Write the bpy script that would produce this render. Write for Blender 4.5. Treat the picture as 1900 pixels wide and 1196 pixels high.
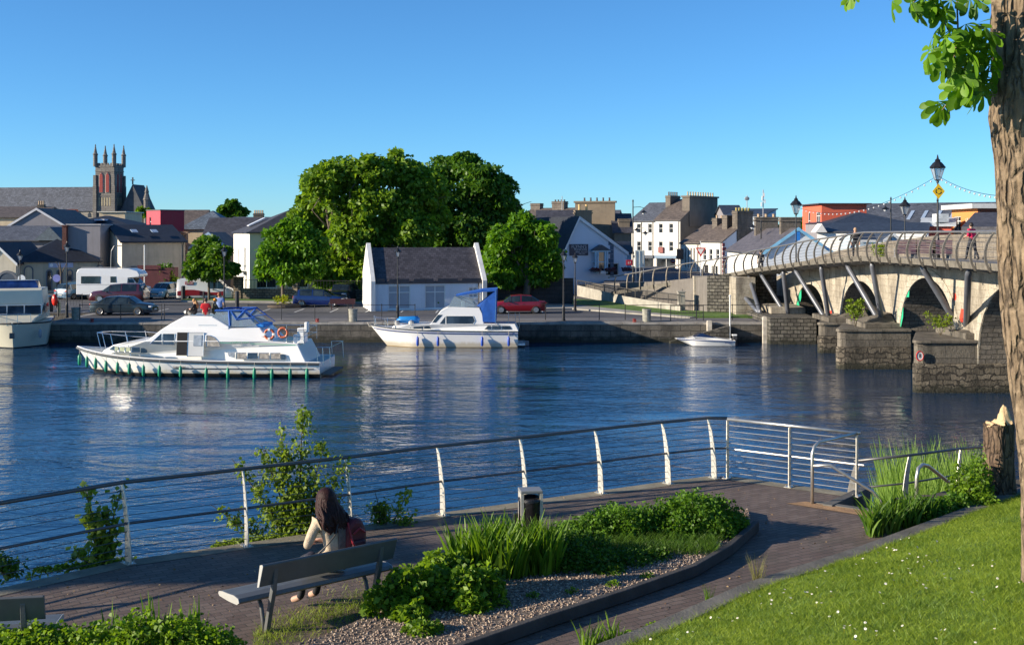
import bpy, bmesh, math, random
import numpy as np
from mathutils import Vector, Matrix
from mathutils import noise as mn
# ---------------------------------------------------------------- scene, camera, light
for o in list(bpy.data.objects): bpy.data.objects.remove(o)
scn = bpy.context.scene
COL = scn.collection
F, CX, HY, HC = 2200.0, 950.0, 430.0, 7.2      # focal length in photo pixels, centre column, horizon row, eye height over the water
ZP, ZQ = 2.9, 1.3                              # promenade and far quay above the water
cam = bpy.data.cameras.new("camera"); cam_o = bpy.data.objects.new("camera", cam); COL.objects.link(cam_o)
cam_o.location = (0, 0, HC); cam_o.rotation_euler = (math.radians(90), 0, 0)
cam.sensor_width = 36; cam.lens = 36*F/1900; cam.shift_y = -168/1900.0; cam.clip_start = .1; cam.clip_end = 6000
scn.camera = cam_o
SUN_AZ, SUN_EL = 15.0, 18.0                    # light travels to +X, turned 12 degrees towards +Y
w = bpy.data.worlds.new("World"); scn.world = w; w.use_nodes = True
nt = w.node_tree; nt.nodes.clear()
bg = nt.nodes.new('ShaderNodeBackground'); out = nt.nodes.new('ShaderNodeOutputWorld'); sky = nt.nodes.new('ShaderNodeTexSky')
sky.sky_type = 'NISHITA'; sky.sun_disc = False
sky.sun_elevation = math.radians(SUN_EL); sky.sun_rotation = math.radians(270-SUN_AZ)
sky.air_density = 1.0; sky.dust_density = 0.4; sky.ozone_density = 7.5; sky.altitude = 2200
bg.inputs[1].default_value = 0.108
tint = nt.nodes.new('ShaderNodeMix'); tint.data_type = 'RGBA'; tint.blend_type = 'MULTIPLY'; tint.inputs[0].default_value = 1; tint.inputs[7].default_value = (.85, 1.03, .98, 1)
nt.links.new(sky.outputs[0], tint.inputs[6]); nt.links.new(tint.outputs[2], bg.inputs[0]); nt.links.new(bg.outputs[0], out.inputs[0])
sl = bpy.data.lights.new("sun", 'SUN'); sl.energy = 5.0; sl.angle = math.radians(.5); sl.color = (1, .87, .68)
so = bpy.data.objects.new("sun", sl); COL.objects.link(so)
ca, sa, ce, se = math.cos(math.radians(SUN_AZ)), math.sin(math.radians(SUN_AZ)), math.cos(math.radians(SUN_EL)), math.sin(math.radians(SUN_EL))
so.rotation_euler = Vector((ca*ce, sa*ce, -se)).to_track_quat('-Z', 'Y').to_euler(); so.location = (-40, 0, 60)
scn.view_settings.view_transform = 'Standard'; scn.view_settings.look = 'None'; scn.view_settings.gamma = 1
scn.view_settings.exposure = 0.8
RNG = np.random.default_rng(7); random.seed(7)

# ---------------------------------------------------------------- photo geometry
def P(px, py, z):
    D = F*(HC-z)/(py-HY); return Vector(((px-CX)/F*D, D, z))
def PD(px, py, D): return Vector(((px-CX)*D/F, D, HC-(py-HY)*D/F))
def XD(px, D): return ((px-CX)*D/F, D)
def HZ(py, D): return HC-(py-HY)*D/F

# ---------------------------------------------------------------- materials
MATS = {}
def nodes_of(name):
    m = bpy.data.materials.new(name); m.use_nodes = True; t = m.node_tree
    return m, t, t.nodes['Principled BSDF']
def N(t, typ, **kw):
    n = t.nodes.new(typ)
    for k, v in kw.items(): setattr(n, k, v)
    return n
def ramp(t, fac, stops):
    r = N(t, 'ShaderNodeValToRGB'); e = r.color_ramp.elements
    while len(e) < len(stops): e.new(.5)
    for i, (p, c) in enumerate(stops): e[i].position = p; e[i].color = (c[0], c[1], c[2], 1) if hasattr(c, '__len__') else (c, c, c, 1)
    t.links.new(fac, r.inputs[0]); return r.outputs[0]
def noise(t, vec, scale, detail=4, rough=.55, dist=0):
    n = N(t, 'ShaderNodeTexNoise'); n.inputs['Scale'].default_value = scale; n.inputs['Detail'].default_value = detail
    n.inputs['Roughness'].default_value = rough; n.inputs['Distortion'].default_value = dist
    t.links.new(vec, n.inputs['Vector']); return n.outputs['Fac']
def mapping(t, src, scale=(1, 1, 1), loc=(0, 0, 0), rot=(0, 0, 0)):
    m = N(t, 'ShaderNodeMapping'); m.inputs['Scale'].default_value = scale; m.inputs['Location'].default_value = loc; m.inputs['Rotation'].default_value = rot
    t.links.new(src, m.inputs['Vector']); return m.outputs[0]
def mix(t, fac, a, b, mode='MIX'):
    m = N(t, 'ShaderNodeMix', data_type='RGBA', blend_type=mode)
    for i, v in ((0, fac), (6, a), (7, b)):
        if hasattr(v, 'default_value') or hasattr(v, 'links'): t.links.new(v, m.inputs[i])
        elif i == 0: m.inputs[0].default_value = v
        else: m.inputs[i].default_value = (v[0], v[1], v[2], 1)
    return m.outputs[2]
def bumpn(t, h, strength, dist, bs, prev=None):
    b = N(t, 'ShaderNodeBump'); b.inputs['Strength'].default_value = strength; b.inputs['Distance'].default_value = dist
    t.links.new(h, b.inputs['Height'])
    if prev is not None: t.links.new(prev, b.inputs['Normal'])
    if bs is not None: t.links.new(b.outputs[0], bs.inputs['Normal'])
    return b.outputs[0]
def sc(c, k): return tuple(min(1, x*k) for x in c)
def mat(name, col, rough=.6, metal=0, var=.15, vs=2., bump=0., bs_=25., coat=0, emit=0):
    if name in MATS: return MATS[name]
    m, t, b = nodes_of(name); tc = N(t, 'ShaderNodeTexCoord')
    f = noise(t, tc.outputs['Object'], vs, 5, .6)
    c = ramp(t, f, [(.3, sc(col, 1-var)), (.7, sc(col, 1+var))]); t.links.new(c, b.inputs['Base Color'])
    b.inputs['Roughness'].default_value = rough; b.inputs['Metallic'].default_value = metal
    if coat: b.inputs['Coat Weight'].default_value = coat; b.inputs['Coat Roughness'].default_value = .05
    if bump: bumpn(t, noise(t, tc.outputs['Object'], bs_, 4), bump, .02, b)
    if emit: t.links.new(c, b.inputs['Emission Color']); b.inputs['Emission Strength'].default_value = emit
    MATS[name] = m; return m
def weathered(name, col, dirt=(.1, .09, .07), amt=.35, rough=.85, brickk=None):
    """painted or rendered wall with rain streaks and soft patches"""
    if name in MATS: return MATS[name]
    m, t, b = nodes_of(name); tc = N(t, 'ShaderNodeTexCoord')
    f = noise(t, tc.outputs['Object'], .8, 6, .65); s = noise(t, mapping(t, tc.outputs['Object'], (2.5, 2.5, .25)), 1.3, 5, .65)
    c = mix(t, ramp(t, f, [(.45, 0), (.85, amt)]), col, dirt); c = mix(t, ramp(t, s, [(.5, 0), (.8, amt)]), c, dirt)
    t.links.new(c, b.inputs['Base Color']); b.inputs['Roughness'].default_value = rough
    bumpn(t, noise(t, tc.outputs['Object'], 14, 5), .25, .02, b)
    MATS[name] = m; return m
def masonry(name, ca_, cb_, mortar, bw, bh, ms=.02, stain=.4, staincol=(.03, .028, .022), offset=.5, bumpd=.03, wet=False, rough=.9, wobble=.35):
    if name in MATS: return MATS[name]
    m, t, b = nodes_of(name); uv = N(t, 'ShaderNodeUVMap'); tc = N(t, 'ShaderNodeTexCoord')
    wob = N(t, 'ShaderNodeMix', data_type='VECTOR'); wn = N(t, 'ShaderNodeTexNoise'); wn.inputs['Scale'].default_value = 1.7/bh*.4
    t.links.new(uv.outputs[0], wn.inputs['Vector'])
    va = N(t, 'ShaderNodeVectorMath', operation='MULTIPLY_ADD'); va.inputs[1].default_value = (bh*wobble,)*3
    t.links.new(wn.outputs['Color'], va.inputs[0]); t.links.new(uv.outputs[0], va.inputs[2])
    br = N(t, 'ShaderNodeTexBrick', offset=offset); br.inputs['Scale'].default_value = 1
    br.inputs['Brick Width'].default_value = bw; br.inputs['Row Height'].default_value = bh; br.inputs['Mortar Size'].default_value = ms
    br.inputs['Mortar Smooth'].default_value = .3
    br.inputs['Color1'].default_value = (*ca_, 1); br.inputs['Color2'].default_value = (*cb_, 1); br.inputs['Mortar'].default_value = (*mortar, 1)
    t.links.new(va.outputs[0], br.inputs['Vector'])
    g = noise(t, tc.outputs['Object'], 9, 6, .7)
    c = mix(t, .75, br.outputs['Color'], ramp(t, g, [(.3, .45), (.7, 1.0)]), 'MULTIPLY')
    s = noise(t, mapping(t, tc.outputs['Object'], (1, 1, .35)), .9, 7, .7)
    c = mix(t, ramp(t, s, [(.46, 0), (.66, stain)]), c, staincol)
    if wet:   # weed and damp line on masonry standing in the river
        sx = N(t, 'ShaderNodeSeparateXYZ'); t.links.new(tc.outputs['Object'], sx.inputs[0])
        ad = N(t, 'ShaderNodeMath', operation='MULTIPLY_ADD'); ad.inputs[1].default_value = .9; t.links.new(noise(t, tc.outputs['Object'], 2.2, 5), ad.inputs[0])
        ng = N(t, 'ShaderNodeMath', operation='MULTIPLY'); ng.inputs[1].default_value = -1; t.links.new(sx.outputs[2], ng.inputs[0]); t.links.new(ng.outputs[0], ad.inputs[2])
        c = mix(t, ramp(t, ad.outputs[0], [(.0, 0), (.28, .85)]), c, (.018, .02, .012))
    t.links.new(c, b.inputs['Base Color']); b.inputs['Roughness'].default_value = rough
    hh = N(t, 'ShaderNodeMath', operation='MULTIPLY_ADD'); hh.inputs[1].default_value = -.8; t.links.new(br.outputs['Fac'], hh.inputs[0]); t.links.new(g, hh.inputs[2])
    bumpn(t, hh.outputs[0], .8, bumpd, b)
    MATS[name] = m; return m
def slate(name, col, bh=.22, dark=.5, var=.3):
    if name in MATS: return MATS[name]
    m, t, b = nodes_of(name); uv = N(t, 'ShaderNodeUVMap'); tc = N(t, 'ShaderNodeTexCoord')
    br = N(t, 'ShaderNodeTexBrick', offset=.5); br.inputs['Scale'].default_value = 1
    br.inputs['Brick Width'].default_value = bh*1.3; br.inputs['Row Height'].default_value = bh; br.inputs['Mortar Size'].default_value = bh*.06
    br.inputs['Color1'].default_value = (*sc(col, 1-var), 1); br.inputs['Color2'].default_value = (*sc(col, 1+var), 1); br.inputs['Mortar'].default_value = (*sc(col, dark), 1)
    t.links.new(uv.outputs[0], br.inputs['Vector'])
    g = noise(t, tc.outputs['Object'], .7, 6, .7)
    c = mix(t, .6, br.outputs['Color'], ramp(t, g, [(.3, .6), (.7, 1.15)]), 'MULTIPLY')
    g2 = noise(t, tc.outputs['Object'], 2.5, 6, .75)
    c = mix(t, ramp(t, g2, [(.6, 0), (.8, .25)]), c, (.12, .12, .09))
    t.links.new(c, b.inputs['Base Color']); b.inputs['Roughness'].default_value = .62
    bumpn(t, br.outputs['Fac'], -.5, .015, b)
    MATS[name] = m; return m
def leafmat(name, a, b_, trans=.35, scale=3., rough=.5):
    if name in MATS: return MATS[name]
    m, t, b = nodes_of(name); tc = N(t, 'ShaderNodeTexCoord'); at = N(t, 'ShaderNodeAttribute', attribute_name='tone')
    f = noise(t, tc.outputs['Object'], scale, 3)
    mm = N(t, 'ShaderNodeMath', operation='MULTIPLY_ADD'); mm.inputs[1].default_value = .5; t.links.new(f, mm.inputs[0])
    m2 = N(t, 'ShaderNodeMath', operation='MULTIPLY'); m2.inputs[1].default_value = .5; t.links.new(at.outputs['Fac'], m2.inputs[0]); t.links.new(m2.outputs[0], mm.inputs[2])
    c = ramp(t, mm.outputs[0], [(.25, a), (.75, b_)])
    t.links.new(c, b.inputs['Base Color']); b.inputs['Roughness'].default_value = rough
    b.inputs['Specular IOR Level'].default_value = .35
    tr = N(t, 'ShaderNodeBsdfTranslucent'); c2 = mix(t, 1., c, (1.3, 1.25, .5), 'MULTIPLY'); t.links.new(c2, tr.inputs[0])
    mx = N(t, 'ShaderNodeMixShader'); mx.inputs[0].default_value = trans
    t.links.new(b.outputs[0], mx.inputs[1]); t.links.new(tr.outputs[0], mx.inputs[2])
    t.links.new(mx.outputs[0], t.nodes['Material Output'].inputs['Surface'])
    MATS[name] = m; return m
def glassmat(name, col=(.02, .025, .03), rough=.06):
    if name in MATS: return MATS[name]
    m, t, b = nodes_of(name); tc = N(t, 'ShaderNodeTexCoord')
    c = ramp(t, noise(t, tc.outputs['Object'], .9, 3), [(.4, sc(col, .5)), (.65, sc(col, 1.8))]); t.links.new(c, b.inputs['Base Color'])
    b.inputs['Roughness'].default_value = rough; b.inputs['Specular IOR Level'].default_value = .6; MATS[name] = m; return m
def clearmat(name, tint=(.75, .85, .9), alpha=.35):
    if name in MATS: return MATS[name]
    m, t, b = nodes_of(name); tr = N(t, 'ShaderNodeBsdfTransparent'); tr.inputs[0].default_value = (*tint, 1)
    b.inputs['Base Color'].default_value = (*sc(tint, .6), 1); b.inputs['Roughness'].default_value = .05
    mx = N(t, 'ShaderNodeMixShader'); mx.inputs[0].default_value = alpha
    t.links.new(tr.outputs[0], mx.inputs[1]); t.links.new(b.outputs[0], mx.inputs[2]); t.links.new(mx.outputs[0], t.nodes['Material Output'].inputs['Surface'])
    MATS[name] = m; return m

# ---------------------------------------------------------------- mesh building
def boxuv(me):
    nl = len(me.loops)
    if not nl: return
    co = np.empty(len(me.vertices)*3, 'f'); me.vertices.foreach_get('co', co); co = co.reshape(-1, 3)
    vi = np.empty(nl, 'i'); me.loops.foreach_get('vertex_index', vi)
    npol = len(me.polygons); nr = np.empty(npol*3, 'f'); me.polygons.foreach_get('normal', nr); nr = nr.reshape(-1, 3)
    lt = np.empty(npol, 'i'); me.polygons.foreach_get('loop_total', lt)
    n = np.repeat(nr, lt, axis=0); c = co[vi]; a = np.abs(n)
    h = np.hypot(n[:, 0], n[:, 1])+1e-9
    u = np.where(a[:, 2] > .97, c[:, 0], (-n[:, 1]*c[:, 0]+n[:, 0]*c[:, 1])/h)     # along the horizontal tangent
    v = np.where(a[:, 2] > .97, c[:, 1], np.where(a[:, 2] > .1, c[:, 2]/np.maximum(h, .2), c[:, 2]))
    uv = me.uv_layers.new(name='UVMap'); arr = np.stack([u, v], 1).astype('f').ravel(); uv.data.foreach_set('uv', arr)
class MB:
    def __init__(s): s.v = []; s.f = []; s.m = []; s.mi = 0; s.M = None
    def av(s, pts):
        b = len(s.v)
        for p in pts:
            p = Vector(p)
            if s.M is not None: p = s.M @ p
            s.v.append((p.x, p.y, p.z))
        return b
    def af(s, fs, b=0):
        for f in fs: s.f.append(tuple(i+b for i in f)); s.m.append(s.mi)
        return s
    def quad(s, *p): b = s.av(p); s.af([tuple(range(len(p)))], b); return s
    def box(s, c, d, rz=0, taper=1.0):
        x, y, z = d[0]/2, d[1]/2, d[2]/2; R = Matrix.Rotation(rz, 3, 'Z'); c = Vector(c); pts = []
        for k, zz in ((1, -z), (taper, z)):
            for xx, yy in ((-x, -y), (x, -y), (x, y), (-x, y)): pts.append(c+R@Vector((xx*k, yy*k, zz)))
        b = s.av(pts); s.af([(0, 3, 2, 1), (4, 5, 6, 7), (0, 1, 5, 4), (1, 2, 6, 5), (2, 3, 7, 6), (3, 0, 4, 7)], b); return s
    def bb(s, x0, x1, y0, y1, z0, z1): return s.box(((x0+x1)/2, (y0+y1)/2, (z0+z1)/2), (x1-x0, y1-y0, z1-z0))
    def prism(s, poly, vec):
        n = len(poly); vec = Vector(vec); b = s.av([Vector(p) for p in poly]+[Vector(p)+vec for p in poly])
        s.af([tuple(range(n-1, -1, -1)), tuple(range(n, 2*n))]+[(i, (i+1) % n, n+(i+1) % n, n+i) for i in range(n)], b); return s
    def tube(s, path, r, n=8, cap=True):
        path = [Vector(p) for p in path]; rs = r if hasattr(r, '__len__') else [r]*len(path); L = len(path); rings = []
        up = None
        for i, p in enumerate(path):
            d = (path[min(i+1, L-1)]-path[max(i-1, 0)]).normalized()
            if up is None: up = Vector((0, 0, 1)) if abs(d.z) < .9 else Vector((1, 0, 0))
            a = d.cross(up).normalized(); q = a.cross(d).normalized(); up = q
            rings.append([p+a*math.cos(2*math.pi*k/n)*rs[i]+q*math.sin(2*math.pi*k/n)*rs[i] for k in range(n)])
        b = s.av([v for g in rings for v in g])
        for i in range(L-1): s.af([(i*n+k, i*n+(k+1) % n, (i+1)*n+(k+1) % n, (i+1)*n+k) for k in range(n)], b)
        if cap: s.af([tuple(range(n-1, -1, -1)), tuple((L-1)*n+k for k in range(n))], b)
        return s
    def lathe(s, prof, n=12, c=(0, 0, 0)):
        c = Vector(c); b = s.av([c+Vector((r*math.cos(2*math.pi*k/n), r*math.sin(2*math.pi*k/n), z)) for r, z in prof for k in range(n)])
        for i in range(len(prof)-1): s.af([(i*n+k, i*n+(k+1) % n, (i+1)*n+(k+1) % n, (i+1)*n+k) for k in range(n)], b)
        s.af([tuple(range(n-1, -1, -1)), tuple((len(prof)-1)*n+k for k in range(n))], b); return s
    def sphere(s, c, r, n=12, h=8, k=(1, 1, 1)):
        c = Vector(c); b = s.av([c+Vector((r*k[0]*math.sin(math.pi*(i+.02)/(h+.04))*math.cos(2*math.pi*j/n), r*k[1]*math.sin(math.pi*(i+.02)/(h+.04))*math.sin(2*math.pi*j/n), r*k[2]*math.cos(math.pi*i/h))) for i in range(h+1) for j in range(n)])
        for i in range(h): s.af([(i*n+j, (i+1)*n+j, (i+1)*n+(j+1) % n, i*n+(j+1) % n) for j in range(n)], b)
        return s
    def torus(s, c, R, r, M=None, n=20, k=8):
        c = Vector(c); M = M or Matrix.Identity(3)
        b = s.av([c+M@Vector(((R+r*math.cos(2*math.pi*j/k))*math.cos(2*math.pi*i/n), (R+r*math.cos(2*math.pi*j/k))*math.sin(2*math.pi*i/n), r*math.sin(2*math.pi*j/k))) for i in range(n) for j in range(k)])
        for i in range(n): s.af([(i*k+j, ((i+1) % n)*k+j, ((i+1) % n)*k+(j+1) % k, i*k+(j+1) % k) for j in range(k)], b)
        return s
    def build(s, name, mats, parent=None, smooth=False, bevel=0, world=False, tri=False, sub=0):
        me = bpy.data.meshes.new(name); vs = s.v
        if world and parent is not None:
            Mi = (Matrix.Translation(parent.location)@parent.rotation_euler.to_matrix().to_4x4()).inverted(); vs = [tuple(Mi@Vector(v)) for v in vs]
        me.from_pydata(vs, [], s.f); mats = mats if isinstance(mats, (list, tuple)) else [mats]
        for m in mats: me.materials.append(m)
        if len(mats) > 1: me.polygons.foreach_set('material_index', s.m)
        bm = bmesh.new(); bm.from_mesh(me)
        if tri: bmesh.ops.triangulate(bm, faces=[f for f in bm.faces if len(f.verts) > 4])
        bmesh.ops.recalc_face_normals(bm, faces=bm.faces); bm.to_mesh(me); bm.free()
        if smooth: me.polygons.foreach_set('use_smooth', [True]*len(me.polygons))
        me.update(); boxuv(me)
        o = bpy.data.objects.new(name, me); COL.objects.link(o)
        if parent is not None: o.parent = parent
        if bevel:
            bv = o.modifiers.new('bevel', 'BEVEL'); bv.width = bevel; bv.segments = 2; bv.limit_method = 'ANGLE'; bv.angle_limit = math.radians(35)
        if sub:
            sb = o.modifiers.new('subsurf', 'SUBSURF'); sb.levels = sub; sb.render_levels = sub
        return o
def tag(o, label, cat, group=None, kind=None):
    if label: o['label'] = label
    if cat: o['category'] = cat
    if group: o['group'] = group
    if kind: o['kind'] = kind
    return o
def thing(name, label, cat, loc=(0, 0, 0), rz=0, group=None):
    o = bpy.data.objects.new(name, None); COL.objects.link(o); o.location = loc; o.rotation_euler = (0, 0, rz); o.empty_display_size = .2
    return tag(o, label, cat, group)
def struct(o, label=None, cat=None): o['kind'] = 'structure'; return tag(o, label, cat)
def children(o): return [c for c in bpy.data.objects if c.parent == o]
def copy_tree(o, label=None, loc=None, rz=None, parent=None, kids=None):
    c = o.copy(); COL.objects.link(c); c.parent = parent
    if label: c['label'] = label
    if loc is not None: c.location = loc
    if rz is not None: c.rotation_euler = (0, 0, rz)
    for ch in children(o): copy_tree(ch, parent=c)
    return c
def raw(name, V, Fq, m, parent=None, tone=None, smooth=False):
    """big numpy mesh of quads (or n-gons of equal size)"""
    me = bpy.data.meshes.new(name); V = np.asarray(V, 'f'); Fq = np.asarray(Fq, 'i'); k = Fq.shape[1]; n = len(Fq)
    me.vertices.add(len(V)); me.vertices.foreach_set('co', V.ravel()); me.loops.add(n*k); me.loops.foreach_set('vertex_index', Fq.ravel())
    me.polygons.add(n); me.polygons.foreach_set('loop_start', np.arange(0, n*k, k, dtype='i')); me.polygons.foreach_set('loop_total', np.full(n, k, 'i'))
    me.materials.append(m); me.update(calc_edges=True)
    if tone is not None:
        a = me.attributes.new('tone', 'FLOAT', 'FACE'); a.data.foreach_set('value', np.asarray(tone, 'f'))
    if smooth: me.polygons.foreach_set('use_smooth', np.ones(n, bool))
    o = bpy.data.objects.new(name, me); COL.objects.link(o)
    if parent is not None: o.parent = parent
    return o
def unit(a): return a/(np.linalg.norm(a, axis=1, keepdims=True)+1e-9)
def leaves(pts, axes, L, W, rng, droop=.15):
    """one folded rhombus per leaf"""
    n = len(pts); a = unit(axes); r = rng.normal(size=(n, 3)); b = unit(np.cross(a, r)); nn = np.cross(a, b)
    L = np.broadcast_to(L, n)[:, None]*(0.7+.6*rng.random((n, 1))); W = L*W
    fold = nn*W*.18; q = np.stack([pts, pts+a*L*.45+b*W*.5+fold, pts+a*L-np.array([0, 0, 1])*L*droop, pts+a*L*.45-b*W*.5+fold], 1)
    V = q.reshape(-1, 3); Fq = np.arange(4*n).reshape(-1, 4); return V, Fq
def blades(pts, H, Wd, lean, rng, bend=.5):
    """curved tapering blades: two quads and a tip each (7 verts, 3 quads with a doubled tip)"""
    n = len(pts); H = np.broadcast_to(H, n)[:, None]*(.6+.6*rng.random((n, 1))); Wd = np.broadcast_to(Wd, n)[:, None]
    d = rng.normal(size=(n, 3)); d[:, 2] = 0; d = unit(d); ang = rng.normal(size=(n, 3)); ang[:, 2] = 0; s = unit(ang)
    rows = []
    for t_, wk in ((0, .8), (.4, 1), (.75, .65), (1., .08)):
        off = d*H*lean*(t_*(1-bend)+bend*t_*t_); z = np.array([0, 0, 1.])*H*t_*(1-.15*lean*t_)
        c = pts+off+z; rows += [c-s*Wd*wk*.5, c+s*Wd*wk*.5]
    V = np.stack(rows, 1).reshape(-1, 3); b = (np.arange(n)*8)[:, None]
    Fq = np.concatenate([b+np.array([[0, 1, 3, 2]]), b+np.array([[2, 3, 5, 4]]), b+np.array([[4, 5, 7, 6]])], 1).reshape(-1, 4)
    return V, Fq
def text(s, size, m, parent, loc, rot, name='lettering', ext=.004, align='CENTER', label=None):
    cu = bpy.data.curves.new(name, 'FONT'); cu.body = s; cu.size = size; cu.align_x = align; cu.align_y = 'CENTER'; cu.extrude = ext; cu.resolution_u = 2
    tmp = bpy.data.objects.new(name, cu); COL.objects.link(tmp); dg = bpy.context.evaluated_depsgraph_get()
    me = bpy.data.meshes.new_from_object(tmp.evaluated_get(dg)); bpy.data.objects.remove(tmp); me.materials.clear(); me.materials.append(m)
    o = bpy.data.objects.new(name, me); COL.objects.link(o); o.parent = parent; o.location = loc; o.rotation_euler = rot
    return o
R90 = math.radians(90)
# ---------------------------------------------------------------- river
def water_material():
    m, t, b = nodes_of('river_water'); tc = N(t, 'ShaderNodeTexCoord')
    b.inputs['Base Color'].default_value = (.005, .034, .09, 1); b.inputs['Roughness'].default_value = .03; b.inputs['IOR'].default_value = 1.333
    b.inputs['Specular IOR Level'].default_value = .75
    o = tc.outputs['Object']
    r1 = noise(t, mapping(t, o, (1, 1.5, 1), rot=(0, 0, .25)), 3.4, 3, .55, .6)      # wavelets
    r2 = noise(t, mapping(t, o, (.8, 1.5, 1), rot=(0, 0, -.35)), .9, 3, .5, .8)    # broader ripple
    r3 = noise(t, mapping(t, o, (.35, 1.2, 1)), .22, 2, .5)                         # gusts
    gust = ramp(t, r3, [(.36, .3), (.62, 1.15)])
    ad = N(t, 'ShaderNodeMath', operation='MULTIPLY_ADD'); ad.inputs[1].default_value = 3.2; t.links.new(r2, ad.inputs[0]); t.links.new(r1, ad.inputs[2])
    mu = N(t, 'ShaderNodeMath', operation='MULTIPLY'); t.links.new(ad.outputs[0], mu.inputs[0]); t.links.new(gust, mu.inputs[1])
    bumpn(t, mu.outputs[0], .36, .07, b); return m
water = MB(); water.quad((-400, -60, 0), (300, -60, 0), (300, 200, 0), (-400, 200, 0))
struct(water.build('river_water', water_material()), 'dark blue rippled river water', 'water')
bed_mb = MB(); bed_mb.quad((-3000, -800, -2.5), (3000, -800, -2.5), (3000, 5000, -2.5), (-3000, 5000, -2.5))
struct(bed_mb.build('riverbed', mat('silt', (.03, .03, .025))), 'river bottom under the water', 'ground')
# ---------------------------------------------------------------- far bank ground and quay
QY = 77.1
asph = mat('asphalt', (.075, .075, .082), .9, var=.25, vs=.6, bump=.3, bs_=40)
conc = mat('concrete', (.33, .31, .27), .9, var=.25, vs=1.2, bump=.3, bs_=15)
qstone = masonry('quay_stone', (.15, .135, .11), (.22, .195, .16), (.05, .045, .04), 1.3, .42, .02, .75, (.03, .028, .024), wet=True)
coping = mat('coping_stone', (.30, .28, .25), .85, var=.3, vs=1.5, bump=.4, bs_=12)
grassm = mat('verge_grass', (.085, .16, .02), .9, var=.4, vs=2.5, bump=.8, bs_=60)
QX, QN = -30.4, 86.0     # the quay steps back into a small basin left of QX
g = MB(); g.quad((QX, QY+.5, ZQ), (3000, QY+.5, ZQ), (3000, 5000, ZQ), (-3000, 5000, ZQ), (-3000, QN, ZQ), (QX, QN, ZQ))
struct(g.build('ground', asph, tri=True), 'dark asphalt ground of the far bank', 'ground')
q = MB(); q.bb(QX, 16.4, QY+.02, QY+.6, -2.4, ZQ-.14); q.bb(QX+.005, QX+.6, QY+.6, QN, -2.4, ZQ-.014); q.bb(-420, QX+.6, QN+.003, QN+.5, -2.4, ZQ-.014)
struct(q.build('quay_wall', qstone), 'stone wall of the far quay', 'quay')
q = MB()
for i in range(-25, 14): q.bb(i*1.2+.004, i*1.2+1.194, QY-.03, QY+.62, ZQ-.14, ZQ+.012)
q.bb(QX-.02, QX+.5, QY-.03, QN, ZQ-.14, ZQ+.008)
struct(q.build('quay_coping', coping, bevel=.015), 'pale coping stones along the quay edge', 'kerb')
# recessed steps, buttress and posts on the right part of the quay wall
s = MB(); s.prism([(10.2, QY-.75, -1), (14.0, QY-.75, -1), (14.0, QY-.75, 1.15), (10.2, QY-.75, .12)], (0, .74, 0))
struct(s.build('quay_ramp', masonry('rough_quay', (.13, .12, .10), (.20, .18, .15), (.03, .03, .025), .5, .25, .03, .8, (.018, .017, .015), wet=True)), 'stone ramp falling along the quay wall', 'ramp')
for px, w_, lab in ((1325, .32, 'squat pale stone post in the quay wall behind the speedboat'), (1430, .28, 'tall white depth post at the quay wall corner beside the bridge')):
    a = P(px, 641, 0); m = MB(); m.bb(-w_/2, w_/2, -.16, .16, -1.5, ZQ+(.35 if px == 1430 else .12)); m.bb(-w_/2+.02, w_/2-.02, -.13, .13, ZQ+(.35 if px == 1430 else .12), ZQ+(.41 if px == 1430 else .16))
    o = m.build('mooring_post', mat('worn_white_paint', (.55, .5, .42), .8, var=.35, vs=3), bevel=.02); o.location = (a.x, QY-.2, 0); tag(o, lab, 'post')
# grass verges, kerbs, parking marks
def strip(name, pts, m, z0, z1, label, cat, bev=0):
    b = MB(); b.prism([(x, y, z0) for x, y in pts], (0, 0, z1-z0)); return struct(b.build(name, m, bevel=bev, tri=True), label, cat)
def qp(px, py): v = P(px, py, ZQ); return (v.x, v.y)
strip('grass_verge', [qp(336, 558.5), qp(700, 562), qp(700, 549), qp(425, 547), qp(380, 551)], grassm, ZQ-.2, ZQ+.12, 'strip of grass before the garden wall', 'grass')
strip('grass_verge', [qp(1062, 567), qp(1290, 590), qp(1398, 590), qp(1385, 583), qp(1260, 577), qp(1165, 562), qp(1062, 556)], grassm, ZQ-.2, ZQ+.1, 'grass at the foot of the bridge wing wall', 'grass')
strip('kerb', [qp(336, 560.4), qp(700, 564), qp(700, 562), qp(336, 558.5)], coping, ZQ-.2, ZQ+.1, 'kerb of the grass strip', 'kerb')
strip('kerb', [qp(900, 577), qp(1062, 574), qp(1280, 591), qp(1290, 590), qp(1062, 567), qp(900, 565)], conc, ZQ-.2, ZQ+.1, 'pale pavement by the pub corner', 'pavement')
strip('pavement', [(QX+.5, QY+.64), (16, QY+.64), (16, QY+3.3), (QX+.5, QY+3.3)], mat('quay_paving', (.16, .15, .145), .85, var=.2, vs=1.5), ZQ-.2, ZQ+.06, 'grey paving along the quay edge', 'pavement')
b = MB()
for i in range(18):
    x = -42+i*2.6; b.bb(x, x+.1, 86.5, 91, ZQ+.002, ZQ+.006)
struct(b.build('road_marking', mat('road_paint', (.6, .6, .58), .7, var=.2)), 'white parking bay lines', 'road marking')
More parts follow.
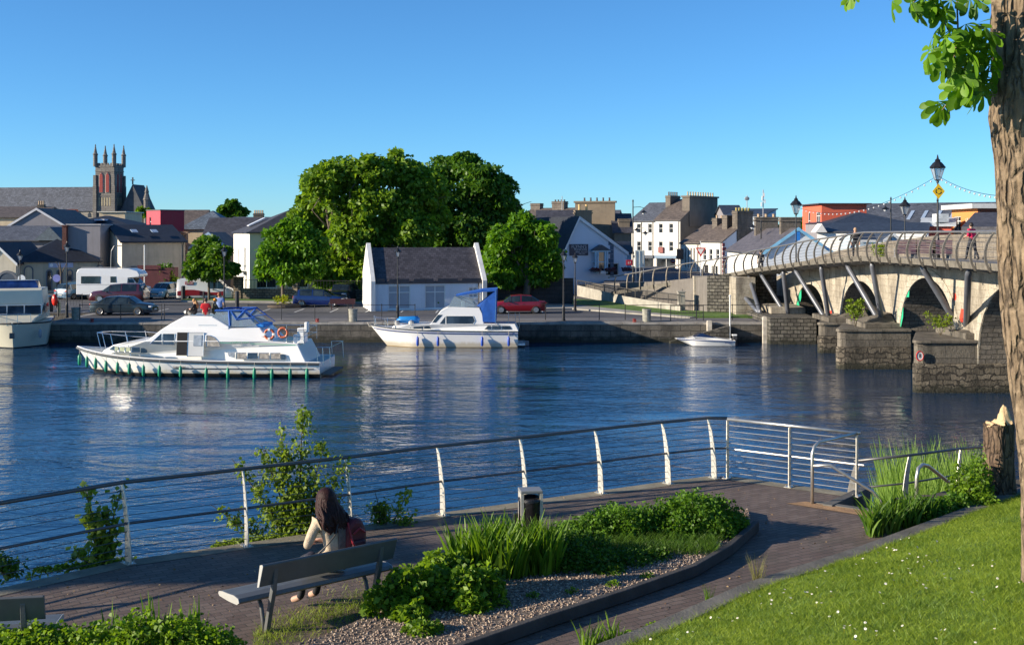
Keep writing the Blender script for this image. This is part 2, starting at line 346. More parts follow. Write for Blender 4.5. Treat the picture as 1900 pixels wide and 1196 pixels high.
# ---------------------------------------------------------------- near promenade
RAILP = [(-60, 1112), (238, 1045), (458, 1013), (650, 984), (822, 956), (975, 935), (1115, 915), (1240, 897), (1325, 886.5)]
rp = [P(x, y, ZP) for x, y in RAILP]
ext = rp[0]-(rp[1]-rp[0]).normalized()*14
edge = [ext]+rp
def off(pts, d):
    r = []
    for i, p in enumerate(pts):
        t_ = (pts[min(i+1, len(pts)-1)]-pts[max(i-1, 0)]).normalized(); r.append(p+Vector((-t_.y, t_.x, 0))*d)
    return r
eo = off(edge, .18)
corner, cpost2, cend = P(1350, 886.5, ZP), P(1465, 903, ZP), P(1590, 920, ZP)
sA, sB, sD = P(1526, 934, ZP), P(1594, 920, ZP), P(1664, 954, ZP)
dAD = (sD-sA).normalized(); dAB = (sB-sA).normalized(); sC = sD+dAB*(sB-sA).length
outer = eo+[corner+Vector((.12, .16, 0)), sB+Vector((.1, .1, 0)), sA, sD, Vector((9.4, 20.6, ZP)), Vector((14, 22, ZP)), Vector((14, 8, ZP)), Vector((9, 3, ZP)), Vector((-3, 2, ZP)), Vector((-20, 0, ZP))]
def pavers():
    m, t, b = nodes_of('pavers'); uv = N(t, 'ShaderNodeUVMap'); tc = N(t, 'ShaderNodeTexCoord')
    mp = mapping(t, uv.outputs[0], rot=(0, 0, math.radians(-32)))
    br = N(t, 'ShaderNodeTexBrick', offset=.5); br.inputs['Scale'].default_value = 1; br.inputs['Brick Width'].default_value = .21; br.inputs['Row Height'].default_value = .105
    br.inputs['Mortar Size'].default_value = .006; br.inputs['Mortar Smooth'].default_value = .2
    br.inputs['Color1'].default_value = (.12, .082, .065, 1); br.inputs['Color2'].default_value = (.17, .125, .102, 1); br.inputs['Mortar'].default_value = (.05, .045, .035, 1)
    t.links.new(mp, br.inputs['Vector'])
    c = mix(t, .7, br.outputs['Color'], ramp(t, noise(t, tc.outputs['Object'], 1.1, 6, .65), [(.3, .6), (.7, 1.15)]), 'MULTIPLY')
    c = mix(t, ramp(t, noise(t, tc.outputs['Object'], 22, 3, .6), [(.62, 0), (.75, .35)]), c, (.30, .26, .2))
    c = mix(t, ramp(t, noise(t, tc.outputs['Object'], .5, 5, .7), [(.55, 0), (.72, .35)]), c, (.05, .06, .03))
    t.links.new(c, b.inputs['Base Color']); b.inputs['Roughness'].default_value = .8
    h = N(t, 'ShaderNodeMath', operation='MULTIPLY_ADD'); h.inputs[1].default_value = -1; t.links.new(br.outputs['Fac'], h.inputs[0]); t.links.new(noise(t, tc.outputs['Object'], 60, 3), h.inputs[2])
    bumpn(t, h.outputs[0], .6, .006, b); return m
pm = pavers()
b = MB(); n = len(outer); b.quad(*[(p.x, p.y, ZP) for p in outer]); struct(b.build('promenade', pm, tri=True), 'brown brick paving of the riverside promenade', 'paving')
b = MB()
for i in range(len(outer)-1):
    if i > 13: break
    p, q_ = outer[i], outer[i+1]; b.quad((p.x, p.y, ZP-.004), (q_.x, q_.y, ZP-.004), (q_.x, q_.y, -1), (p.x, p.y, -1))
struct(b.build('promenade_wall', mat('river_wall', (.13, .12, .1), .9, var=.4, vs=2, bump=.5), tri=True), 'retaining wall below the promenade edge', 'wall')
# light edging strip on the river side
b = MB(); e1, e2 = off(edge+[corner, cend], .17), off(edge+[corner, cend], -.14)
for i in range(len(e1)-1):
    if i == 9: continue
    b.quad((e1[i].x, e1[i].y, ZP+.005), (e1[i+1].x, e1[i+1].y, ZP+.005), (e2[i+1].x, e2[i+1].y, ZP+.005), (e2[i].x, e2[i].y, ZP+.005))
struct(b.build('edge_strip', mat('edge_slabs', (.20, .18, .13), .9, var=.35, vs=3, bump=.3)), 'pale edging slabs under the railing', 'kerb')
# tactile strip and steps down to the landing
b = MB(); o_ = -dAB; b.quad(*[(v.x, v.y, ZP+.008) for v in (sA-dAD*.25+o_*.04, sD+dAD*.1+o_*.04, sD+dAD*.1+o_*.42, sA-dAD*.35+o_*.36)])
struct(b.build('tactile_strip', mat('buff_paving', (.36, .21, .10), .85, var=.3, vs=4, bump=.5, bs_=60)), 'buff warning strip before the river steps', 'paving')
b = MB(); W = (sD-sA).length; ang = math.atan2(dAD.y, dAD.x)
for i in range(6):
    z1 = ZP-.25-.2*(i+1); c0 = sA+dAB*(.30*i+.15)+dAD*(W/2); b.box((c0.x, c0.y, z1-.6), (W, .30, 1.2), ang)
for p0 in (sA-dAD*.08,): b.box(((p0+dAB*.75).x, (p0+dAB*.75).y, ZP-.75), (.16, 1.7, 1.56), ang)
cc = sA+dAD*(W/2); b.box((cc.x, cc.y, ZP-.04), (W+.3, .14, .12), ang)
struct(b.build('river_steps', mat('shade_dark_concrete', (.11, .105, .095), .8, var=.3, vs=2), bevel=.01), 'concrete steps going down to the landing', 'steps')  # step colour darkened so the stair opening reads as a shaded hole
# ---------------------------------------------------------------- planting bed
back = [(-6.5, 11.3), (-4.0, 12.15)]+[(P(x, y, ZP).x, P(x, y, ZP).y) for x, y in ((475, 1240), (600, 1196), (700, 1150), (790, 1085), (1000, 1010), (1200, 964), (1330, 945), (1388, 957))]
front = [(P(x, y, ZP+.15).x, P(x, y, ZP+.15).y) for x, y in ((1395, 965), (1345, 1008), (1280, 1045), (1150, 1090), (1000, 1138), (820, 1200))]+[(-2.6, 11.2), (-5, 10.1), (-7, 9.7)]
def gravelm():
    m, t, b = nodes_of('gravel'); tc = N(t, 'ShaderNodeTexCoord'); vo = N(t, 'ShaderNodeTexVoronoi'); vo.inputs['Scale'].default_value = 42
    t.links.new(tc.outputs['Object'], vo.inputs['Vector']); sp = N(t, 'ShaderNodeSeparateColor'); t.links.new(vo.outputs['Color'], sp.inputs[0])
    c = ramp(t, sp.outputs[0], [(0, (.11, .08, .06)), (.5, (.24, .18, .13)), (1, (.40, .32, .25))]); c = mix(t, ramp(t, vo.outputs['Distance'], [(.35, 0), (.6, .7)]), c, (.03, .025, .02))
    t.links.new(c, b.inputs['Base Color']); b.inputs['Roughness'].default_value = .8; bumpn(t, vo.outputs['Distance'], -1, .02, b); return m
bp = front[::-1]+back[::-1]
b = MB(); b.prism([(x, y, ZP-.1) for x, y in front[::-1]+back[::-1]], (0, 0, .20))
bed_top = ZP+.10
struct(b.build('gravel_bed', gravelm(), tri=True), 'gravel surface of the raised planting bed', 'ground')
b = MB(); fo = [Vector((x, y, ZP+.08)) for x, y in front]; b1 = off(fo, .06)
for i in range(len(fo)-1):
    p, q_ = b1[i], b1[i+1]; d = (q_-p); b.box(((p+q_)/2), (d.length+.02, .09, .14), math.atan2(d.y, d.x))
struct(b.build('bed_kerb', mat('bed_kerb_stone', (.055, .05, .046), .85, var=.3, vs=3, bump=.4), bevel=.012), 'grey kerb around the planting bed', 'kerb')
# loose stones
def pip(x, y, poly):
    c = False; n = len(poly)
    for i in range(n):
        x1, y1 = poly[i]; x2, y2 = poly[i-1]
        if (y1 > y) != (y2 > y) and x < (x2-x1)*(y-y1)/(y2-y1)+x1: c = not c
    return c
V = []; Fc = []; oct_ = np.array([(1, 0, 0), (0, 1, 0), (-1, 0, 0), (0, -1, 0), (0, 0, 1), (0, 0, -1)], float); of = [(0, 1, 4), (1, 2, 4), (2, 3, 4), (3, 0, 4), (1, 0, 5), (2, 1, 5), (3, 2, 5), (0, 3, 5)]
k = 0; tone = []
while k < 9000:
    x, y = random.uniform(-3.6, 4), random.uniform(11.5, 18.6)
    if not pip(x, y, bp): continue
    r = random.uniform(.008, .02); A = Matrix.Rotation(random.random()*6, 3, 'Z')@Matrix.Rotation(random.random()*3, 3, 'X'); s3 = (r*random.uniform(.8, 1.3), r, r*random.uniform(.5, .9))
    for p in oct_: V.append(tuple(Vector((x, y, bed_top+.004))+A@Vector((p[0]*s3[0], p[1]*s3[1], p[2]*s3[2]))))
    Fc += [(a+6*k, b_+6*k, c+6*k) for a, b_, c in of]; tone += [random.random()]*8; k += 1
sm, t, b_ = nodes_of('pebbles'); at = N(t, 'ShaderNodeAttribute', attribute_name='tone'); t.links.new(ramp(t, at.outputs['Fac'], [(0, (.15, .10, .08)), (.5, (.30, .22, .16)), (1, (.50, .40, .31))]), b_.inputs['Base Color']); b_.inputs['Roughness'].default_value = .75
tag(raw('gravel', V, Fc, sm, tone=tone), 'loose tan pebbles in the planting bed', 'gravel', kind='stuff')
# ---------------------------------------------------------------- lawn with its kerb
LK = [P(x, y, ZP+.15) for x, y in ((1140, 1197), (1225, 1165), (1400, 1087), (1600, 1022), (1780, 955), (1882, 916))]
LK = [LK[0]-Vector((3.2, 3.6, 0)), LK[0]-Vector((1.2, 1.3, 0))]+LK+[LK[-1]+Vector((3.2, 2.6, 0))]
b = MB(); k1 = off(LK, .0)
for i in range(len(k1)-1):
    p, q_ = k1[i], k1[i+1]; d = q_-p; cc = (p+q_)/2; b.box((cc.x, cc.y, ZP+.05), (d.length+.03, .26, .24), math.atan2(d.y, d.x))
struct(b.build('lawn_kerb', mat('lawn_kerb_stone', (.13, .12, .10), .9, var=.35, vs=2.5, bump=.5, bs_=30), bevel=.015), 'grey stone kerb along the lawn', 'kerb')
kd = (LK[-2]-LK[2]).normalized(); kn = Vector((kd.y, -kd.x, 0))
def kdist(x, y):    # signed distance to the kerb line on the lawn's side
    best = 1e9
    for i in range(len(LK)-1):
        a, c = LK[i], LK[i+1]; d = c-a; l = d.length; d = d/l; t_ = max(0, min(l, (x-a.x)*d.x+(y-a.y)*d.y)); px, py = a.x+d.x*t_, a.y+d.y*t_
        ds = math.hypot(x-px, y-py); sgn = 1 if (x-a.x)*d.y-(y-a.y)*d.x > 0 else -1
        if ds < abs(best): best = ds*sgn
    return best
def lawn_z(x, y, d=None):
    d = kdist(x, y) if d is None else d
    return ZP+.13+.20*max(0, d)+.05*mn.noise(Vector((x*.5, y*.5, 0)))*min(1, max(0, d))+.012*mn.noise(Vector((x*3, y*3, 1)))
NX, NY = 70, 70; V = []; Fc = []; D0 = {}
o0 = LK[0]; Ltot = 19.
for i in range(NX+1):
    for j in range(NY+1):
        s_ = i/NX*(len(LK)-1); a = int(min(s_, len(LK)-2)); base = LK[a].lerp(LK[a+1], s_-a); dd = (j/NY)**1.6*11
        p = base+kn*(dd+.12); V.append((p.x, p.y, lawn_z(p.x, p.y)))
for i in range(NX):
    for j in range(NY): Fc.append((i*(NY+1)+j, i*(NY+1)+j+1, (i+1)*(NY+1)+j+1, (i+1)*(NY+1)+j))
lm, t, b_ = nodes_of('lawn'); tc = N(t, 'ShaderNodeTexCoord')
c = ramp(t, noise(t, tc.outputs['Object'], 3, 6, .7), [(.3, (.08, .14, .015)), (.55, (.16, .26, .025)), (.75, (.24, .32, .05))]); t.links.new(c, b_.inputs['Base Color']); b_.inputs['Roughness'].default_value = .9
bumpn(t, noise(t, tc.outputs['Object'], 45, 5, .7), .9, .03, b_)
struct(raw('lawn', V, Fc, lm, smooth=True), 'sunlit sloping lawn', 'lawn')
# grass blades, daisies
pts = []; lx = []
while len(pts) < 150000:
    u = RNG.random((20000, 2)); yy = 8.6+u[:, 0]*11.5; xx = -.2+u[:, 1]*9.6
    px = CX+F*xx/yy; ok = (px > 1080) & (px < 1960)
    for x, y in zip(xx[ok], yy[ok]):
        d = kn.x*(x-LK[3].x)+kn.y*(y-LK[3].y)
        if d < -.5 or d > 5: continue
        pts.append((x, y))
        if len(pts) >= 150000: break
pts = np.array(pts); dd = np.array([kdist(x, y) for x, y in pts]); ok = dd > .10; pts = pts[ok]; dd = dd[ok]
zz = np.array([lawn_z(x, y, d) for (x, y), d in zip(pts, dd)]); P3 = np.column_stack([pts, zz-.005])
hh = .035+.03*np.array([mn.noise(Vector((x*1.3, y*1.3, 3)))+.5 for x, y in pts])
V, Fq = blades(P3, hh, .0045, .9, RNG, .4)
tone = np.repeat(RNG.random(len(P3)), 3)
tag(raw('grass', V, Fq, leafmat('grass_blades', (.11, .19, .012), (.34, .43, .05), .42, .9), tone=tone), 'short bright grass of the lawn', 'grass', kind='stuff')
dm = MB(); cl = [(random.uniform(1150, 1890), random.uniform(1010, 1196)) for _ in range(26)]; cnt = 0
for cxp, cyp in cl:
    for k in range(random.choice((3, 5, 8, 12))):
        px, py = random.gauss(cxp, 38), random.gauss(cyp, 13); D = 12.
        for _ in range(12):
            v = PD(px, py, D); z = lawn_z(v.x, v.y); D = F*(HC-z)/(py-HY)
        v = PD(px, py, D)
        if kdist(v.x, v.y) < .15 or v.x > 7: continue
        h = .06; c = Vector((v.x, v.y, z+h)); Mt = Matrix.Rotation(random.uniform(-.7, .7), 3, 'X')@Matrix.Rotation(random.uniform(-.7, .7), 3, 'Y')
        dm.mi = 0; r = random.uniform(.012, .017); q8 = [c+Mt@Vector((r*(1 if j % 2 else .62)*math.cos(j*math.pi/8), r*(1 if j % 2 else .62)*math.sin(j*math.pi/8), .001*(j % 2))) for j in range(16)]; dm.quad(*q8)
        dm.mi = 1; dm.quad(*[c+Mt@Vector((.005*math.cos(j), .005*math.sin(j), .003)) for j in range(6)]); dm.quad(c-Vector((.001, 0, h)), c-Vector((-.001, 0, h)), c)
tag(dm.build('daisies', [mat('petal', (.85, .85, .83), .6, var=.02), mat('daisy_centre', (.7, .45, .03), .7)], tri=True), 'white daisies scattered over the lawn', 'flowers', kind='stuff')
# bank beyond the steps
b = MB(); Vb = []; Fb = []
for i in range(25):
    for j in range(17):
        x = 6.3+i*.35; y = 19.0+j*.5; k_ = max(0, (y-19.6-(x-6.6)*.55))/5.; z = ZP-.03-min(1, k_)*3.4+.08*mn.noise(Vector((x, y, 0))); Vb.append((x, y, z))
for i in range(24):
    for j in range(16): Fb.append((i*17+j, (i+1)*17+j, (i+1)*17+j+1, i*17+j+1))
struct(raw('river_bank', Vb, Fb, mat('soil', (.07, .055, .035), .95, var=.4, vs=4, bump=.8), smooth=True), 'soil bank falling to the reeds', 'ground')
# ---------------------------------------------------------------- buildings
GL = glassmat('window_glass'); WF = mat('window_paint', (.75, .75, .72), .5, var=.05); GUT = mat('gutter_grey', (.06, .06, .065), .5); DARK = mat('dark_opening', (.012, .012, .014), .9)
chim_m = masonry('chimney_render', (.17, .145, .12), (.21, .18, .15), (.12, .10, .085), .6, .3, .01, .6)
pot_m = mat('clay_pot', (.45, .32, .2), .8, var=.25, vs=4); potd_m = mat('dark_pot', (.10, .09, .09), .8, var=.25)
class B:
    """a building: local x along the front from A to B, y to the back, z up from its base"""
    def __init__(s, name, label, A, Bp, depth, zb, ze, zr, roof='gable', wall=None, roofm=None, wins=(), lwins=(), rwins=(), over=.25, frame=WF, cat='house', thick=.14, group=None, sidem=None, fasc=None, pane=GL, ridgef=.5):
        A = Vector((A[0], A[1], zb)); Bv = Vector((Bp[0], Bp[1], zb)); s.W = (Bv-A).length; s.D = depth; s.h = ze-zb; s.r = zr-zb
        s.o = thing(name, label, cat, A, math.atan2(Bv.y-A.y, Bv.x-A.x), group); s.frame = frame; s.pane = pane
        W, D, h, r = s.W, s.D, s.h, s.r; ry = D*ridgef
        m = MB(); side = 1 if sidem else 0
        s.face(m, lambda u, z: (u, 0, z), W, h, wins, (0, 1, 0)); m.mi = side
        s.face(m, lambda u, z: (0, u, z), D, h, lwins, (1, 0, 0)); s.face(m, lambda u, z: (W, u, z), D, h, rwins, (-1, 0, 0)); m.mi = 0
        m.quad((0, D, 0), (W, D, 0), (W, D, h), (0, D, h))
        if roof == 'gable': m.mi = side; m.quad((0, 0, h), (0, D, h), (0, ry, r-.05)); m.quad((W, 0, h), (W, D, h), (W, ry, r-.05))
        if roof == 'gablef': m.quad((0, 0, h), (W, 0, h), (W*ridgef, 0, r-.05)); m.quad((0, D, h), (W, D, h), (W*ridgef, D, r-.05))
        if roof == 'flat': m.quad((0, 0, h), (W, 0, h), (W, D, h), (0, D, h))
        if roof == 'shed': m.quad((0, 0, h), (0, D, h), (0, D, r)); m.quad((W, 0, h), (W, D, h), (W, D, r)); m.quad((0, D, h), (W, D, h), (W, D, r), (0, D, r))
        m.build('wall', [wall, sidem] if sidem else wall, s.o)
        rm = MB(); e = over; t = thick
        def slab(pts): rm.prism(pts, (0, 0, t))
        if roof == 'gable':
            k = (r-h)/ry; slab([(-e, -e, h-k*e), (W+e, -e, h-k*e), (W+e, ry, r), (-e, ry, r)]); k = (r-h)/(D-ry); slab([(-e, ry, r), (W+e, ry, r), (W+e, D+e, h-k*e), (-e, D+e, h-k*e)])
        elif roof == 'gablef':
            rx = W*ridgef; k = (r-h)/rx; slab([(-e, -e, h-k*e), (rx, -e, r), (rx, D+e, r), (-e, D+e, h-k*e)]); k = (r-h)/(W-rx); slab([(rx, -e, r), (W+e, -e, h-k*e), (W+e, D+e, h-k*e), (rx, D+e, r)])
        elif roof == 'hip':
            q = min(W, D)/2; a = [(-e, -e, h), (W+e, -e, h), (W+e, D+e, h), (-e, D+e, h)]
            if W >= D: R1, R2 = (q, D/2, r), (W-q+.01, D/2, r); fs = [(a[0], a[1], R2, R1), (a[1], a[2], R2), (a[2], a[3], R1, R2), (a[3], a[0], R1)]
            else: R1, R2 = (W/2, q, r), (W/2, D-q+.01, r); fs = [(a[0], a[1], R1), (a[1], a[2], R2, R1), (a[2], a[3], R2), (a[3], a[0], R1, R2)]
            for f_ in fs: rm.quad(*f_)
            rm.quad(*a[::-1])
        elif roof == 'flat': rm.bb(-e, W+e, -e, D+e, h, h+t)
        elif roof == 'shed': k = (r-h)/D; slab([(-e, -e, h-k*e), (W+e, -e, h-k*e), (W+e, D+e, r+k*e), (-e, D+e, r+k*e)])
        s.roof = rm.build('roof', roofm, s.o)
        if roof in ('gable', 'hip') and W > 3:
            m = MB(); k = (r-h)/ry if roof == 'gable' else 0; zg = h-k*e+.02; m.tube([(-e, -e-.05, zg), (W+e, -e-.05, zg)], .06, 6); m.build('rain_gutter', GUT, s.o)
            m = MB(); m.tube([(W-.25, -e-.05, zg), (W-.25, -.07, zg-.35), (W-.25, -.07, .1)], .045, 6); m.build('downpipe', GUT, s.o)
        if fasc and roof in ('gable', 'shed'):
            m = MB(); k = (r-h)/ry; m.bb(-e, W+e, -e-.1, -e-.003, h-k*e-.06, h-k*e+.12); m.build('gutter', fasc, s.o)
        if fasc and roof == 'gablef':
            m = MB(); rx = W*ridgef
            for x0, x1 in ((-e, rx), (W+e, rx)):
                z0 = h-(r-h)/rx*e; m.prism([(x0, -e-.06, z0-.12), (x1, -e-.06, r-.12), (x1, -e-.06, r+t+.02), (x0, -e-.06, z0+t+.02)], (0, .055, 0))
            m.build('bargeboard', fasc, s.o)
    def face(s, m, f, W, h, wins, inw):
        """wall with real openings; every opening gets a window of its own"""
        xs = sorted({0, W}|{v for w_ in wins for v in (w_[0], w_[1]) if 0 < v < W}); zs = sorted({0, h}|{v for w_ in wins for v in (w_[2], w_[3]) if 0 < v < h}); I = Vector(inw)
        def g(u, z, d=0): return Vector(f(u, z))+I*d
        for i in range(len(xs)-1):
            for j in range(len(zs)-1):
                u, z = (xs[i]+xs[i+1])/2, (zs[j]+zs[j+1])/2
                if any(w_[0] < u < w_[1] and w_[2] < z < w_[3] for w_ in wins): continue
                m.quad(g(xs[i], zs[j]), g(xs[i+1], zs[j]), g(xs[i+1], zs[j+1]), g(xs[i], zs[j+1]))
        for w_ in wins:
            u0, u1, z0, z1 = w_[:4]; st = w_[4] if len(w_) > 4 else 'sash'; dp = .14
            if z1 <= h:
                for a, b in (((u0, z0), (u1, z0)), ((u1, z0), (u1, z1)), ((u1, z1), (u0, z1)), ((u0, z1), (u0, z0))): m.quad(g(*a), g(*b), g(*b, dp), g(*a, dp))
            fr = MB(); c = min(.07, (u1-u0)*.1); d0, d1 = dp-.05, dp-.005
            def bar(a0, a1, b0, b1, e0=d0, e1=d1):
                fr.prism([g(a0, b0, e0), g(a1, b0, e0), g(a1, b1, e0), g(a0, b1, e0)], I*(e1-e0))
            bar(u0, u0+c, z0, z1); bar(u1-c, u1, z0, z1); bar(u0+c, u1-c, z0, z0+c); bar(u0+c, u1-c, z1-c, z1)
            if st == 'sash': bar(u0+c, u1-c, (z0+z1)/2-.03, (z0+z1)/2+.03)
            if st in ('wide', 'cross', 'shop'):
                bar((u0+u1)/2-.035, (u0+u1)/2+.035, z0+c, z1-c)
                if st == 'cross': bar(u0+c, (u0+u1)/2-.035, z1-.55, z1-.48); bar((u0+u1)/2+.035, u1-c, z1-.55, z1-.48)
            if st != 'door': bar(u0-.06, u1+.06, z0-.08, z0-.002, -.06, dp)   # sill
            nm = 'door' if st == 'door' else 'window'
            fo = fr.build(nm, s.frame, s.o); p = MB(); p.quad(g(u0+.01, z0+.01, dp), g(u1-.01, z0+.01, dp), g(u1-.01, z1-.01, dp), g(u0+.01, z1-.01, dp)); p.build('pane', s.pane if st != 'door' else DARK, fo)
    def chimney(s, x, y, w_, d, ztop, pots=3, m=chim_m, pm=pot_m, ph=.5, rot=0, zbot=None):
        zt = ztop-s.o.location.z; zb_ = s.h*.9 if zbot is None else zbot-s.o.location.z; k = MB(); k.box((x, y, (zt+zb_)/2), (w_, d, zt-zb_)); k.box((x, y, zt-.16), (w_+.16, d+.16, .12)); k.box((x, y, zt+.06), (w_+.1, d+.1, .12))
        c = k.build('chimney', m, s.roof)
        for i in range(pots):
            L = max(w_, d); o_ = (i+.5)/pots*L-L/2; pp = MB(); pp.lathe([(.13, 0), (.11, ph*.8), (.14, ph*.82), (.13, ph)], 8, (x+(o_ if w_ >= d else 0), y+(o_ if d > w_ else 0), zt+.12)); pp.build('chimney_pot', pm, c)
        return c
    def add(s, name, m, mb, **k): return mb.build(name, m, s.o, **k)
def wn(xs, z0, z1, w_, st='sash'): return [(x-w_/2, x+w_/2, z0, z1, st) for x in xs]
white = weathered('white_wall', (.78, .77, .73), amt=.22); blue_white = weathered('blue_white_wall', (.50, .58, .66), amt=.2)
cream = weathered('cream_wall', (.60, .49, .33), amt=.3); yellow = weathered('yellow_wall', (.62, .52, .27), amt=.2); greyw = weathered('grey_wall', (.24, .23, .25), amt=.3)
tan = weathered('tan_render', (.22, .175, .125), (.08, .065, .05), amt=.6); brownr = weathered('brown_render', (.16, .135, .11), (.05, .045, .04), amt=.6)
s_dark = slate('slate_dark', (.018, .023, .036)); s_grey = slate('slate_grey', (.10, .11, .135)); s_brown = slate('slate_brown', (.13, .105, .09)); s_mid = slate('slate_mid', (.065, .065, .08)); s_blue = slate('slate_blue', (.035, .05, .078))
Z = ZQ
def X(px, D): return XD(px, D)
# --- riverside building with parapet gables
a0 = P(696, 577, Z); aa = math.radians(13)
wb = B('riverside_office', 'small white single-storey building with dark slate roof between two white parapet gables', (a0.x, a0.y), (a0.x+8.1*math.cos(aa), a0.y+8.1*math.sin(aa)), 6, Z, HZ(527, 87), HZ(463, 90), wall=weathered('office_white', (.72, .74, .78), amt=.12), roofm=slate('office_slate', (.07, .065, .075), .24, .35, .35), cat='building', over=.02,
       wins=[(1.0, 2.65, .12, 1.88, 'cross'), (3.75, 5.3, .12, 1.88, 'cross'), (7.1, 7.8, .9, 1.7, 'cross')], pane=mat('vertical_blinds', (.36, .38, .42), .35, var=.08))
for x in (-.34, wb.W+.02):
    m = MB(); pr = [(-.32, 0), (-.32, wb.h+.15), (-.05, wb.h+.42), (3, wb.r+.5), (6.05, wb.h+.42), (6.05, 0)]; m.prism([(x, y, z) for y, z in pr], (.32, 0, 0)); m.build('parapet', weathered('parapet_white', (.72, .71, .68), amt=.3), wb.o)
m = MB()
for i in range(9): x = .1+i*.92; m.bb(x, x+.6+.3*(i % 2), -.12, -.03, wb.h-.02, wb.h+.32)
m.build('fascia', mat('fascia_dark', (.05, .05, .06), .7), wb.o)
# --- left town, front to back
b1 = B('station_building', 'low cream building with arched windows under a long dark slate roof', X(28, 114), X(187, 117), 8.5, Z, HZ(486, 115), HZ(443, 120), 'hip', wall=weathered('station_wall', (.50, .42, .30), amt=.35), roofm=s_dark, over=.2, cat='building',
       wins=())
for i, x in enumerate((3.05, 4.0, 4.93, 5.9, 1.2, 7.7)):    # arched windows with stone surround
    m = MB(); w_ = .34 if i < 4 else .62; zt = 1.95 if i < 4 else 2.2; arc = [(x+w_/2*1.0*math.cos(t_*math.pi/8), zt+w_/2*math.sin(t_*math.pi/8)) for t_ in range(9)]; poly = [(x-w_/2, .25), (x+w_/2, .25)]+arc
    m.prism([(p, -.03, z) for p, z in poly], (0, .025, 0)); wo = m.build('window', GL if i < 4 else cream, b1.o)
    m = MB(); big = [(x+(w_/2+.13)*math.cos(t_*math.pi/8), zt+(w_/2+.13)*math.sin(t_*math.pi/8)) for t_ in range(9)]
    for t_ in range(8): m.prism([(arc[t_][0], -.05, arc[t_][1]), (big[t_][0], -.05, big[t_][1]), (big[t_+1][0], -.05, big[t_+1][1]), (arc[t_+1][0], -.05, arc[t_+1][1])], (0, .045, 0))
    for sx in (-1, 1): m.bb(*sorted((x+sx*w_/2, x+sx*(w_/2+.13))), -.05, -.005, .25, zt)
    m.build('arch_surround', mat('grey_stone_trim', (.14, .15, .17), .85, var=.2), wo)
m = MB(); m.bb(3.0, 5.25, -.08, -.01, 2.42, 2.9); sb = m.build('signboard', mat('pale_sign', (.45, .47, .62), .5, var=.05), b1.o)
m = MB(); m.lathe([(.17, -.02), (.17, .02)], 14); e_ = m.build('emblem', mat('sign_white', (.8, .8, .82), .5, var=.02), sb); e_.rotation_euler = (R90, 0, 0); e_.location = (3.25, -.1, 2.66)
b1b = B('gabled_wing', 'cream gabled wing with arched doorway at the left end of the station building', X(-45, 113), X(29.5, 113), 8, Z, HZ(487, 113), HZ(452, 113), 'gablef', wall=weathered('wing_wall', (.60, .54, .42), amt=.25), roofm=s_dark, fasc=WF, cat='building')
m = MB(); w_ = 1.6; x = 3.0; arc = [(x+w_/2*math.cos(t_*math.pi/10), 1.2+w_/2*math.sin(t_*math.pi/10)) for t_ in range(11)]; big = [(x+(w_/2+.22)*math.cos(t_*math.pi/10), 1.2+(w_/2+.22)*math.sin(t_*math.pi/10)) for t_ in range(11)]
for t_ in range(10): m.prism([(arc[t_][0], -.06, arc[t_][1]), (big[t_][0], -.06, big[t_][1]), (big[t_+1][0], -.06, big[t_+1][1]), (arc[t_+1][0], -.06, arc[t_+1][1])], (0, .055, 0))
m.build('arch_surround', MATS['grey_stone_trim'], b1b.o); m = MB(); m.prism([(x-w_/2, -.02, .0), (x+w_/2, -.02, 0)]+[(p, -.02, z) for p, z in arc], (0, .015, 0)); m.build('door', mat('door_blue', (.05, .07, .1), .5), b1b.o)
B('long_roofed_house', 'house whose grey slate roof with a small triangular dormer rises behind the station building', X(-30, 128), X(116, 128), 8, Z, HZ(446, 128), HZ(421, 132), wall=greyw, roofm=s_grey)
dm_ = MB(); v0 = PD(62, 446, 126.6); v1 = PD(116, 446, 126.6); vt = PD(92, 421, 127.5); dm_.prism([v0, v1, vt], (0, 3.5, .0))
dmo = dm_.build('dormer', mat('dormer_slates', (.06, .085, .105), .7, var=.3, vs=4), [o for o in bpy.data.objects if o.name == 'long_roofed_house'][0], world=True)
B('grey_gabled_house', 'mauve-grey gabled house with white verge below the church roof', X(17, 140), X(120, 140), 12, Z, HZ(419, 140), HZ(388, 140), 'gablef', wall=greyw, roofm=s_brown, fasc=mat('verge_white', (.6, .6, .62), .6), over=.15)
b = B('brown_roofed_house', 'cream house at the left frame edge with a brown slate roof and clay pots', X(-60, 160), X(75, 160), 9, Z, HZ(403, 160), HZ(385, 164), wall=cream, roofm=s_brown, )
b.chimney(8.2, 4.4, .9, .6, HZ(381, 164), 3)
B('brick_pillar_house', 'narrow grey house with a dark red brick pier at its corner', X(124, 118), X(186, 118), 8, Z, HZ(418, 118), HZ(414, 120), 'flat', wall=greyw, roofm=mat('parapet_cap', (.35, .34, .35), .8), over=.08)
m = MB(); v = XD(120.5, 117.7); m.box((v[0], v[1], (HZ(420, 118)+Z)/2), (.42, .42, HZ(420, 118)-Z), taper=.98); m.box((v[0], v[1], HZ(420, 118)+.07), (.52, .52, .14)); tag(m.build('brick_pier', masonry('red_brick', (.16, .035, .03), (.22, .05, .04), (.1, .07, .06), .22, .075, .01, .3)), 'dark red brick pier rising beside the grey gabled house', 'pillar')
b = B('hipped_roof_house', 'house with a low dark hipped roof just below the church tower', X(95, 150), X(245, 150), 12, Z, HZ(420, 150), HZ(400, 156), 'hip', wall=cream, roofm=s_dark)
m = MB(); m.bb(4.9, 6.2, 1.5, 3.2, b.h+.75, b.h+.95); m.build('skylight', mat('skylight_white', (.75, .77, .8), .3), b.roof)
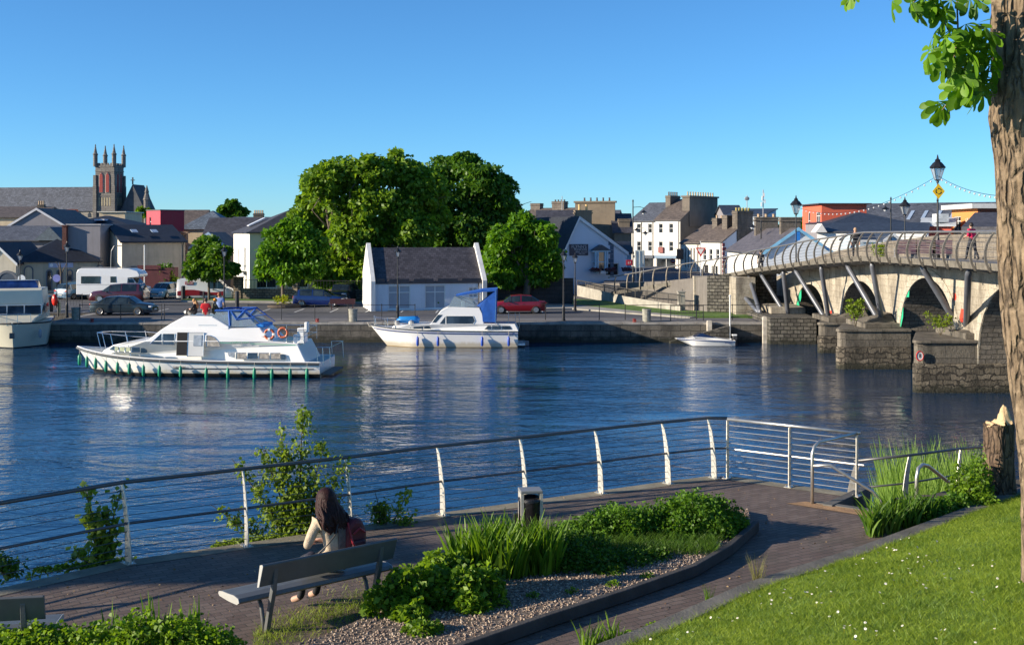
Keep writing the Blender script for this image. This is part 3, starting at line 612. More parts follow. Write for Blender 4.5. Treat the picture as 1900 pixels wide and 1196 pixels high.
B('flat_roofed_cream_block', 'small flat-roofed cream block at the foot of the church tower', X(184, 175), X(232, 175), 8, Z, HZ(394, 175), HZ(394, 175), 'flat', wall=cream, roofm=mat('pale_cap', (.6, .58, .5), .8))
m = MB(); v = XD(134, 180); m.box((v[0], v[1], HZ(400, 180)), (1.3, 1.3, 1.9)); m.box((v[0], v[1], HZ(392, 180)), (1.5, 1.5, .15)); m.box((v[0], v[1], Z+3), (1.25, 1.25, 7)); tag(m.build('red_chimney_stack', mat('orange_brick', (.40, .12, .06), .85, var=.2, vs=6)), 'squat orange brick stack in front of the church windows', 'chimney')
# cream gabled hall
hA = X(226, 117); hB = (hA[0]+6.3*math.cos(math.radians(32)), hA[1]+6.3*math.sin(math.radians(32)))
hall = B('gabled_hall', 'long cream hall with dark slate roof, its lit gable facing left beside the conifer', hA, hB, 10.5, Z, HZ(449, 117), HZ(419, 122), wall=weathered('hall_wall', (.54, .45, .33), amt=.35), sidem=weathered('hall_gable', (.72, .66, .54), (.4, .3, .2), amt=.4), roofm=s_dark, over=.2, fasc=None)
m = MB(); m.bb(.9, 1.7, -.25, -.02, 1.9, 2.5); m.bb(1.8, 2.6, -.25, -.02, 1.9, 2.5); m.build('cooling_unit', mat('unit_grey', (.12, .14, .16), .6), hall.o)
for x in (1.6, 3.6): m = MB(); m.M = Matrix.Translation((x, 1.6, hall.h+.95))@Matrix.Rotation(math.atan2(hall.r-hall.h, 5.25), 4, 'X'); m.bb(-.3, .3, -.45, .45, .12, .19); m.build('skylight', mat('skylight_blue', (.3, .38, .5), .2), hall.roof)
B('pink_block', 'bright pink flat-roofed block with one small window above the dark roofs', X(272, 148), X(297.5, 146), 3.4, Z, HZ(391, 147), HZ(391, 147), 'flat', wall=weathered('pink_wall', (.62, .09, .12), (.3, .03, .05), amt=.2), sidem=weathered('pink_shade_side', (.30, .03, .05), amt=.2), roofm=mat('cap_dark', (.06, .06, .07)), wins=wn([.83], 6.6, 7.7, .42), over=.06)  # side walls get a darker pink that stands for the shaded side
B('blue_slate_house', 'house with a broad grey-blue hipped slate roof right of the pink block', X(330, 152), X(432, 152), 8, Z, HZ(426, 152), HZ(391, 156), 'hip', wall=cream, roofm=slate('slate_grey_blue', (.13, .16, .20)), over=.2)  # roof slates in one paler grey-blue colour
B('brown_back_house', 'house with brown slate roof between the pink block and the blue slate roof', X(296, 160), X(372, 160), 8, Z, HZ(421, 160), HZ(391, 164), wall=brownr, roofm=s_brown)
bb_ = B('brick_cottage', 'brown cottage with pale blue bargeboards behind the small street tree', X(347, 126), X(428, 126), 7, Z, HZ(464, 126), HZ(433, 126), 'gablef', wall=weathered('cottage_wall', (.30, .22, .15), amt=.3), roofm=s_brown, fasc=mat('barge_blue', (.35, .5, .68), .6), over=.25, wins=wn([1.4], 1.2, 2.4, .8))
m = MB(); v = XD(339, 124); m.box((v[0]+.15, v[1], (HZ(433, 124)+Z)/2), (.75, .9, HZ(433, 124)-Z), taper=.85); m.box((v[0]+.15, v[1], HZ(431, 124)), (1.0, .95, .2)); tag(m.build('brick_chimney_stack', masonry('orange_brickwork', (.45, .22, .12), (.35, .16, .09), (.4, .35, .3), .3, .12, .015, .2)), 'tall orange brick chimney with pale cap by the blue bargeboards', 'chimney')
B('low_grey_roof', 'low house with brown slate roof showing above the cottage gable', X(376, 138), X(470, 138), 8, Z, HZ(445, 138), HZ(406, 142), wall=brownr, roofm=s_mid)
m = MB(); v = XD(277, 112); m.bb(v[0]-1, v[0]+1.9, v[1], v[1]+3, Z, HZ(497, 112)); m.bb(v[0]-1.1, v[0]+1.1, v[1]-.08, v[1]-.01, HZ(500, 112), HZ(492, 112)); tag(m.build('shop_kiosk', mat('maroon_wall', (.10, .02, .025), .7, var=.3)), 'maroon kiosk under the hall wall, its top band orange', 'kiosk')
# white hipped house with cream front
ha = math.radians(22); A_ = X(463, 111); hh_ = B('white_hipped_house', 'tall white and cream house with a dark hipped roof behind the street trees', A_, (A_[0]+12.5*math.cos(ha), A_[1]+12.5*math.sin(ha)), 9.5, Z, HZ(432, 111), HZ(389, 117), 'hip', wall=weathered('house_cream', (.80, .66, .44), amt=.15), sidem=weathered('house_white', (.85, .82, .76), amt=.1), roofm=slate('house_slate', (.06, .058, .065)), over=.35,
    wins=wn([1.6], .6, 1.9, 1.9, 'wide')+wn([4.6], .6, 1.9, 1.9, 'wide')+wn([8, 11], .6, 2.4, 1.8, 'wide')+wn([2, 5, 8, 11], 3.4, 4.9, 1.0), lwins=wn([2.2, 2.95], 2.2, 4.4, .55, 'plain')+wn([6.2], 2.4, 4.2, .8)+wn([1.9], .3, 2.1, .8, 'door'))
m = MB(); m.bb(-.9, -.04, 1.5, 3.7, 2.05, 2.15)
for i in range(12): m.bb(-.9, -.86, 1.5+i*.2, 1.53+i*.2, 2.15, 2.9)
m.bb(-.92, -.84, 1.5, 3.7, 2.9, 2.96); m.build('balcony', mat('balcony_dark', (.05, .07, .06), .6), hh_.o)
m = MB(); m.M = Matrix.Translation((4.4, 2.0, hh_.h+1.05)); m.bb(-.35, .35, -.5, .6, -.2, .55); m.build('dormer_vent', mat('vent_grey', (.2, .2, .22)), hh_.roof)
m = MB(); m.M = Matrix.Translation((1.6, 5.4, hh_.h+1.0))@Matrix.Rotation(-math.atan2(hh_.r-hh_.h, 4.75), 4, 'Y'); m.bb(-.9, .9, -.6, .6, .05, .13); m.build('skylight', mat('skylight_white', (.75, .77, .8), .3), hh_.roof)
b = B('yellow_house', 'yellow ground-floor house front showing under the big tree', X(596, 121), X(700, 121), 8, Z, HZ(470, 121), HZ(440, 124), wall=yellow, roofm=s_mid, wins=[(.2, 1.9, .9, 2.6, 'wide'), (2.6, 3.1, 1.4, 2.1), (4.1, 5.0, .1, 2.3, 'door')])
b = B('cream_chimney_house', 'house with a big cream chimney breast at the left edge of the big tree', X(556, 132), X(640, 132), 8, Z, HZ(440, 132), HZ(400, 136), wall=yellow, roofm=s_mid); b.chimney(.9, 2.2, 1.7, 1.0, HZ(379, 134), 2, m=weathered('chimney_cream', (.62, .56, .40), amt=.3))
# small far chimneys left of the white house
b = B('far_terrace', 'distant slate-roofed terrace with a row of pots left of the hipped house', X(425, 190), X(500, 190), 8, Z, HZ(412, 190), HZ(404, 194), wall=brownr, roofm=s_grey); b.chimney(3.9, 4, 1.6, .8, HZ(397, 194), 5)
# garden wall and rails before the white house
m = MB(); p0, p1 = P(428, 556, Z), P(706, 560, Z); d = p1-p0; m.M = Matrix.Translation(p0)@Matrix.Rotation(math.atan2(d.y, d.x), 4, 'Z'); L = d.length
m.bb(.9, L, 0, .35, 0, 1.0)
gw = thing('garden_wall', 'rubble stone garden wall with iron railing behind the grass strip', 'wall')
m.build('stone_wall', masonry('rubble', (.22, .17, .12), (.30, .25, .18), (.09, .075, .06), .45, .22, .04, .5, bumpd=.06), gw)
for x0, x1, h in ((.3, 1.0, 1.9), (L*.42, L*.455, 1.8)): m = MB(); m.M = Matrix.Translation(p0)@Matrix.Rotation(math.atan2(d.y, d.x), 4, 'Z'); m.bb(x0, x1, -.08, .45, 0, h); m.bb(x0-.05, x1+.05, -.13, .5, h, h+.1); m.build('gate_pier', MATS['rubble'], gw)
m = MB(); m.M = Matrix.Translation(p0)@Matrix.Rotation(math.atan2(d.y, d.x), 4, 'Z')
for i in range(int(L/.28)): m.bb(1+i*.28, 1.02+i*.28, .16, .18, 1.0, 1.75)
m.bb(1, L, .155, .185, 1.72, 1.76); m.build('iron_railing', mat('iron_black', (.012, .013, .016), .45), gw)
# boundary wall behind the red car, its shadow put into the stone colour
m = MB(); m.bb(*[X(884, 98)[0], X(1064, 98)[0]], 98, 98.5, Z, HZ(516, 98)); tag(m.build('boundary_wall', masonry('shade_dark_wall', (.06, .055, .055), (.09, .08, .08), (.03, .03, .03), .9, .35, .02, .5)), 'stone wall coloured dark for shade behind the red car under the round tree', 'wall')
# --- church
cr = math.radians(-9); stone = masonry('church_stone', (.22, .20, .185), (.29, .27, .24), (.14, .13, .12), 1.3, .6, .04, .5, (.07, .065, .06))
CD = 330.; T0 = Vector((*X(177, CD), 0)); sc_ = F/CD
ch = thing('church', 'grey stone church with a pinnacled square tower and long slate nave roof', 'church', T0, cr); tw = 5.55
def cz(py): return HZ(py, CD)
m = MB(); m.bb(0, tw, 0, tw, 0, cz(309))
for x, y in ((0, 0), (tw, 0), (0, tw), (tw, tw)):       # angle buttresses
    for k, (zz, e_) in enumerate(((cz(325), .35), (cz(345), .55))): m.bb(x-.5, x+.5, y-e_, y+e_, 0, zz); m.bb(x-e_, x+e_, y-.5, y+.5, 0, zz)
m.bb(-.12, tw+.12, -.12, tw+.12, cz(310), cz(308)); m.bb(-.1, tw+.1, -.1, tw+.1, cz(318), cz(316.5)); m.bb(-.1, tw+.1, -.1, tw+.1, cz(364), cz(362.5))
tower = m.build('tower', stone, ch)
m = MB(); n_ = 5
for i in range(n_):
    x = .5+(i+.25)*(tw-1)/n_; w_ = (tw-1)/n_*.5
    for y in (0, tw-.35): m.bb(x, x+w_, y, y+.35, cz(308), cz(302.5))
    for xx in (0, tw-.35): m.bb(xx, xx+.35, x, x+w_, cz(308), cz(302.5))
for y in (0, tw-.3): m.bb(0, tw, y+.02, y+.3, cz(308), cz(305.5))
for xx in (0, tw-.3): m.bb(xx+.02, xx+.3, 0, tw, cz(308), cz(305.5))
m.build('battlement', stone, tower)
for x, y in ((0, 0), (tw, 0), (0, tw), (tw, tw)):
    m = MB(); m.lathe([(.62, cz(309)), (.62, cz(288)), (.75, cz(287)), (.75, cz(286)), (.5, cz(284)), (.14, cz(271)), (.2, cz(270)), (.05, cz(267.5))], 8, (x, y, 0)); m.build('pinnacle', stone, tower)
louv = mat('red_louvres', (.30, .035, .03), .7, var=.3, vs=4)
def lancet(fx, x, w_, z0, z1, mm, nm, parent, out_=-.05, th=.1, par=None):
    r = w_/2; pts = [(x-r, z0), (x+r, z0), (x+r, z1-w_)]+[(x+r-2*r*(1-math.cos(t_*.262)), z1-w_+1.73*r*math.sin(t_*.262)/math.sin(1.047)) for t_ in range(1, 4)]+[(x, z1)]+[(x-r+2*r*(1-math.cos(t_*.262)), z1-w_+1.73*r*math.sin(t_*.262)/math.sin(1.047)) for t_ in range(3, 0, -1)]+[(x-r, z1-w_)]
    m = MB(); m.prism([fx(p, z, out_) for p, z in pts], Vector(fx(0, 0, out_+th))-Vector(fx(0, 0, out_))); return m.build(nm, mm, parent)
ff = lambda p, z, d: (p, d, z); fr_ = lambda p, z, d: (tw-d, p, z)
for fx in (ff, fr_):
    for x in (tw*.32, tw*.66):
        s_ = lancet(fx, x, 1.35, cz(358), cz(319.5), mat('pale_stone', (.42, .39, .34), .85, var=.2), 'window_surround', tower, -.16, .14); lancet(fx, x, .98, cz(357), cz(321), louv, 'louvre', s_, -.24, .1)
        m = MB()
        for k in range(11): zz = cz(357)+.55*k; m.prism([fx(x-.45, zz, -.3), fx(x+.45, zz, -.3), fx(x+.45, zz+.12, -.26), fx(x-.45, zz+.12, -.26)], Vector(fx(0, 0, .05))-Vector(fx(0, 0, 0)))
        m.build('slat', mat('slat_dark', (.12, .02, .02), .8), s_)
    for k in range(5): lancet(fx, 1.2+k*.78, .35, cz(382), cz(366), mat('blind_tracery', (.36, .31, .2), .85), 'tracery', tower, -.06, .05)
m = MB(); nL = 36; m.bb(-nL, -.3, 1.2, 12, 0, cz(391)); nave = m.build('nave_wall', masonry('nave_stone', (.36, .33, .28), (.45, .41, .34), (.2, .18, .15), 1.2, .5, .03, .3), ch)
m = MB(); m.prism([(-nL, .8, cz(391.5)), (-nL, 6.6, cz(345)), (-nL, 12.4, cz(391.5))], (nL-.3, 0, 0)); m.build('nave_roof', slate('nave_slate', (.10, .11, .135), .45), ch)
for k in range(9): lancet(lambda p, z, d: (p, 1.2+d, z), -2.4-k*2.9, 1.0, cz(403), cz(393), mat('lead_glass', (.03, .035, .045), .3), 'window', nave, -.05, .06)
m = MB(); m.bb(tw+.6, tw+9.5, 1.5, 9, 0, cz(389)); m.prism([(tw+1.2, 1.5, cz(389)), (tw+8.2, 1.5, cz(389)), (tw+4.7, 1.5, cz(342))], (0, 7, 0)); m.bb(tw+4.55, tw+4.85, 1.5, 1.8, cz(342), cz(329)); m.bb(tw+4.1, tw+5.3, 1.55, 1.75, cz(335), cz(333.5)); m.build('transept', mat('transept_slates', (.07, .075, .085), .8, var=.3, vs=1), ch)
m = MB(); m.lathe([(.9, 0), (.9, cz(372)), (1.1, cz(371)), (.5, cz(358)), (.65, cz(357)), (.1, cz(344))], 8, (tw+8.9, 1.6, 0)); m.build('turret', stone, ch)
# --- right town
b = B('brown_roof_terrace', 'brown slate-roofed terrace with a square chimney above the round tree', X(960, 165), X(1078, 160), 9, Z, HZ(416, 162), HZ(387, 166), wall=brownr, roofm=s_brown); b.chimney(4.3, 4.5, 1.9, 1.2, HZ(375, 166), 4, ph=.25, pm=potd_m); b.chimney(.6, 4.5, 1.5, 1.0, HZ(378, 166), 0)
b = B('skylight_house', 'dark-roofed house with two bright skylights behind the pub', X(1000, 135), X(1075, 135), 8, Z, HZ(428, 135), HZ(392, 139), wall=brownr, roofm=s_mid)
for x in (2.4, 3.4): m = MB(); m.M = Matrix.Translation((x, 1.2, b.h+.75))@Matrix.Rotation(math.atan2(b.r-b.h, 4), 4, 'X'); m.bb(-.35, .35, -.4, .4, .12, .2); m.build('skylight', MATS['skylight_blue'], b.roof)
b = B('tall_tan_house', 'tall tan rendered house whose wide chimney gable stands above the white pub', X(1071, 142), X(1140, 141), 8, Z, HZ(420, 140), HZ(392, 147), wall=tan, roofm=s_grey, sidem=tan)
m = MB(); W_ = b.W; m.bb(-.2, W_+.1, -.35, -.02, 0, HZ(374, 139)-Z); m.bb(-.35, W_+.25, -.5, .3, HZ(375.5, 139)-Z, HZ(372, 139)-Z); m.build('chimney_gable', tan, b.o)
for k in range(5): m = MB(); m.lathe([(.12, 0), (.09, .35), (.13, .4)], 8, (.9+k*.75, -.1, HZ(372, 139)-Z)); m.build('chimney_pot', potd_m, b.o)
b2 = B('tan_back_wing', 'tan rendered wing sloping down behind the pub roof', X(1140, 139), X(1172, 139), 6, Z, HZ(430, 139), HZ(398, 142), wall=tan, roofm=s_mid); b2.chimney(1.2, 1.0, 1.3, .8, HZ(408, 140), 0, m=tan)
pubw = weathered('pub_wall', (.52, .58, .68), (.42, .45, .5), amt=.15)
pb = B('white_pub', 'pale white gabled pub with blue pillared bay, dark quoins and flower boxes', X(1046, 112), X(1163, 114.3), 11, Z, HZ(468, 112), HZ(405, 112), 'gablef', wall=pubw, roofm=s_dark, cat='pub', ridgef=.24, over=.12, fasc=mat('verge_white', (.6, .6, .62), .6), wins=[(4.35, 5.75, 1.7, 2.9, 'door')], thick=.2)
pl = lambda px: (px-1046)/117*pb.W
pbz = lambda py: HZ(py, 112)-Z
m = MB(); m.prism([(pl(1093), -.7, pbz(465)), (pl(1128), -.7, pbz(465)), (pl(1110.5), -.7, pbz(454))], (0, .68, 0)); m.build('porch_roof', mat('porch_slate', (.035, .05, .07), .6), pb.o)
m = MB(); m.bb(pl(1094), pl(1127), -.66, -.01, pbz(467.5), pbz(465)); m.bb(pl(1098), pl(1124), -.6, -.02, pbz(487), pbz(485.5))
for px in (1099, 1103, 1116.5, 1120): m.bb(pl(px), pl(px)+.14, -.62, -.46, pbz(508), pbz(467.5))
m.build('bay_frame', mat('bay_blue', (.30, .48, .62), .5, var=.1), pb.o)
m = MB(); m.bb(pl(1104), pl(1116), -.5, -.05, pbz(505), pbz(468)); m.build('bay_window', glassmat('bay_glass', (.015, .02, .035)), pb.o)
m = MB(); m.bb(pl(1108), pl(1118), -.75, -.5, pbz(508), pbz(503)); m.build('door_step', mat('step_white', (.7, .75, .8), .6), pb.o)
for x0, x1 in ((1089, 1106), (1117, 1136), (1148, 1163)):
    m = MB(); m.bb(pl(x0), pl(x1), -1.0, -.7, pbz(504), pbz(500.5)); bx_ = m.build('flower_box', mat('box_dark', (.03, .035, .05), .7), pb.o); n = 90; pts = np.column_stack([RNG.uniform(pl(x0), pl(x1), n), RNG.uniform(-1.05, -.65, n), RNG.uniform(pbz(501), pbz(498.5), n)]); V, Fq = leaves(pts, RNG.normal(size=(n, 3)), .22, .7, RNG)
    raw('flowers', V, Fq, mat('dull_flowers', (.10, .02, .03), .7, var=.8, vs=9), bx_)
m = MB()
for k in range(8): z0 = pbz(513)+k*.42; w_ = 8.5 if k % 2 else 5.5; m.bb(pl(1137)-w_/117*pb.W, pl(1138), -.05, -.003, z0, z0+.4)
m.build('quoins', mat('quoin_blue', (.06, .10, .16), .7, var=.2), pb.o)
m = MB(); m.bb(pl(1056), pl(1090), -.1, -.02, pbz(474), pbz(453)); sg = m.build('signboard', mat('sign_navy', (.012, .02, .045), .5), pb.o)
text("FLYNN'S", .42, mat('sign_letters', (.35, .38, .42), .5), sg, (pl(1073), -.115, pbz(458)), (R90, 0, 0)); text("Riverside", .36, MATS['sign_letters'], sg, (pl(1076), -.115, pbz(462.5)), (R90, 0, 0)); text("BAR  FOOD", .24, MATS['sign_letters'], sg, (pl(1078), -.115, pbz(467.5)), (R90, 0, 0)); text("MUSIC", .24, MATS['sign_letters'], sg, (pl(1079), -.115, pbz(471)), (R90, 0, 0))
pb.chimney(pl(1090)-.1, .9, 1.5, .8, HZ(392, 113), 2, m=tan, ph=.55, pm=mat('yellow_pot', (.62, .42, .18), .7)); pb.chimney(pl(1121), 5.5, 1.3, .9, HZ(407, 118), 0, m=tan)
hs = thing('hanging_sign', 'dark red hanging sign with white lettering on the pub side wall', 'sign', (pb.o.location.x+pl(1155), 111.4, HZ(487, 111.4)))
m = MB(); m.bb(-.32, .32, -.04, .04, -.26, .26); pl_ = m.build('sign_panel', mat('sign_crimson', (.28, .01, .03), .5), hs, bevel=.03); m = MB(); m.bb(-.02, .02, .04, .6, .2, .24); m.build('bracket', MATS['iron_black'], hs); text("L1", .3, WF, pl_, (0, -.05, 0), (R90, 0, 0))
B('pub_side_house', 'shaded bluish house squeezed between the pub and the white terrace', X(1140, 126), X(1172, 126), 8, Z, HZ(470, 126), HZ(450, 129), wall=weathered('side_blue', (.35, .42, .5), amt=.2), roofm=s_dark)
# three-storey white terrace
TA, TB, TC = X(1168, 190), X(1214, 187), X(1262, 184)
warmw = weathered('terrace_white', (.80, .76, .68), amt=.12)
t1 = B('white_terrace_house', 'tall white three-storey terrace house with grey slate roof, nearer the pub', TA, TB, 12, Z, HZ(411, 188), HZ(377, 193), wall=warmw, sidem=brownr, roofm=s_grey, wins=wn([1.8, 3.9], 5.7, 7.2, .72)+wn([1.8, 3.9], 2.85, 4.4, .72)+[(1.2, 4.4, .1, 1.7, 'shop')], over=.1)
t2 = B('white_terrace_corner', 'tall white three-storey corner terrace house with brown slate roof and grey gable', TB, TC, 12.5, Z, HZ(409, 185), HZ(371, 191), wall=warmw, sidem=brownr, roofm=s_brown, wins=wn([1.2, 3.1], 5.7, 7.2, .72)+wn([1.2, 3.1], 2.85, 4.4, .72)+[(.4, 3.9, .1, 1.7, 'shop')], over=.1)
t1.chimney(t1.W-.2, 5.8, .9, 3.0, HZ(364, 190), 5, pm=potd_m, ph=.6, m=brownr)
m = MB(); W_ = t2.W; z_ = lambda py: HZ(py, 187)-Z; m.bb(W_-1.2, W_+.12, 2.6, 11.4, z_(420), z_(366)); m.bb(W_-1.3, W_+.3, 2.4, 11.6, z_(366), z_(363)); cg = m.build('chimney_stack', brownr, t2.roof)
for k in range(11): m = MB(); m.lathe([(.14, 0), (.1, .5), (.15, .52), (.13, .62)], 8, (W_-.5, 3.1+k*.78, z_(363))); m.build('chimney_pot', mat('ochre_pot', (.42, .33, .2), .8, var=.3, vs=3), cg)
m = MB(); m.bb(.9, 4.6, -.25, -.03, 1.75, 2.2); m.build('shop_fascia', mat('fascia_navy', (.02, .035, .06), .5), t1.o)
m = MB(); m.bb(.2, 4.1, -.25, -.03, 1.75, 2.2); m.build('shop_fascia', mat('fascia_bluegrey', (.12, .2, .3), .5), t2.o)
m = MB(); m.bb(.9, 1.75, -.3, -.03, 2.6, 3.5); m.build('wall_sign', mat('sign_red_brown', (.22, .035, .03), .5, var=.4, vs=6), t2.o)
for k, (lab, D_, px, py, col) in enumerate((('round red hanging sign on the white corner house', 150, 1249, 484, (.5, .02, .02)), ('dark square hanging sign at the corner of the white terraces', 141, 1262, 470, (.05, .035, .03)))):
    hs = thing('hanging_sign', lab, 'sign', PD(px, py, D_)); m = MB()
    if k == 0: m.lathe([(.32, -.03), (.32, .03)], 16); pn = m.build('sign_panel', mat('sign_red', col, .5), hs); pn.rotation_euler = (R90, 0, 0); m = MB(); m.bb(-.22, .22, -.06, -.035, -.05, .05); m.build('sign_bar', WF, hs); m = MB(); m.bb(-.9, .0, .06, .1, .3, .34); m.build('bracket', MATS['iron_black'], hs)
    else: m.bb(-.4, .4, -.04, .04, -.7, .5); pn = m.build('sign_panel', mat('sign_brown', col, .5, var=.5, vs=4), hs); m = MB(); m.bb(-.95, .4, -.02, .02, .52, .56); m.build('bracket', MATS['iron_black'], hs)
# two-storey row
r1 = B('arched_window_house', 'low white house with tall narrow windows right of the corner terrace', X(1264, 142), X(1298, 139.5), 8, Z, HZ(451, 141), HZ(419, 146), wall=warmw, sidem=brownr, roofm=s_brown, over=.15, wins=[(.55+k*.5, .8+k*.5, 1.6, 4.0, 'plain') for k in range(4)])
r2 = B('shaded_white_house', 'low white house with small upper windows and a white gable with one dark window', X(1298.5, 139.4), X(1341, 136.4), 7.2, Z, HZ(448, 138), HZ(415, 142), wall=white, sidem=weathered('gable_white', (.70, .74, .80), amt=.1), roofm=s_brown, over=.12, wins=wn([.8, 1.8, 2.9], 2.6, 3.9, .5)+wn([1.0], .2, 2.1, .8, 'door')+wn([2.4], .8, 2.0, 1.0, 'shop'), rwins=[(2.2, 3.1, 4.0, 4.62, 'sash')])
r1.chimney(r1.W*.9, 4, .8, 2.4, HZ(407, 144), 3, ph=.35); r2.chimney(r2.W*.5, 3.6, .8, 2.8, HZ(402, 141), 0); r2.chimney(r2.W-.3, 3.6, .8, 2.6, HZ(393, 139), 5, ph=.35, pm=mat('mossy_pot', (.4, .33, .1), .8))
m = MB()
for k in range(9): m.bb(r2.W-.08, r2.W+.03, -.03, .55 if k % 2 else .32, .2+k*.5, .62+k*.5)
m.build('quoins', mat('quoin_maroon', (.16, .02, .04), .7), r2.o)
r3 = B('grey_roofed_cottage', 'white cottage with a long grey slate roof and white gable below the black lamp', X(1350, 104.5), X(1416, 88.5), 5.2, Z, HZ(467, 95), HZ(426, 98), wall=white, sidem=weathered('cottage_gable', (.72, .77, .82), amt=.1), roofm=slate('cottage_slate', (.11, .10, .11)), over=.15, wins=wn([2.2], 1.2, 2.4, .8), rwins=[(1.0, 1.5, 2.9, 3.4, 'plain')], fasc=None)
m = MB(); ry = 2.6
m.prism([(r3.W+.16, -.15, r3.h-.22), (r3.W+.16, ry, r3.r-.1), (r3.W+.16, ry, r3.r+.17), (r3.W+.16, -.15, r3.h+.03)], (.05, 0, 0)); m.prism([(r3.W+.16, ry, r3.r-.1), (r3.W+.16, 5.35, r3.h-.22), (r3.W+.16, 5.35, r3.h+.03), (r3.W+.16, ry, r3.r+.17)], (.05, 0, 0)); m.build('bargeboard', mat('barge_sky', (.22, .50, .72), .5), r3.o)
r3.chimney(4.0, 2.6, .7, 1.9, HZ(405, 100), 3, ph=.25, pm=pot_m); r3.chimney(13.2, 2.6, .7, 1.5, HZ(406, 92), 0)
fl = thing('blue_banner', 'bright blue banner hanging on the cottage gable beside the lamp', 'banner', PD(1480, 438, 87.6)); m = MB(); m.bb(-.18, .18, -.02, .02, -.32, .32); m.build('cloth', mat('banner_blue', (.02, .2, .62), .6), fl); m = MB(); m.bb(-.2, .2, -.015, .015, .33, .37); m.build('rail', MATS['iron_black'], fl)
# modern grey roof and mast
b = B('modern_grey_building', 'modern building with two shallow grey roofs behind the row of chimneys', X(1349, 170), X(1416, 168), 10, Z, HZ(400, 169), HZ(388, 175), 'shed', wall=blue_white, roofm=s_blue); 
B('dark_pitched_building', 'dark pitched roof between the pot chimney and the masts', X(1345, 180), X(1378, 180), 8, Z, HZ(398, 180), HZ(382, 184), wall=greyw, roofm=s_blue)
for px, y0, y1, D_, nm, lab, n_ in ((1416, 400, 352, 165, 'antenna_mast', 'slim white phone mast with panel aerials over the grey roof', 4), (1386, 405, 362, 140, 'roof_aerial', 'thin roof aerial with a small dish on the right-hand chimney row', 1), (1043, 405, 364, 150, 'roof_aerial', 'thin straight aerial above the brown terrace roof', 0)):
    a = thing(nm, lab, 'aerial', PD(px, y0, D_)); h = (y0-y1)*D_/F; m = MB(); m.tube([(0, 0, -2), (0, 0, h)], .05 if n_ < 4 else .07, 6); m.build('mast', mat('mast_grey', (.35, .36, .38), .4), a)
    if n_ == 4: m = MB(); [m.bb(.12*c-.06, .12*c+.06, -.15, .1, h*(.35+.12*k), h*(.35+.12*k)+.6) for k, c in enumerate((-2, 2, -1, 1))]; m.build('panels', mat('panel_white', (.75, .75, .77), .5), a)
    if n_ == 1: m = MB(); m.sphere((0, 0, h*.85), .3, 10, 6, (1, .3, .8)); m.build('dish', mat('dish_grey', (.2, .22, .25), .5), a); m = MB(); m.bb(-1.4, .1, -.02, .02, h*.4, h*.4+.04); m.build('crossbar', MATS['mast_grey'], a)
# red block and slate roofs
redl = weathered('orange_red_wall', (.66, .13, .07), (.3, .06, .04), amt=.15)
b = B('orange_red_block', 'flat-roofed orange-red block with two windows, its right side in shade', X(1489, 156), X(1524.5, 147), 5.6, Z, HZ(380, 150), HZ(380, 150), 'flat', wall=redl, roofm=mat('roof_edge_dark', (.05, .05, .06)), wins=wn([3.2], 6.2, 8.4, 1.2)+wn([7.4], 6.2, 8.4, 2.0, 'cross'), over=.5)
B('dark_slate_shed', 'dark long roof with a small white gable in front of the red block', X(1516, 128), X(1722, 124), 9, Z, HZ(431, 126), HZ(415, 130), wall=white, roofm=s_blue, over=.1)
m = MB(); m.prism([PD(1513, 431, 127), PD(1535, 431, 127), PD(1525, 415, 127)], (0, 2, 0)); tag(m.build('small_gable', weathered('gable_cream', (.8, .76, .7), amt=.1)), 'small lit white gable before the dark slate roof', 'gable')
B('hip_slate_building', 'building with a dark hipped slate roof in front of the large slate roof', X(1545, 140), X(1690, 140), 13, Z, HZ(414, 140), HZ(394, 146), 'hip', wall=greyw, roofm=s_blue)
big = B('large_slate_building', 'long building with a wide grey-blue slate roof and blue roof lights', X(1585, 178), X(1905, 165), 15, Z, HZ(418, 172), HZ(378, 180), wall=greyw, roofm=slate('slate_wide', (.085, .095, .12), .35), over=.2)
for k in range(4): m = MB(); m.M = Matrix.Translation((7.5+k*2.0, 3.2, big.h+(big.r-big.h)*.43))@Matrix.Rotation(math.atan2(big.r-big.h, 7.5), 4, 'X'); m.bb(-.25, .25, -1.6, 1.6, .13, .2); m.build('roof_light', MATS['skylight_blue'], big.roof)
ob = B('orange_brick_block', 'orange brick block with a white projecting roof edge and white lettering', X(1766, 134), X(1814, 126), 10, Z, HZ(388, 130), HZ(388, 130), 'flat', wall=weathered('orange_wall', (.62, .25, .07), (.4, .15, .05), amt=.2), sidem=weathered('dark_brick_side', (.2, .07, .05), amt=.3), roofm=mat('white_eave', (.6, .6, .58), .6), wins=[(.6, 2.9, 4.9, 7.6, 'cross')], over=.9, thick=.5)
text("HARBOUR", 1.0, WF, ob.o, (7.0, -.08, 7.0), (R90, 0, 0)); text("POINT", .9, WF, ob.o, (6.8, -.08, 6.0), (R90, 0, 0))
B('glazed_annex', 'grey annex with pale windows and a white eave left of the orange block', X(1716, 128), X(1765, 127), 6, Z, HZ(418, 128), HZ(406, 130), wall=weathered('annex_red', (.6, .12, .08), amt=.1), roofm=mat('eave_pale', (.45, .48, .5), .5), over=.5); m = MB(); v = PD(1742, 412, 127); m.bb(v[0], v[0]+1.25, v[1]+.5, v[1]+2, v[2], v[2]+.9); wo = m.build('upper_window', mat('pale_glass', (.55, .58, .6), .2, var=.3, vs=2), bpy.data.objects['glazed_annex'], world=True)
B('white_eaved_house', 'low white-eaved house with grey roof at the foot of the tree trunk', X(1800, 105), X(1880, 103), 9, Z, HZ(428, 104), HZ(404, 108), wall=white, roofm=s_mid, over=.6, thick=.5, fasc=mat('eave_blue', (.5, .6, .68), .5))
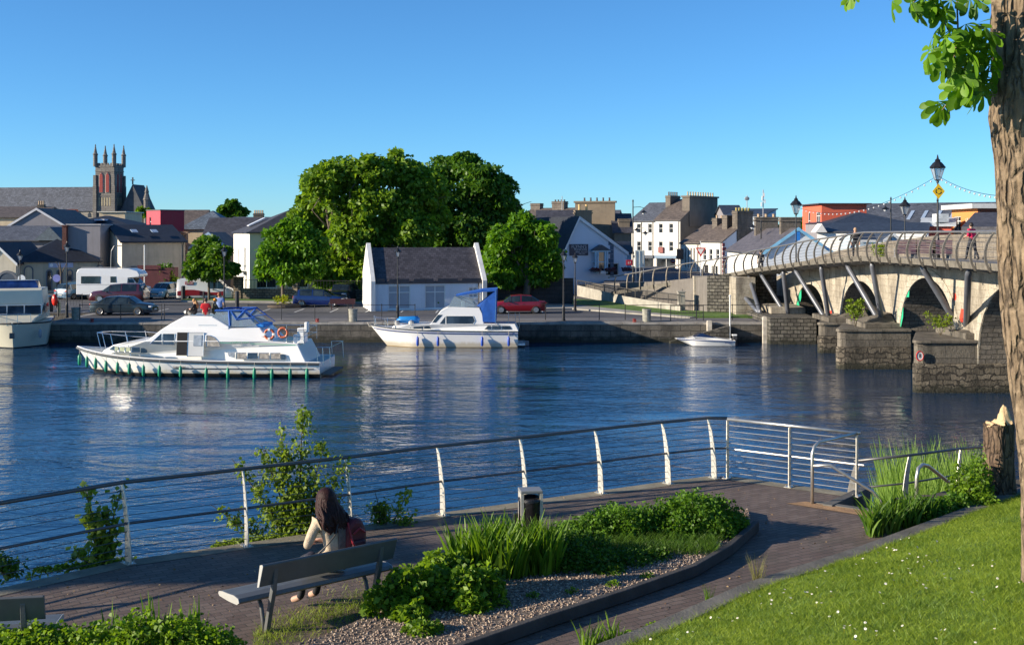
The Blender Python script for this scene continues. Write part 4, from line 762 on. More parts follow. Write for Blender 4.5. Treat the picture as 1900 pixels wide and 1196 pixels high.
for k, (x0, x1, D_, lab) in enumerate(((1596, 1634, 100, 'small pale blue cottage seen through the left of the bridge railing'), (1640, 1672, 98, 'small pale cottage with a gabled dormer seen through the bridge railing'))):
    B('small_cottage', lab, X(x0, D_), X(x1, D_), 6, Z, HZ(447, D_), HZ(434, D_+3), wall=weathered('cottage_sky', (.42, .52, .6), amt=.15), roofm=s_blue, wins=wn([.9], 3.9, 4.5, .9, 'wide'), over=.1, roof='gable' if k == 0 else 'gablef', fasc=WF)
# ---------------------------------------------------------------- stone bridge and steel footway
KY = np.array([30, 45.5, 54.5, 62.5, 72, 82.4, 87, 91, 94.7, 98.5, 104]); KR = np.array([7.2, 7.2, 7.2, 7.17, 6.68, 5.89, 5.3, 4.8, 4.1, 3.39, 2.6])
def railz(y): return float(np.interp(y, KY, KR))
def deckz(y): return railz(y)-1.3
def fx(y): return 19.7+(84.1-y)/9.95*.38       # river face of the stone bridge
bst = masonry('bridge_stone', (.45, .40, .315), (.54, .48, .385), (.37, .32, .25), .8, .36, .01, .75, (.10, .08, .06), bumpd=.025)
pst = masonry('pier_stone', (.16, .14, .115), (.25, .22, .175), (.09, .08, .065), 1.3, .55, .015, .85, (.03, .027, .022), bumpd=.05)
lst = masonry('lower_pier_stone', (.10, .085, .065), (.33, .28, .21), (.05, .042, .033), .62, .27, .03, .95, (.022, .02, .015), bumpd=.14, wet=True, wobble=1.7)
sof = masonry('soffit_bounce_stone', (.20, .175, .145), (.30, .26, .21), (.10, .09, .075), .5, .22, .02, .5, (.05, .042, .033), bumpd=.05)  # soffit stone lightened in colour to stand for light reflected under the arches
rough = masonry('rough_stone', (.13, .12, .105), (.26, .24, .2), (.03, .03, .025), .42, .24, .03, .7, (.03, .028, .022), bumpd=.1, wet=True)
bridge = thing('stone_bridge', 'old stone arch bridge with cutwater piers, crossing the river on the right', 'bridge')
def spring(c0, c1, zs, zc, n=16): cy, h = (c0+c1)/2, (c1-c0)/2; return [(cy+h*math.cos(math.pi*i/n), zs+(zc-zs)*math.sin(math.pi*i/n)**.85) for i in range(n+1)]
arches = [(75.6, 82.5, 1.2, 3.72), (65.3, 72.6, 1.2, 4.35), (55.3, 62.7, 1.2, 4.92), (45.2, 53.1, 1.2, 5.1), (34.8, 42.0, 1.2, 5.1)]
prof = [(88.5, -1.5)]
for a in arches: prof.append((a[1], -1.5)); prof += spring(*a); prof.append((a[0], -1.5))
prof += [(28, -1.5)]; topys = [28+i*(88.5-28)/24 for i in range(25)]; prof += [(y, deckz(y)-.02) for y in topys]
m = MB(); BW = 8.2; n = len(prof); b0 = m.av([(fx(y), y, z) for y, z in prof]); b1_ = m.av([(fx(y)+BW, y, z) for y, z in prof]); m.mi = 0
m.af([tuple(range(n)), tuple(range(2*n-1, n-1, -1))])
for i in range(n):
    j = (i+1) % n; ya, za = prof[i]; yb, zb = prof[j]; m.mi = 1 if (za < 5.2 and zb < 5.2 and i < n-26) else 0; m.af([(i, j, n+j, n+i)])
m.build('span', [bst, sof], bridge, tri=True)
ringm = masonry('ring_stone', (.50, .45, .36), (.60, .55, .45), (.3, .27, .2), .5, .4, .01, .35, (.12, .1, .08))
for a in arches[:4]:     # ring of voussoirs round each arch
    m = MB()
    sp = spring(*a, n=22); cy = (a[0]+a[1])/2
    for i in range(22):
        (y0, z0), (y1, z1) = sp[i], sp[i+1]; k = 1.11
        def o_(y, z): d = Vector((y-cy, (z-1.2)*1.0)); d = d.normalized()*.42; return (y+d.x, z+d.y)
        p, q_ = o_(y0, z0), o_(y1, z1); g_ = .03
        m.prism([(fx(y0)-.05, y0, z0), (fx(y1)-.05, y1, z1), (fx(q_[0])-.05, q_[0]*(1-g_)+p[0]*g_, q_[1]*(1-g_)+p[1]*g_), (fx(p[0])-.05, p[0], p[1])], (.1, 0, 0))
    m.build('arch_ring', ringm, bridge)
for side, x0 in ((0, 2.4), (1, BW-.45)):    # parapets of the carriageway
    m = MB()
    for i in range(24):
        y0, y1 = topys[i], topys[i+1]; za, zb = deckz(y0), deckz(y1)
        for zlo, zhi, e_ in ((-.1, 1.05, 0), (1.05, 1.2, .05)):
            b = m.av([(fx(y0)+x0-e_, y0, za+zlo), (fx(y0)+x0+.42+e_, y0, za+zlo), (fx(y1)+x0+.42+e_, y1, zb+zlo), (fx(y1)+x0-e_, y1, zb+zlo), (fx(y0)+x0-e_, y0, za+zhi), (fx(y0)+x0+.42+e_, y0, za+zhi), (fx(y1)+x0+.42+e_, y1, zb+zhi), (fx(y1)+x0-e_, y1, zb+zhi)])
            m.af([(0, 1, 2, 3), (4, 5, 6, 7), (0, 1, 5, 4), (2, 3, 7, 6), (0, 3, 7, 4), (1, 2, 6, 5)], b)
    m.build('parapet', masonry('parapet_stone', (.22, .19, .155), (.31, .27, .215), (.14, .12, .10), .8, .4, .02, .6, (.07, .06, .05)), bridge)
# piers and cutwaters
def pier(x0, x1, y0, y1, top, cham, label=None, m_=pst, cap=True):
    m = MB(); sk = (y1-y0)*.35; pl_ = [(x0, y0+cham), (x0+cham*.3, y0+cham*.3), (x0+cham, y0), (x1, y0), (x1, y1), (x0+sk, y1)]
    m.prism([(x, y, -2.4) for x, y in pl_], (0, 0, 2.4+top*.55)); m.build('pier_base', lst, bridge, bevel=.05, tri=True); m = MB(); p2 = [(x+(.1 if x < x1 else 0), y+(.1 if y < (y0+y1)/2 else -.1)) for x, y in pl_]; m.prism([(x, y, top*.55) for x, y in p2], (0, 0, top*.45-.14))
    m.prism([(x, y, top-.14) for x, y in pl_], (0, 0, .14)); o = m.build('pier', m_, bridge, bevel=.03, tri=True)
    if cap:
        m = MB(); xs, ys = x0+(x1-x0)*.45, (y0+y1)/2; m.prism([(xs-.2, y0+.5, top-.02), (x1+.1, y0+.5, top-.02), (x1+.1, y1-.3, top-.02), (xs-.2, y1-.3, top-.02)], (0, 0, .3)); xs = max(xs, x0+1.7); b = m.av([(xs, y0+.9, top+.28), (xs+1.6, y0+.9, top+.28), (xs+1.6, y1-.9, top+.28), (xs, y1-.9, top+.28), (xs+.5, ys-.25, top+.5), (xs+1.6, ys-.4, top+.75), (xs+1.6, ys+.4, top+.75), (xs+.5, ys+.25, top+.5)])
        m.af([(0, 1, 5, 4), (1, 2, 6, 5), (2, 3, 7, 6), (3, 0, 4, 7), (4, 5, 6, 7)], b); m.build('pier_cap', pst, o, bevel=.05)
    return o
pier(18.0, 23.9, 53.0, 57.6, 2.35, .3); pier(17.05, 20.95, 62.1, 66.4, 2.1, .35); pier(18.2, 20.2, 70.4, 75.0, 1.8, .3); pier(21.2, 23, 43.5, 45.6, 2.4, .3)
m = MB(); m.prism([(16.5, 75.8, -2), (19.5, 75.8, -2), (19.9, 82.9, -2), (19.9, 88, -2), (16.4, 88, -2)], (0, 0, 2+1.72)); m.build('abutment', rough, bridge, bevel=.05)
m = MB(); m.prism([(17.3, 79.2, 1.7), (19.6, 79.2, 1.7), (19.9, 84.5, 1.7), (17.6, 84.5, 1.7)], (0, 0, .45)); m.build('abutment_cap', bst, bridge, bevel=.05)
m = MB(); m.bb(15.7, 17.1, 83.2, 86.5, -.5, deckz(85)-.25); m.build('abutment_pier', bst, bridge, bevel=.03)
# painted panels on the face
def fpt(px, py):
    u = (px-CX)/F; y = (19.7+84.1/9.95*.38)/(u+.38/9.95); return (fx(y)-.012, y, HZ(py, y))
pg, pr_, pw = mat('paint_green', (.02, .42, .22), .7, var=.1), mat('paint_red', (.75, .06, .03), .7, var=.1), weathered('paint_white', (.72, .70, .62), amt=.25)
for pts, mm in (([(1681, 534), (1688, 533), (1687, 551), (1682, 551)], pg), ([(1671.5, 563), (1674, 562), (1676.5, 570), (1676, 588), (1672, 606), (1666, 606), (1665, 592), (1667, 574)], pg), ([(1484.5, 540), (1487, 537), (1487, 552), (1483, 568), (1480, 590), (1476, 590), (1474.5, 573), (1480, 560)], pg),
                ([(1770, 543), (1773, 543), (1775, 550), (1773.5, 557), (1770, 557), (1768.5, 550)], pr_), ([(1784, 572), (1787.5, 573), (1789, 585), (1787, 598), (1783, 598), (1781, 588)], pr_), ([(1540.5, 576), (1543, 576), (1544.5, 588), (1542.5, 598), (1540, 598), (1539, 588)], pr_)):
    m = MB(); m.quad(*[fpt(*p) for p in pts]); m.build('painted_mark', mm, bridge, tri=True)
sgn = thing('bridge_sign', 'round white sign with a red ring on the nearest bridge pier', 'sign', (18.22, 52.97, 1.66), 0); sgn.scale = (.62, 1, .82)
m = MB(); m.lathe([(.27, -.015), (.27, .015)], 20); p_ = m.build('sign_disc', WF, sgn); p_.rotation_euler = (R90, 0, 0); m = MB(); m.torus((0, 0, 0), .25, .035, n=24, k=6); r_ = m.build('ring', MATS['sign_red'], p_); text("8", .34, mat('ink', (.02, .02, .02), .6), p_, (0, 0, .02), (0, 0, 0))
# wing wall curving to the left, with its lit return
WW = [(1070, 112.5), (1165, 100.5), (1225, 94.5), (1288, 88.6), (1312, 86.2), (1425, 84.8)]
wwp = [Vector((*XD(px, D), 0)) for px, D in WW]
m = MB()
for i in range(5):
    a, c = wwp[i], wwp[i+1]; za, zb = (2.2, 2.9, 3.25, 3.75, 4.0, 4.45)[i], (2.2, 2.9, 3.25, 3.75, 4.0, 4.45)[i+1]; m.mi = 1 if i == 4 else 0
    b = m.av([(a.x, a.y, 0), (c.x, c.y, 0), (c.x+.8, c.y+.8, 0), (a.x+.8, a.y+.8, 0), (a.x, a.y, za), (c.x, c.y, zb), (c.x+.8, c.y+.8, zb), (a.x+.8, a.y+.8, za)]); m.af([(0, 1, 5, 4), (1, 2, 6, 5), (2, 3, 7, 6), (3, 0, 4, 7), (4, 5, 6, 7)], b)
m.build('wing_wall', [weathered('wing_shade_render', (.17, .155, .14), (.06, .05, .045), amt=.6), rough], bridge)  # render colour darkened both for dark stone and for the shade falling there
m = MB(); v = wwp[3]; m.bb(v.x-.05, v.x+.95, v.y-.35, v.y+.5, 0, 3.9); m.build('wing_pilaster', bst, bridge)
# rough stone infill under the rail of the approach and the small pale locker on the grass
lk = P(1264, 578, ZQ); m = MB(); m.box((lk.x, lk.y, ZQ+.7), (.5, .5, 1.5)); m.box((lk.x, lk.y, ZQ+1.48), (.62, .62, .08)); tag(m.build('stone_plinth', conc, bevel=.02), 'pale square stone plinth on the grass by the bridge wing wall', 'plinth')
# approach road behind
m = MB(); m.prism([(8, 104, 0), (12, 96, 0), (15.8, 90, 0), (19, 86, 0), (28, 86, 0), (24, 118, 0), (20, 160, 0), (13, 160, 0)], (0, 0, 2.55)); struct(m.build('approach_road', asph, tri=True), 'road rising to the bridge', 'road')
# steel footway
FP = [(18.5, 28), (18.5, 38)]+[XD(px, D) for px, D in ((1850, 45.5), (1700, 54.5), (1600, 62.5), (1500, 72), (1400, 82.4), (1340, 87.1), (1280, 90.9), (1200, 94.7), (1125, 98.5))]
FP = [Vector((x, y, 0)) for x, y in FP]
def resample(pts, step):
    out_ = [pts[0].copy()]; acc = 0
    for i in range(len(pts)-1):
        a, c = pts[i], pts[i+1]; L = (c-a).length; d = step-acc
        while d <= L: out_.append(a+(c-a)*(d/L)); d += step
        acc = (acc+L) % step if L >= (step-acc) else acc+L
    return out_
def smooth(pts, it=2):
    for _ in range(it):
        q_ = [pts[0]]
        for i in range(len(pts)-1): q_ += [pts[i]*.75+pts[i+1]*.25, pts[i]*.25+pts[i+1]*.75]
        pts = q_+[pts[-1]]
    return pts
fpth = resample(smooth(FP), .5); step = .5
ft = thing('footbridge', 'steel footway with curved railing bars hung on slanting struts beside the stone bridge', 'footbridge')
def fr2(i): a = fpth[max(i-1, 0)]; c = fpth[min(i+1, len(fpth)-1)]; t_ = (c-a).normalized(); return t_, Vector((t_.y, -t_.x, 0))   # tangent, inward
steel = mat('weathered_steel', (.20, .175, .14), .55, .3, var=.25, vs=4); rail_m = mat('rail_grey', (.24, .23, .215), .4, .5, var=.15, vs=4); strut_m = mat('strut_paint', (.13, .14, .165), .4, .2, var=.15, vs=2)
m = MB(); nn = [i for i in range(len(fpth)) if fpth[i].y < 90]; ring = []
for i in nn:
    p = fpth[i]; _, inn = fr2(i); z = deckz(p.y); wd = 2.7
    ring.append(m.av([(p.x, p.y, z), (p.x+inn.x*wd, p.y+inn.y*wd, z), (p.x+inn.x*wd, p.y+inn.y*wd, z-.16), (p.x+inn.x*.9, p.y+inn.y*.9, z-.34), (p.x+inn.x*.06, p.y+inn.y*.06, z-.2)]))
for k in range(len(ring)-1): a, c = ring[k], ring[k+1]; m.af([(a+j, a+(j+1) % 5, c+(j+1) % 5, c+j) for j in range(5)])
m.af([tuple(range(ring[0], ring[0]+5)), tuple(range(ring[-1], ring[-1]+5))]); m.build('deck', mat('deck_grey', (.16, .155, .15), .8, var=.3, vs=3), ft)
m = MB()
for i in range(0, len(fpth)-1):      # fascia boards and brackets
    if fpth[i].y > 98: continue
    p, q_ = fpth[i], fpth[i+1]; _, i1 = fr2(i); z, z2 = deckz(p.y), deckz(q_.y); b = m.av([(p.x-i1.x*.03, p.y-i1.y*.03, z+.08), (q_.x-i1.x*.03, q_.y-i1.y*.03, z2+.08), (q_.x, q_.y, z2-.2), (p.x, p.y, z-.2)]); m.af([(0, 1, 2, 3)], b)
    if i % 3 == 0 and p.y < 90: m.tube([(p.x-i1.x*.05, p.y-i1.y*.05, z-.08), (p.x+i1.x*1.2, p.y+i1.y*1.2, z-.4)], .05, 6)
m.build('fascia', mat('fascia_timber', (.15, .135, .11), .75, var=.35, vs=4), ft)
m = MB(); m.tube([(p.x+fr2(i)[1].x*.12, p.y+fr2(i)[1].y*.12, railz(p.y)) for i, p in enumerate(fpth)], .05, 8); m.build('handrail', rail_m, ft)
bal = [i for i in range(0, len(fpth), 3) if 41 < fpth[i].y]; bal = bal[:96]
for i in bal:
    p = fpth[i]; t_, inn = fr2(i); zr_, zd = railz(p.y), deckz(p.y); m = MB(); prev = None; wdt = t_*.035
    S = [(-.02, -.28), (-.10, -.16), (-.19, .05), (-.24, .30), (-.24, .55), (-.17, .82), (-.04, 1.08), (.12, 1.29)] if p.y < 91 else [(-.06, -.28), (-.10, .1), (-.10, .6), (-.02, 1.05), (.1, 1.29)]
    for k in range(len(S)):
        s0 = S[k]; c = p+inn*s0[0]+Vector((0, 0, zd+s0[1]*(zr_-zd)/1.3)); w_ = .095 if 0 < k < len(S)-1 else .06
        b = m.av([c-wdt-inn*w_/2, c+wdt-inn*w_/2, c+wdt+inn*w_/2, c-wdt+inn*w_/2])
        if prev is not None: m.af([(prev+j, prev+(j+1) % 4, b+(j+1) % 4, b+j) for j in range(4)])
        prev = b
    m.build('baluster', steel, ft)
m = MB()
for (ox, oz) in ((-.17, .16), (-.22, .34), (-.24, .52), (-.2, .70), (-.13, .88), (-.02, 1.06)):
    m.tube([(p.x+fr2(i)[1].x*ox, p.y+fr2(i)[1].y*ox, deckz(p.y)+oz) for i, p in enumerate(fpth) if 41 < p.y < 91], .009, 4, False)
m.build('wire', rail_m, ft)
def outer_at(y): return Vector((float(np.interp(y, [p.y for p in fpth], [p.x for p in fpth])), y, 0))
# struts: base on the pier cap, head under the footway edge
for (bpx, bpy_, bD), tops in (((1787, 613, 55.6), (55.2, 49.6)), ((1632, 591, 64.0), (66.5, 62.4)), ((1535, 593, 73.0), (75.8, 71.0)), ((1460, 584, 79.6), (82.2, 78.0)), ((1408, 579, 80.4), (87.0, 84.2))):
    bse = PD(bpx, bpy_, bD)
    for k, ty in enumerate(tops):
        o_ = outer_at(ty); top = Vector((o_.x+.5, ty, deckz(ty)-.3)); st_ = bse+Vector((0, -.35+.7*(k == 0), 0)); m = MB(); m.tube([st_, st_.lerp(top, .06), st_.lerp(top, .94), top], [.09, .145, .145, .09], 10); so_ = m.build('strut', strut_m, ft, smooth=True)
        m = MB(); m.lathe([(.25, 0), (.25, .06), (.16, .12), (.1, .3)], 10, (st_.x, st_.y, st_.z-.12)); m.build('foot_plate', strut_m, so_)
# plants on pier ledges
def shrub(name, label, base, h, r, n, L, mm, cat='shrub', group=None, stems=5, ws=.7, sx=1., droop=.1, seed=1, tilt=0):
    rng = np.random.default_rng(seed); o = thing(name, label, cat, base, 0, group); m = MB(); cl = []
    for k in range(stems):
        a = rng.uniform(0, 6.28); rr = r*rng.uniform(.15, .8); p1 = Vector((math.cos(a)*rr*sx+tilt, math.sin(a)*rr, h*rng.uniform(.65, 1.0))); mid = p1*.5+Vector((0, 0, h*.08)); m.tube([(0, 0, 0), mid, p1], [.012*h, .008*h, .003*h], 5); cl += [(np.array(mid), .45), (np.array(mid.lerp(p1, .5)), .38), (np.array(p1), .25)]
    m.build('stem', mat('twig', (.09, .07, .04), .9), o); k = n//len(cl); pts = np.concatenate([c+rng.normal(size=(k, 3))*r*s_*np.array([1, 1, .8])*.6 for c, s_ in cl]); pts[:, 2] = np.clip(pts[:, 2], .02, None)
    ax = unit(pts-np.array([0, 0, h*.2]))+rng.normal(size=pts.shape)*.7; V, Fq = leaves(pts, ax, L, ws, rng, droop); raw('foliage', V, Fq, mm, o, tone=rng.random(len(pts))); return o
lf_y = leafmat('leaf_yellowgreen', (.10, .17, .015), (.28, .38, .03), .45, 2.); lf_m = leafmat('leaf_mid', (.04, .11, .012), (.12, .22, .02), .4, 1.5); lf_d = leafmat('leaf_dark', (.02, .06, .012), (.05, .11, .015), .35, .8); lf_w = leafmat('leaf_willow', (.06, .11, .03), (.16, .22, .05), .4, 1.5)
v = PD(1588, 607, 62.9); shrub('pier_shrub', 'bushy shrub growing out of the middle bridge pier ledge', v, 1.35, .5, 500, .13, lf_y, seed=4)
v = PD(1745, 622, 55.0); shrub('pier_weed', 'low weeds growing on the nearest bridge pier ledge', v, 1.0, .5, 350, .11, lf_y, sx=1.6, seed=5)
v = PD(1416, 0, 80); shrub('bridge_bush', 'small green bush behind the footway railing', (22.5, 72, deckz(72)), 1.0, .7, 400, .14, lf_y, seed=6)
# slatted planters on the footway
for k, (x0, lab) in enumerate(((1672, 'leftmost of the three slatted purple seats on the footway'), (1707, 'middle one of the three slatted purple seats on the footway'), (1738, 'rightmost of the three slatted purple seats on the footway'))):
    v = XD(x0+10, 57.5); pz = thing('slatted_seat', lab, 'seat', (v[0], 57.5, deckz(57.5)), 0, 'slatted seats on the footway'); m = MB()
    for j in range(8): m.bb(-.48, .48, -.06, -.02, .25+j*.085, .315+j*.085)
    m.build('backrest', mat('purple_slats', (.20, .11, .14), .7, var=.2), pz); m = MB(); [m.bb(x, x+.07, -.02, .5, 0, .45) for x in (-.45, .38)]; m.bb(-.48, .48, 0, .5, .42, .47); m.build('seat', mat('seat_grey', (.2, .2, .2), .6), pz)
# ramp railing by the pub corner
rr = thing('ramp_railing', 'grey metal mesh railing above a low concrete wall falling towards the bridge', 'railing'); pts = [P(1071, 549, ZQ), P(1160, 567, ZQ), P(1262, 579, ZQ)]; hts = (HZ(520, pts[0].y), HZ(535, pts[1].y), HZ(547, pts[2].y)); m = MB()
for i in range(2):
    a, c = pts[i], pts[i+1]; z0 = (ZQ+1.0, ZQ+.75, ZQ+.5); L = (c-a).length
    b = m.av([(a.x, a.y, ZQ), (c.x, c.y, ZQ), (c.x, c.y+.3, ZQ), (a.x, a.y+.3, ZQ), (a.x, a.y, z0[i]), (c.x, c.y, z0[i+1]), (c.x, c.y+.3, z0[i+1]), (a.x, a.y+.3, z0[i])]); m.af([(0, 1, 5, 4), (1, 2, 6, 5), (2, 3, 7, 6), (3, 0, 4, 7), (4, 5, 6, 7)], b)
m.build('low_wall', conc, rr); m = MB(); m.tube([(p.x, p.y+.15, h) for p, h in zip(pts, hts)], .04, 6); m.build('top_rail', mat('rail_dull', (.09, .085, .08), .5, .4), rr)
for k in range(11):
    t_ = k/5 if k <= 5 else 1+(k-5)/5; i = min(int(t_), 1); f = t_-i; p = pts[i].lerp(pts[i+1], f); h = hts[i]*(1-f)+hts[i+1]*f; m = MB(); m.tube([(p.x, p.y+.15, ZQ+.3), (p.x, p.y+.15, h)], .03, 6); m.build('post', MATS['rail_dull'], rr)
m = MB()
for k in range(240): t_ = k/120; i = min(int(t_), 1); f = t_-i; p = pts[i].lerp(pts[i+1], f); h = hts[i]*(1-f)+hts[i+1]*f; m.tube([(p.x, p.y+.15, ZQ+.75), (p.x, p.y+.15, h)], .008, 3, False)
m.build('mesh_panel', MATS['rail_dull'], rr)
# ---------------------------------------------------------------- boats
gel = mat('gelcoat', (.86, .85, .82), .22, var=.04, vs=.6, coat=.3); gel_c = mat('cream_gelcoat', (.66, .62, .48), .3, var=.06, vs=.6); blackp = mat('antifouling', (.012, .014, .016), .5); tealp = mat('rubber_grey', (.07, .08, .09), .6)
greenf = mat('green_fender', (.01, .24, .13), .4, var=.1); bluef = mat('blue_fender', (.015, .07, .42), .4, var=.1); chrome = mat('stainless', (.62, .62, .62), .22, 1.0, var=.08); canvas = mat('blue_canvas', (.012, .10, .42), .7, var=.2, vs=3, bump=.3); bglass = glassmat('boat_glass', (.03, .045, .06)); clear = clearmat('clear_screen')
rope = mat('rope', (.45, .42, .36), .9)
def hullgel():
    m, t, b = nodes_of('hull_gelcoat'); tc = N(t, 'ShaderNodeTexCoord'); sx = N(t, 'ShaderNodeSeparateXYZ'); t.links.new(tc.outputs['Object'], sx.inputs[0])
    a = N(t, 'ShaderNodeMath', operation='MULTIPLY_ADD'); a.inputs[1].default_value = -.35; t.links.new(noise(t, mapping(t, tc.outputs['Object'], (1.5, 1.5, .6)), 2.2, 6, .7), a.inputs[0]); t.links.new(sx.outputs[2], a.inputs[2])
    c = mix(t, ramp(t, a.outputs[0], [(.0, .75), (.22, 0)]), (.86, .85, .82), (.50, .42, .27)); s = noise(t, mapping(t, tc.outputs['Object'], (5, 5, .5)), 1.2, 5, .7); c = mix(t, ramp(t, s, [(.58, 0), (.8, .3)]), c, (.45, .43, .38))
    t.links.new(c, b.inputs['Base Color']); b.inputs['Roughness'].default_value = .25; b.inputs['Coat Weight'].default_value = .3; return m
hgel = hullgel()
def hullmb(L, hw, rake, sheer, n=26, rows=9, boot=.1, wlr=.86, tumble=1, keel=-.35, full=.42):
    """x from bow tip (0) to transom (L); returns function halfbeam(x)"""
    m = MB(); st = [(i/n)**1.25*L for i in range(n+1)]; ids = []
    def hb(x): t_ = min(1, x/(L*full)); return hw*(1-(1-t_)**2.2)**.85*(1-.06*max(0, (x/L-.75)/.25))
    zr = [keel, -.12, 0, boot]+[boot+(1-boot)*k/(rows-4) for k in range(1, rows-3)]
    for x in st:
        row = []; sh = sheer(x); hbx = hb(x)
        for k, zf in enumerate(zr):
            z = zf if zf <= boot else boot+(sh-boot)*(zf-boot)/(1-boot); f = max(0, (z-keel)/(sh-keel)); back_ = rake*(1-max(0, z)/sh)*max(0, 1-x/(L*.3)); w_ = hbx*(wlr+(1-wlr)*f) if k > 1 else hbx*(.0 if k == 0 else .75)
            xx = min(x+back_, L); 
            if x < L*.3: w_ *= 1-.55*(1-f)*(1-x/(L*.3))
            row.append((xx, w_, z))
        ids.append(row)
    R_ = len(zr)
    for sgn_ in (1, -1):
        b = m.av([(x, sgn_*w_, z) for row in ids for x, w_, z in row])
        for i in range(n):
            for k in range(R_-1): m.mi = 1 if k < 3 else 0; m.af([(i*R_+k, (i+1)*R_+k, (i+1)*R_+k+1, i*R_+k+1)], b)
    m.mi = 0; row = ids[-1]; m.quad(*([(x, w_, z) for x, w_, z in row]+[(x, -w_, z) for x, w_, z in row[::-1]]))
    for i in range(n): a, c = ids[i][-1], ids[i+1][-1]; m.quad((a[0], a[1], a[2]-.05), (c[0], c[1], c[2]-.05), (c[0], -c[1], c[2]-.05), (a[0], -a[1], a[2]-.05))
    return m, hb, sheer
def rub(hb, sheer, L, off_=.0, r=.05, z=0., x0=0., x1=None, n=30):
    m = MB(); x1 = x1 or L
    for s in (1, -1): m.tube([(x, s*(hb(max(x, .02))+off_), sheer(x)+z) for x in [x0+(x1-x0)*(i/n)**1.2 for i in range(n+1)]], r, 6)
    return m
def fuselage(prof, hwf):
    """side outline polygon (x,z), extruded across with half-width hwf(x,z)"""
    m = MB(); n = len(prof); b = m.av([(x, hwf(x, z), z) for x, z in prof]+[(x, -hwf(x, z), z) for x, z in prof])
    m.af([tuple(range(n)), tuple(range(2*n-1, n-1, -1))]+[(i, (i+1) % n, n+(i+1) % n, n+i) for i in range(n)], b); return m
def sidewin(poly, hwf, parent, m_, name='window', frame=None, out_=.012, both=True):
    for s in ((-1, 1) if both else (-1,)):
        m = MB(); m.prism([(x, s*(hwf(x, z)-.03), z) for x, z in poly], (0, s*(.03+out_), 0)); o = m.build(name, m_, parent, tri=True)
        if frame and s == -1:
            m = MB(); pts = [(x, s*(hwf(x, z)+out_), z) for x, z in poly]; m.tube(pts+[pts[0]], .018, 4, False); m.build('frame', frame, o)
def rails(path, r, posts, h, parent, name='guard_rail', m_=None, mid=True):
    m = MB(); m.tube(path, r, 6)
    if mid: m.tube([Vector(p)-Vector((0, 0, h*.5)) for p in path], r*.7, 5)
    for p in posts: m.tube([Vector(p), Vector(p)-Vector((0, 0, h))], r, 5)
    return m.build(name, m_ or chrome, parent)
def fender(x, y, z, h, r, m_, parent, line=.3):
    m = MB(); m.lathe([(.01, h/2+.05), (r*.5, h/2), (r, h/2-.07), (r, -h/2+.07), (r*.5, -h/2), (.01, -h/2-.03)], 10, (x, y, z)); o = m.build('fender', m_, parent, smooth=True); m = MB(); m.tube([(x, y, z+h/2), (x, y*.97, z+h/2+line)], .012, 4); m.build('line', rope, o)
# --- white cruiser
def zx(v): wv = min(1.6, max(0, (v-35)/300*1.6)); return (130+v/3.725-950)/2200*(60.8-wv)+22.35
def zz_(v): return (512-v)/139.
cr_o = thing('river_cruiser', 'long white river cruiser under way with green fenders and people on its roof', 'cruiser', (-22.35, 61.0, 0), math.radians(-3.5))
shc = lambda x: .72+.56*math.exp(-x/3.6) if x < 12.9 else .73
hm, hb, sh = hullmb(13.0, 1.95, .9, shc, boot=.19); hull = hm.build('hull', [hgel, blackp], cr_o, smooth=True)
m = rub(hb, sh, 13.0, .02, .068, -.03); m.build('rubbing_strake', tealp, hull); 
for s_ in (1, -1): m = MB(); m.tube([(5.7+.5*i, s_*(hb(5.7+.5*i)*.96), sh(9)-.33) for i in range(15)], .03, 6); m.build('lower_strake', tealp, hull)
m = rub(hb, sh, 13, -.05, .04, .03); m.build('toe_rail', gel, hull)
m = MB(); m.bb(12.9, 13.5, -1.5, 1.5, .12, .2); m.build('bathing_platform', mat('teak_grey', (.16, .14, .12), .8), hull); m = MB()
for i in range(26): x0 = i*.5; m.quad((x0, -max(.03, hb(x0+.01)-.12), sh(x0)+.0), (x0+.5, -max(.03, hb(x0+.5)-.12), sh(x0+.5)), (x0+.5, max(.03, hb(x0+.5)-.12), sh(x0+.5)), (x0, max(.03, hb(x0+.01)-.12), sh(x0)))
m.build('deck', mat('deck_pale', (.48, .50, .46), .7), hull)
def hwc(x, z):
    w0 = 1.62*min(1, (.32+max(0, x-.9)/2.6*.68)); return w0-max(0, z-.9)*.13-(.25 if z > 2.35 else 0)
prof = [(zx(185), .78), (zx(225), 1.2), (zx(290), 1.50), (zx(400), 1.68), (zx(530), 1.77), (zx(560), 1.86), (zx(640), 2.32), (zx(1325), 2.42), (zx(1400), 1.80), (zx(1600), 1.66), (zx(1665), .70)]
cab = fuselage(prof, hwc).build('superstructure', gel, cr_o, bevel=.05, tri=False)
hwf2 = lambda x, z: 1.30-(z-2.3)*.28
fly = fuselage([(zx(628), 2.28), (zx(700), 2.62), (zx(790), 2.98), (zx(985), 2.96), (zx(1040), 2.75), (zx(1110), 2.47), (zx(1115), 2.30)], hwf2).build('flybridge', gel, cr_o, bevel=.05)
def W4(x0, x1, y0, y1, sl=0): return [(zx(x0), zz_(y1)), (zx(x1), zz_(y1)), (zx(x1), zz_(y0)), (zx(x0+sl), zz_(y0))]
for p in ([(zx(262), zz_(337)), (zx(293), zz_(338)), (zx(293), zz_(309))],): sidewin(p, hwc, cab, bglass)
for x0, x1 in ((299, 326), (335, 378), (385, 425), (440, 496)): sidewin(W4(x0, x1, 314, 346), hwc, cab, bglass if x0 > 430 else mat('curtained_glass', (.30, .32, .20), .15, var=.3, vs=6), frame=chrome)
sidewin([(zx(504), zz_(350)), (zx(550), zz_(350)), (zx(546), zz_(330)), (zx(525), zz_(317)), (zx(504), zz_(316))], hwc, cab, bglass)
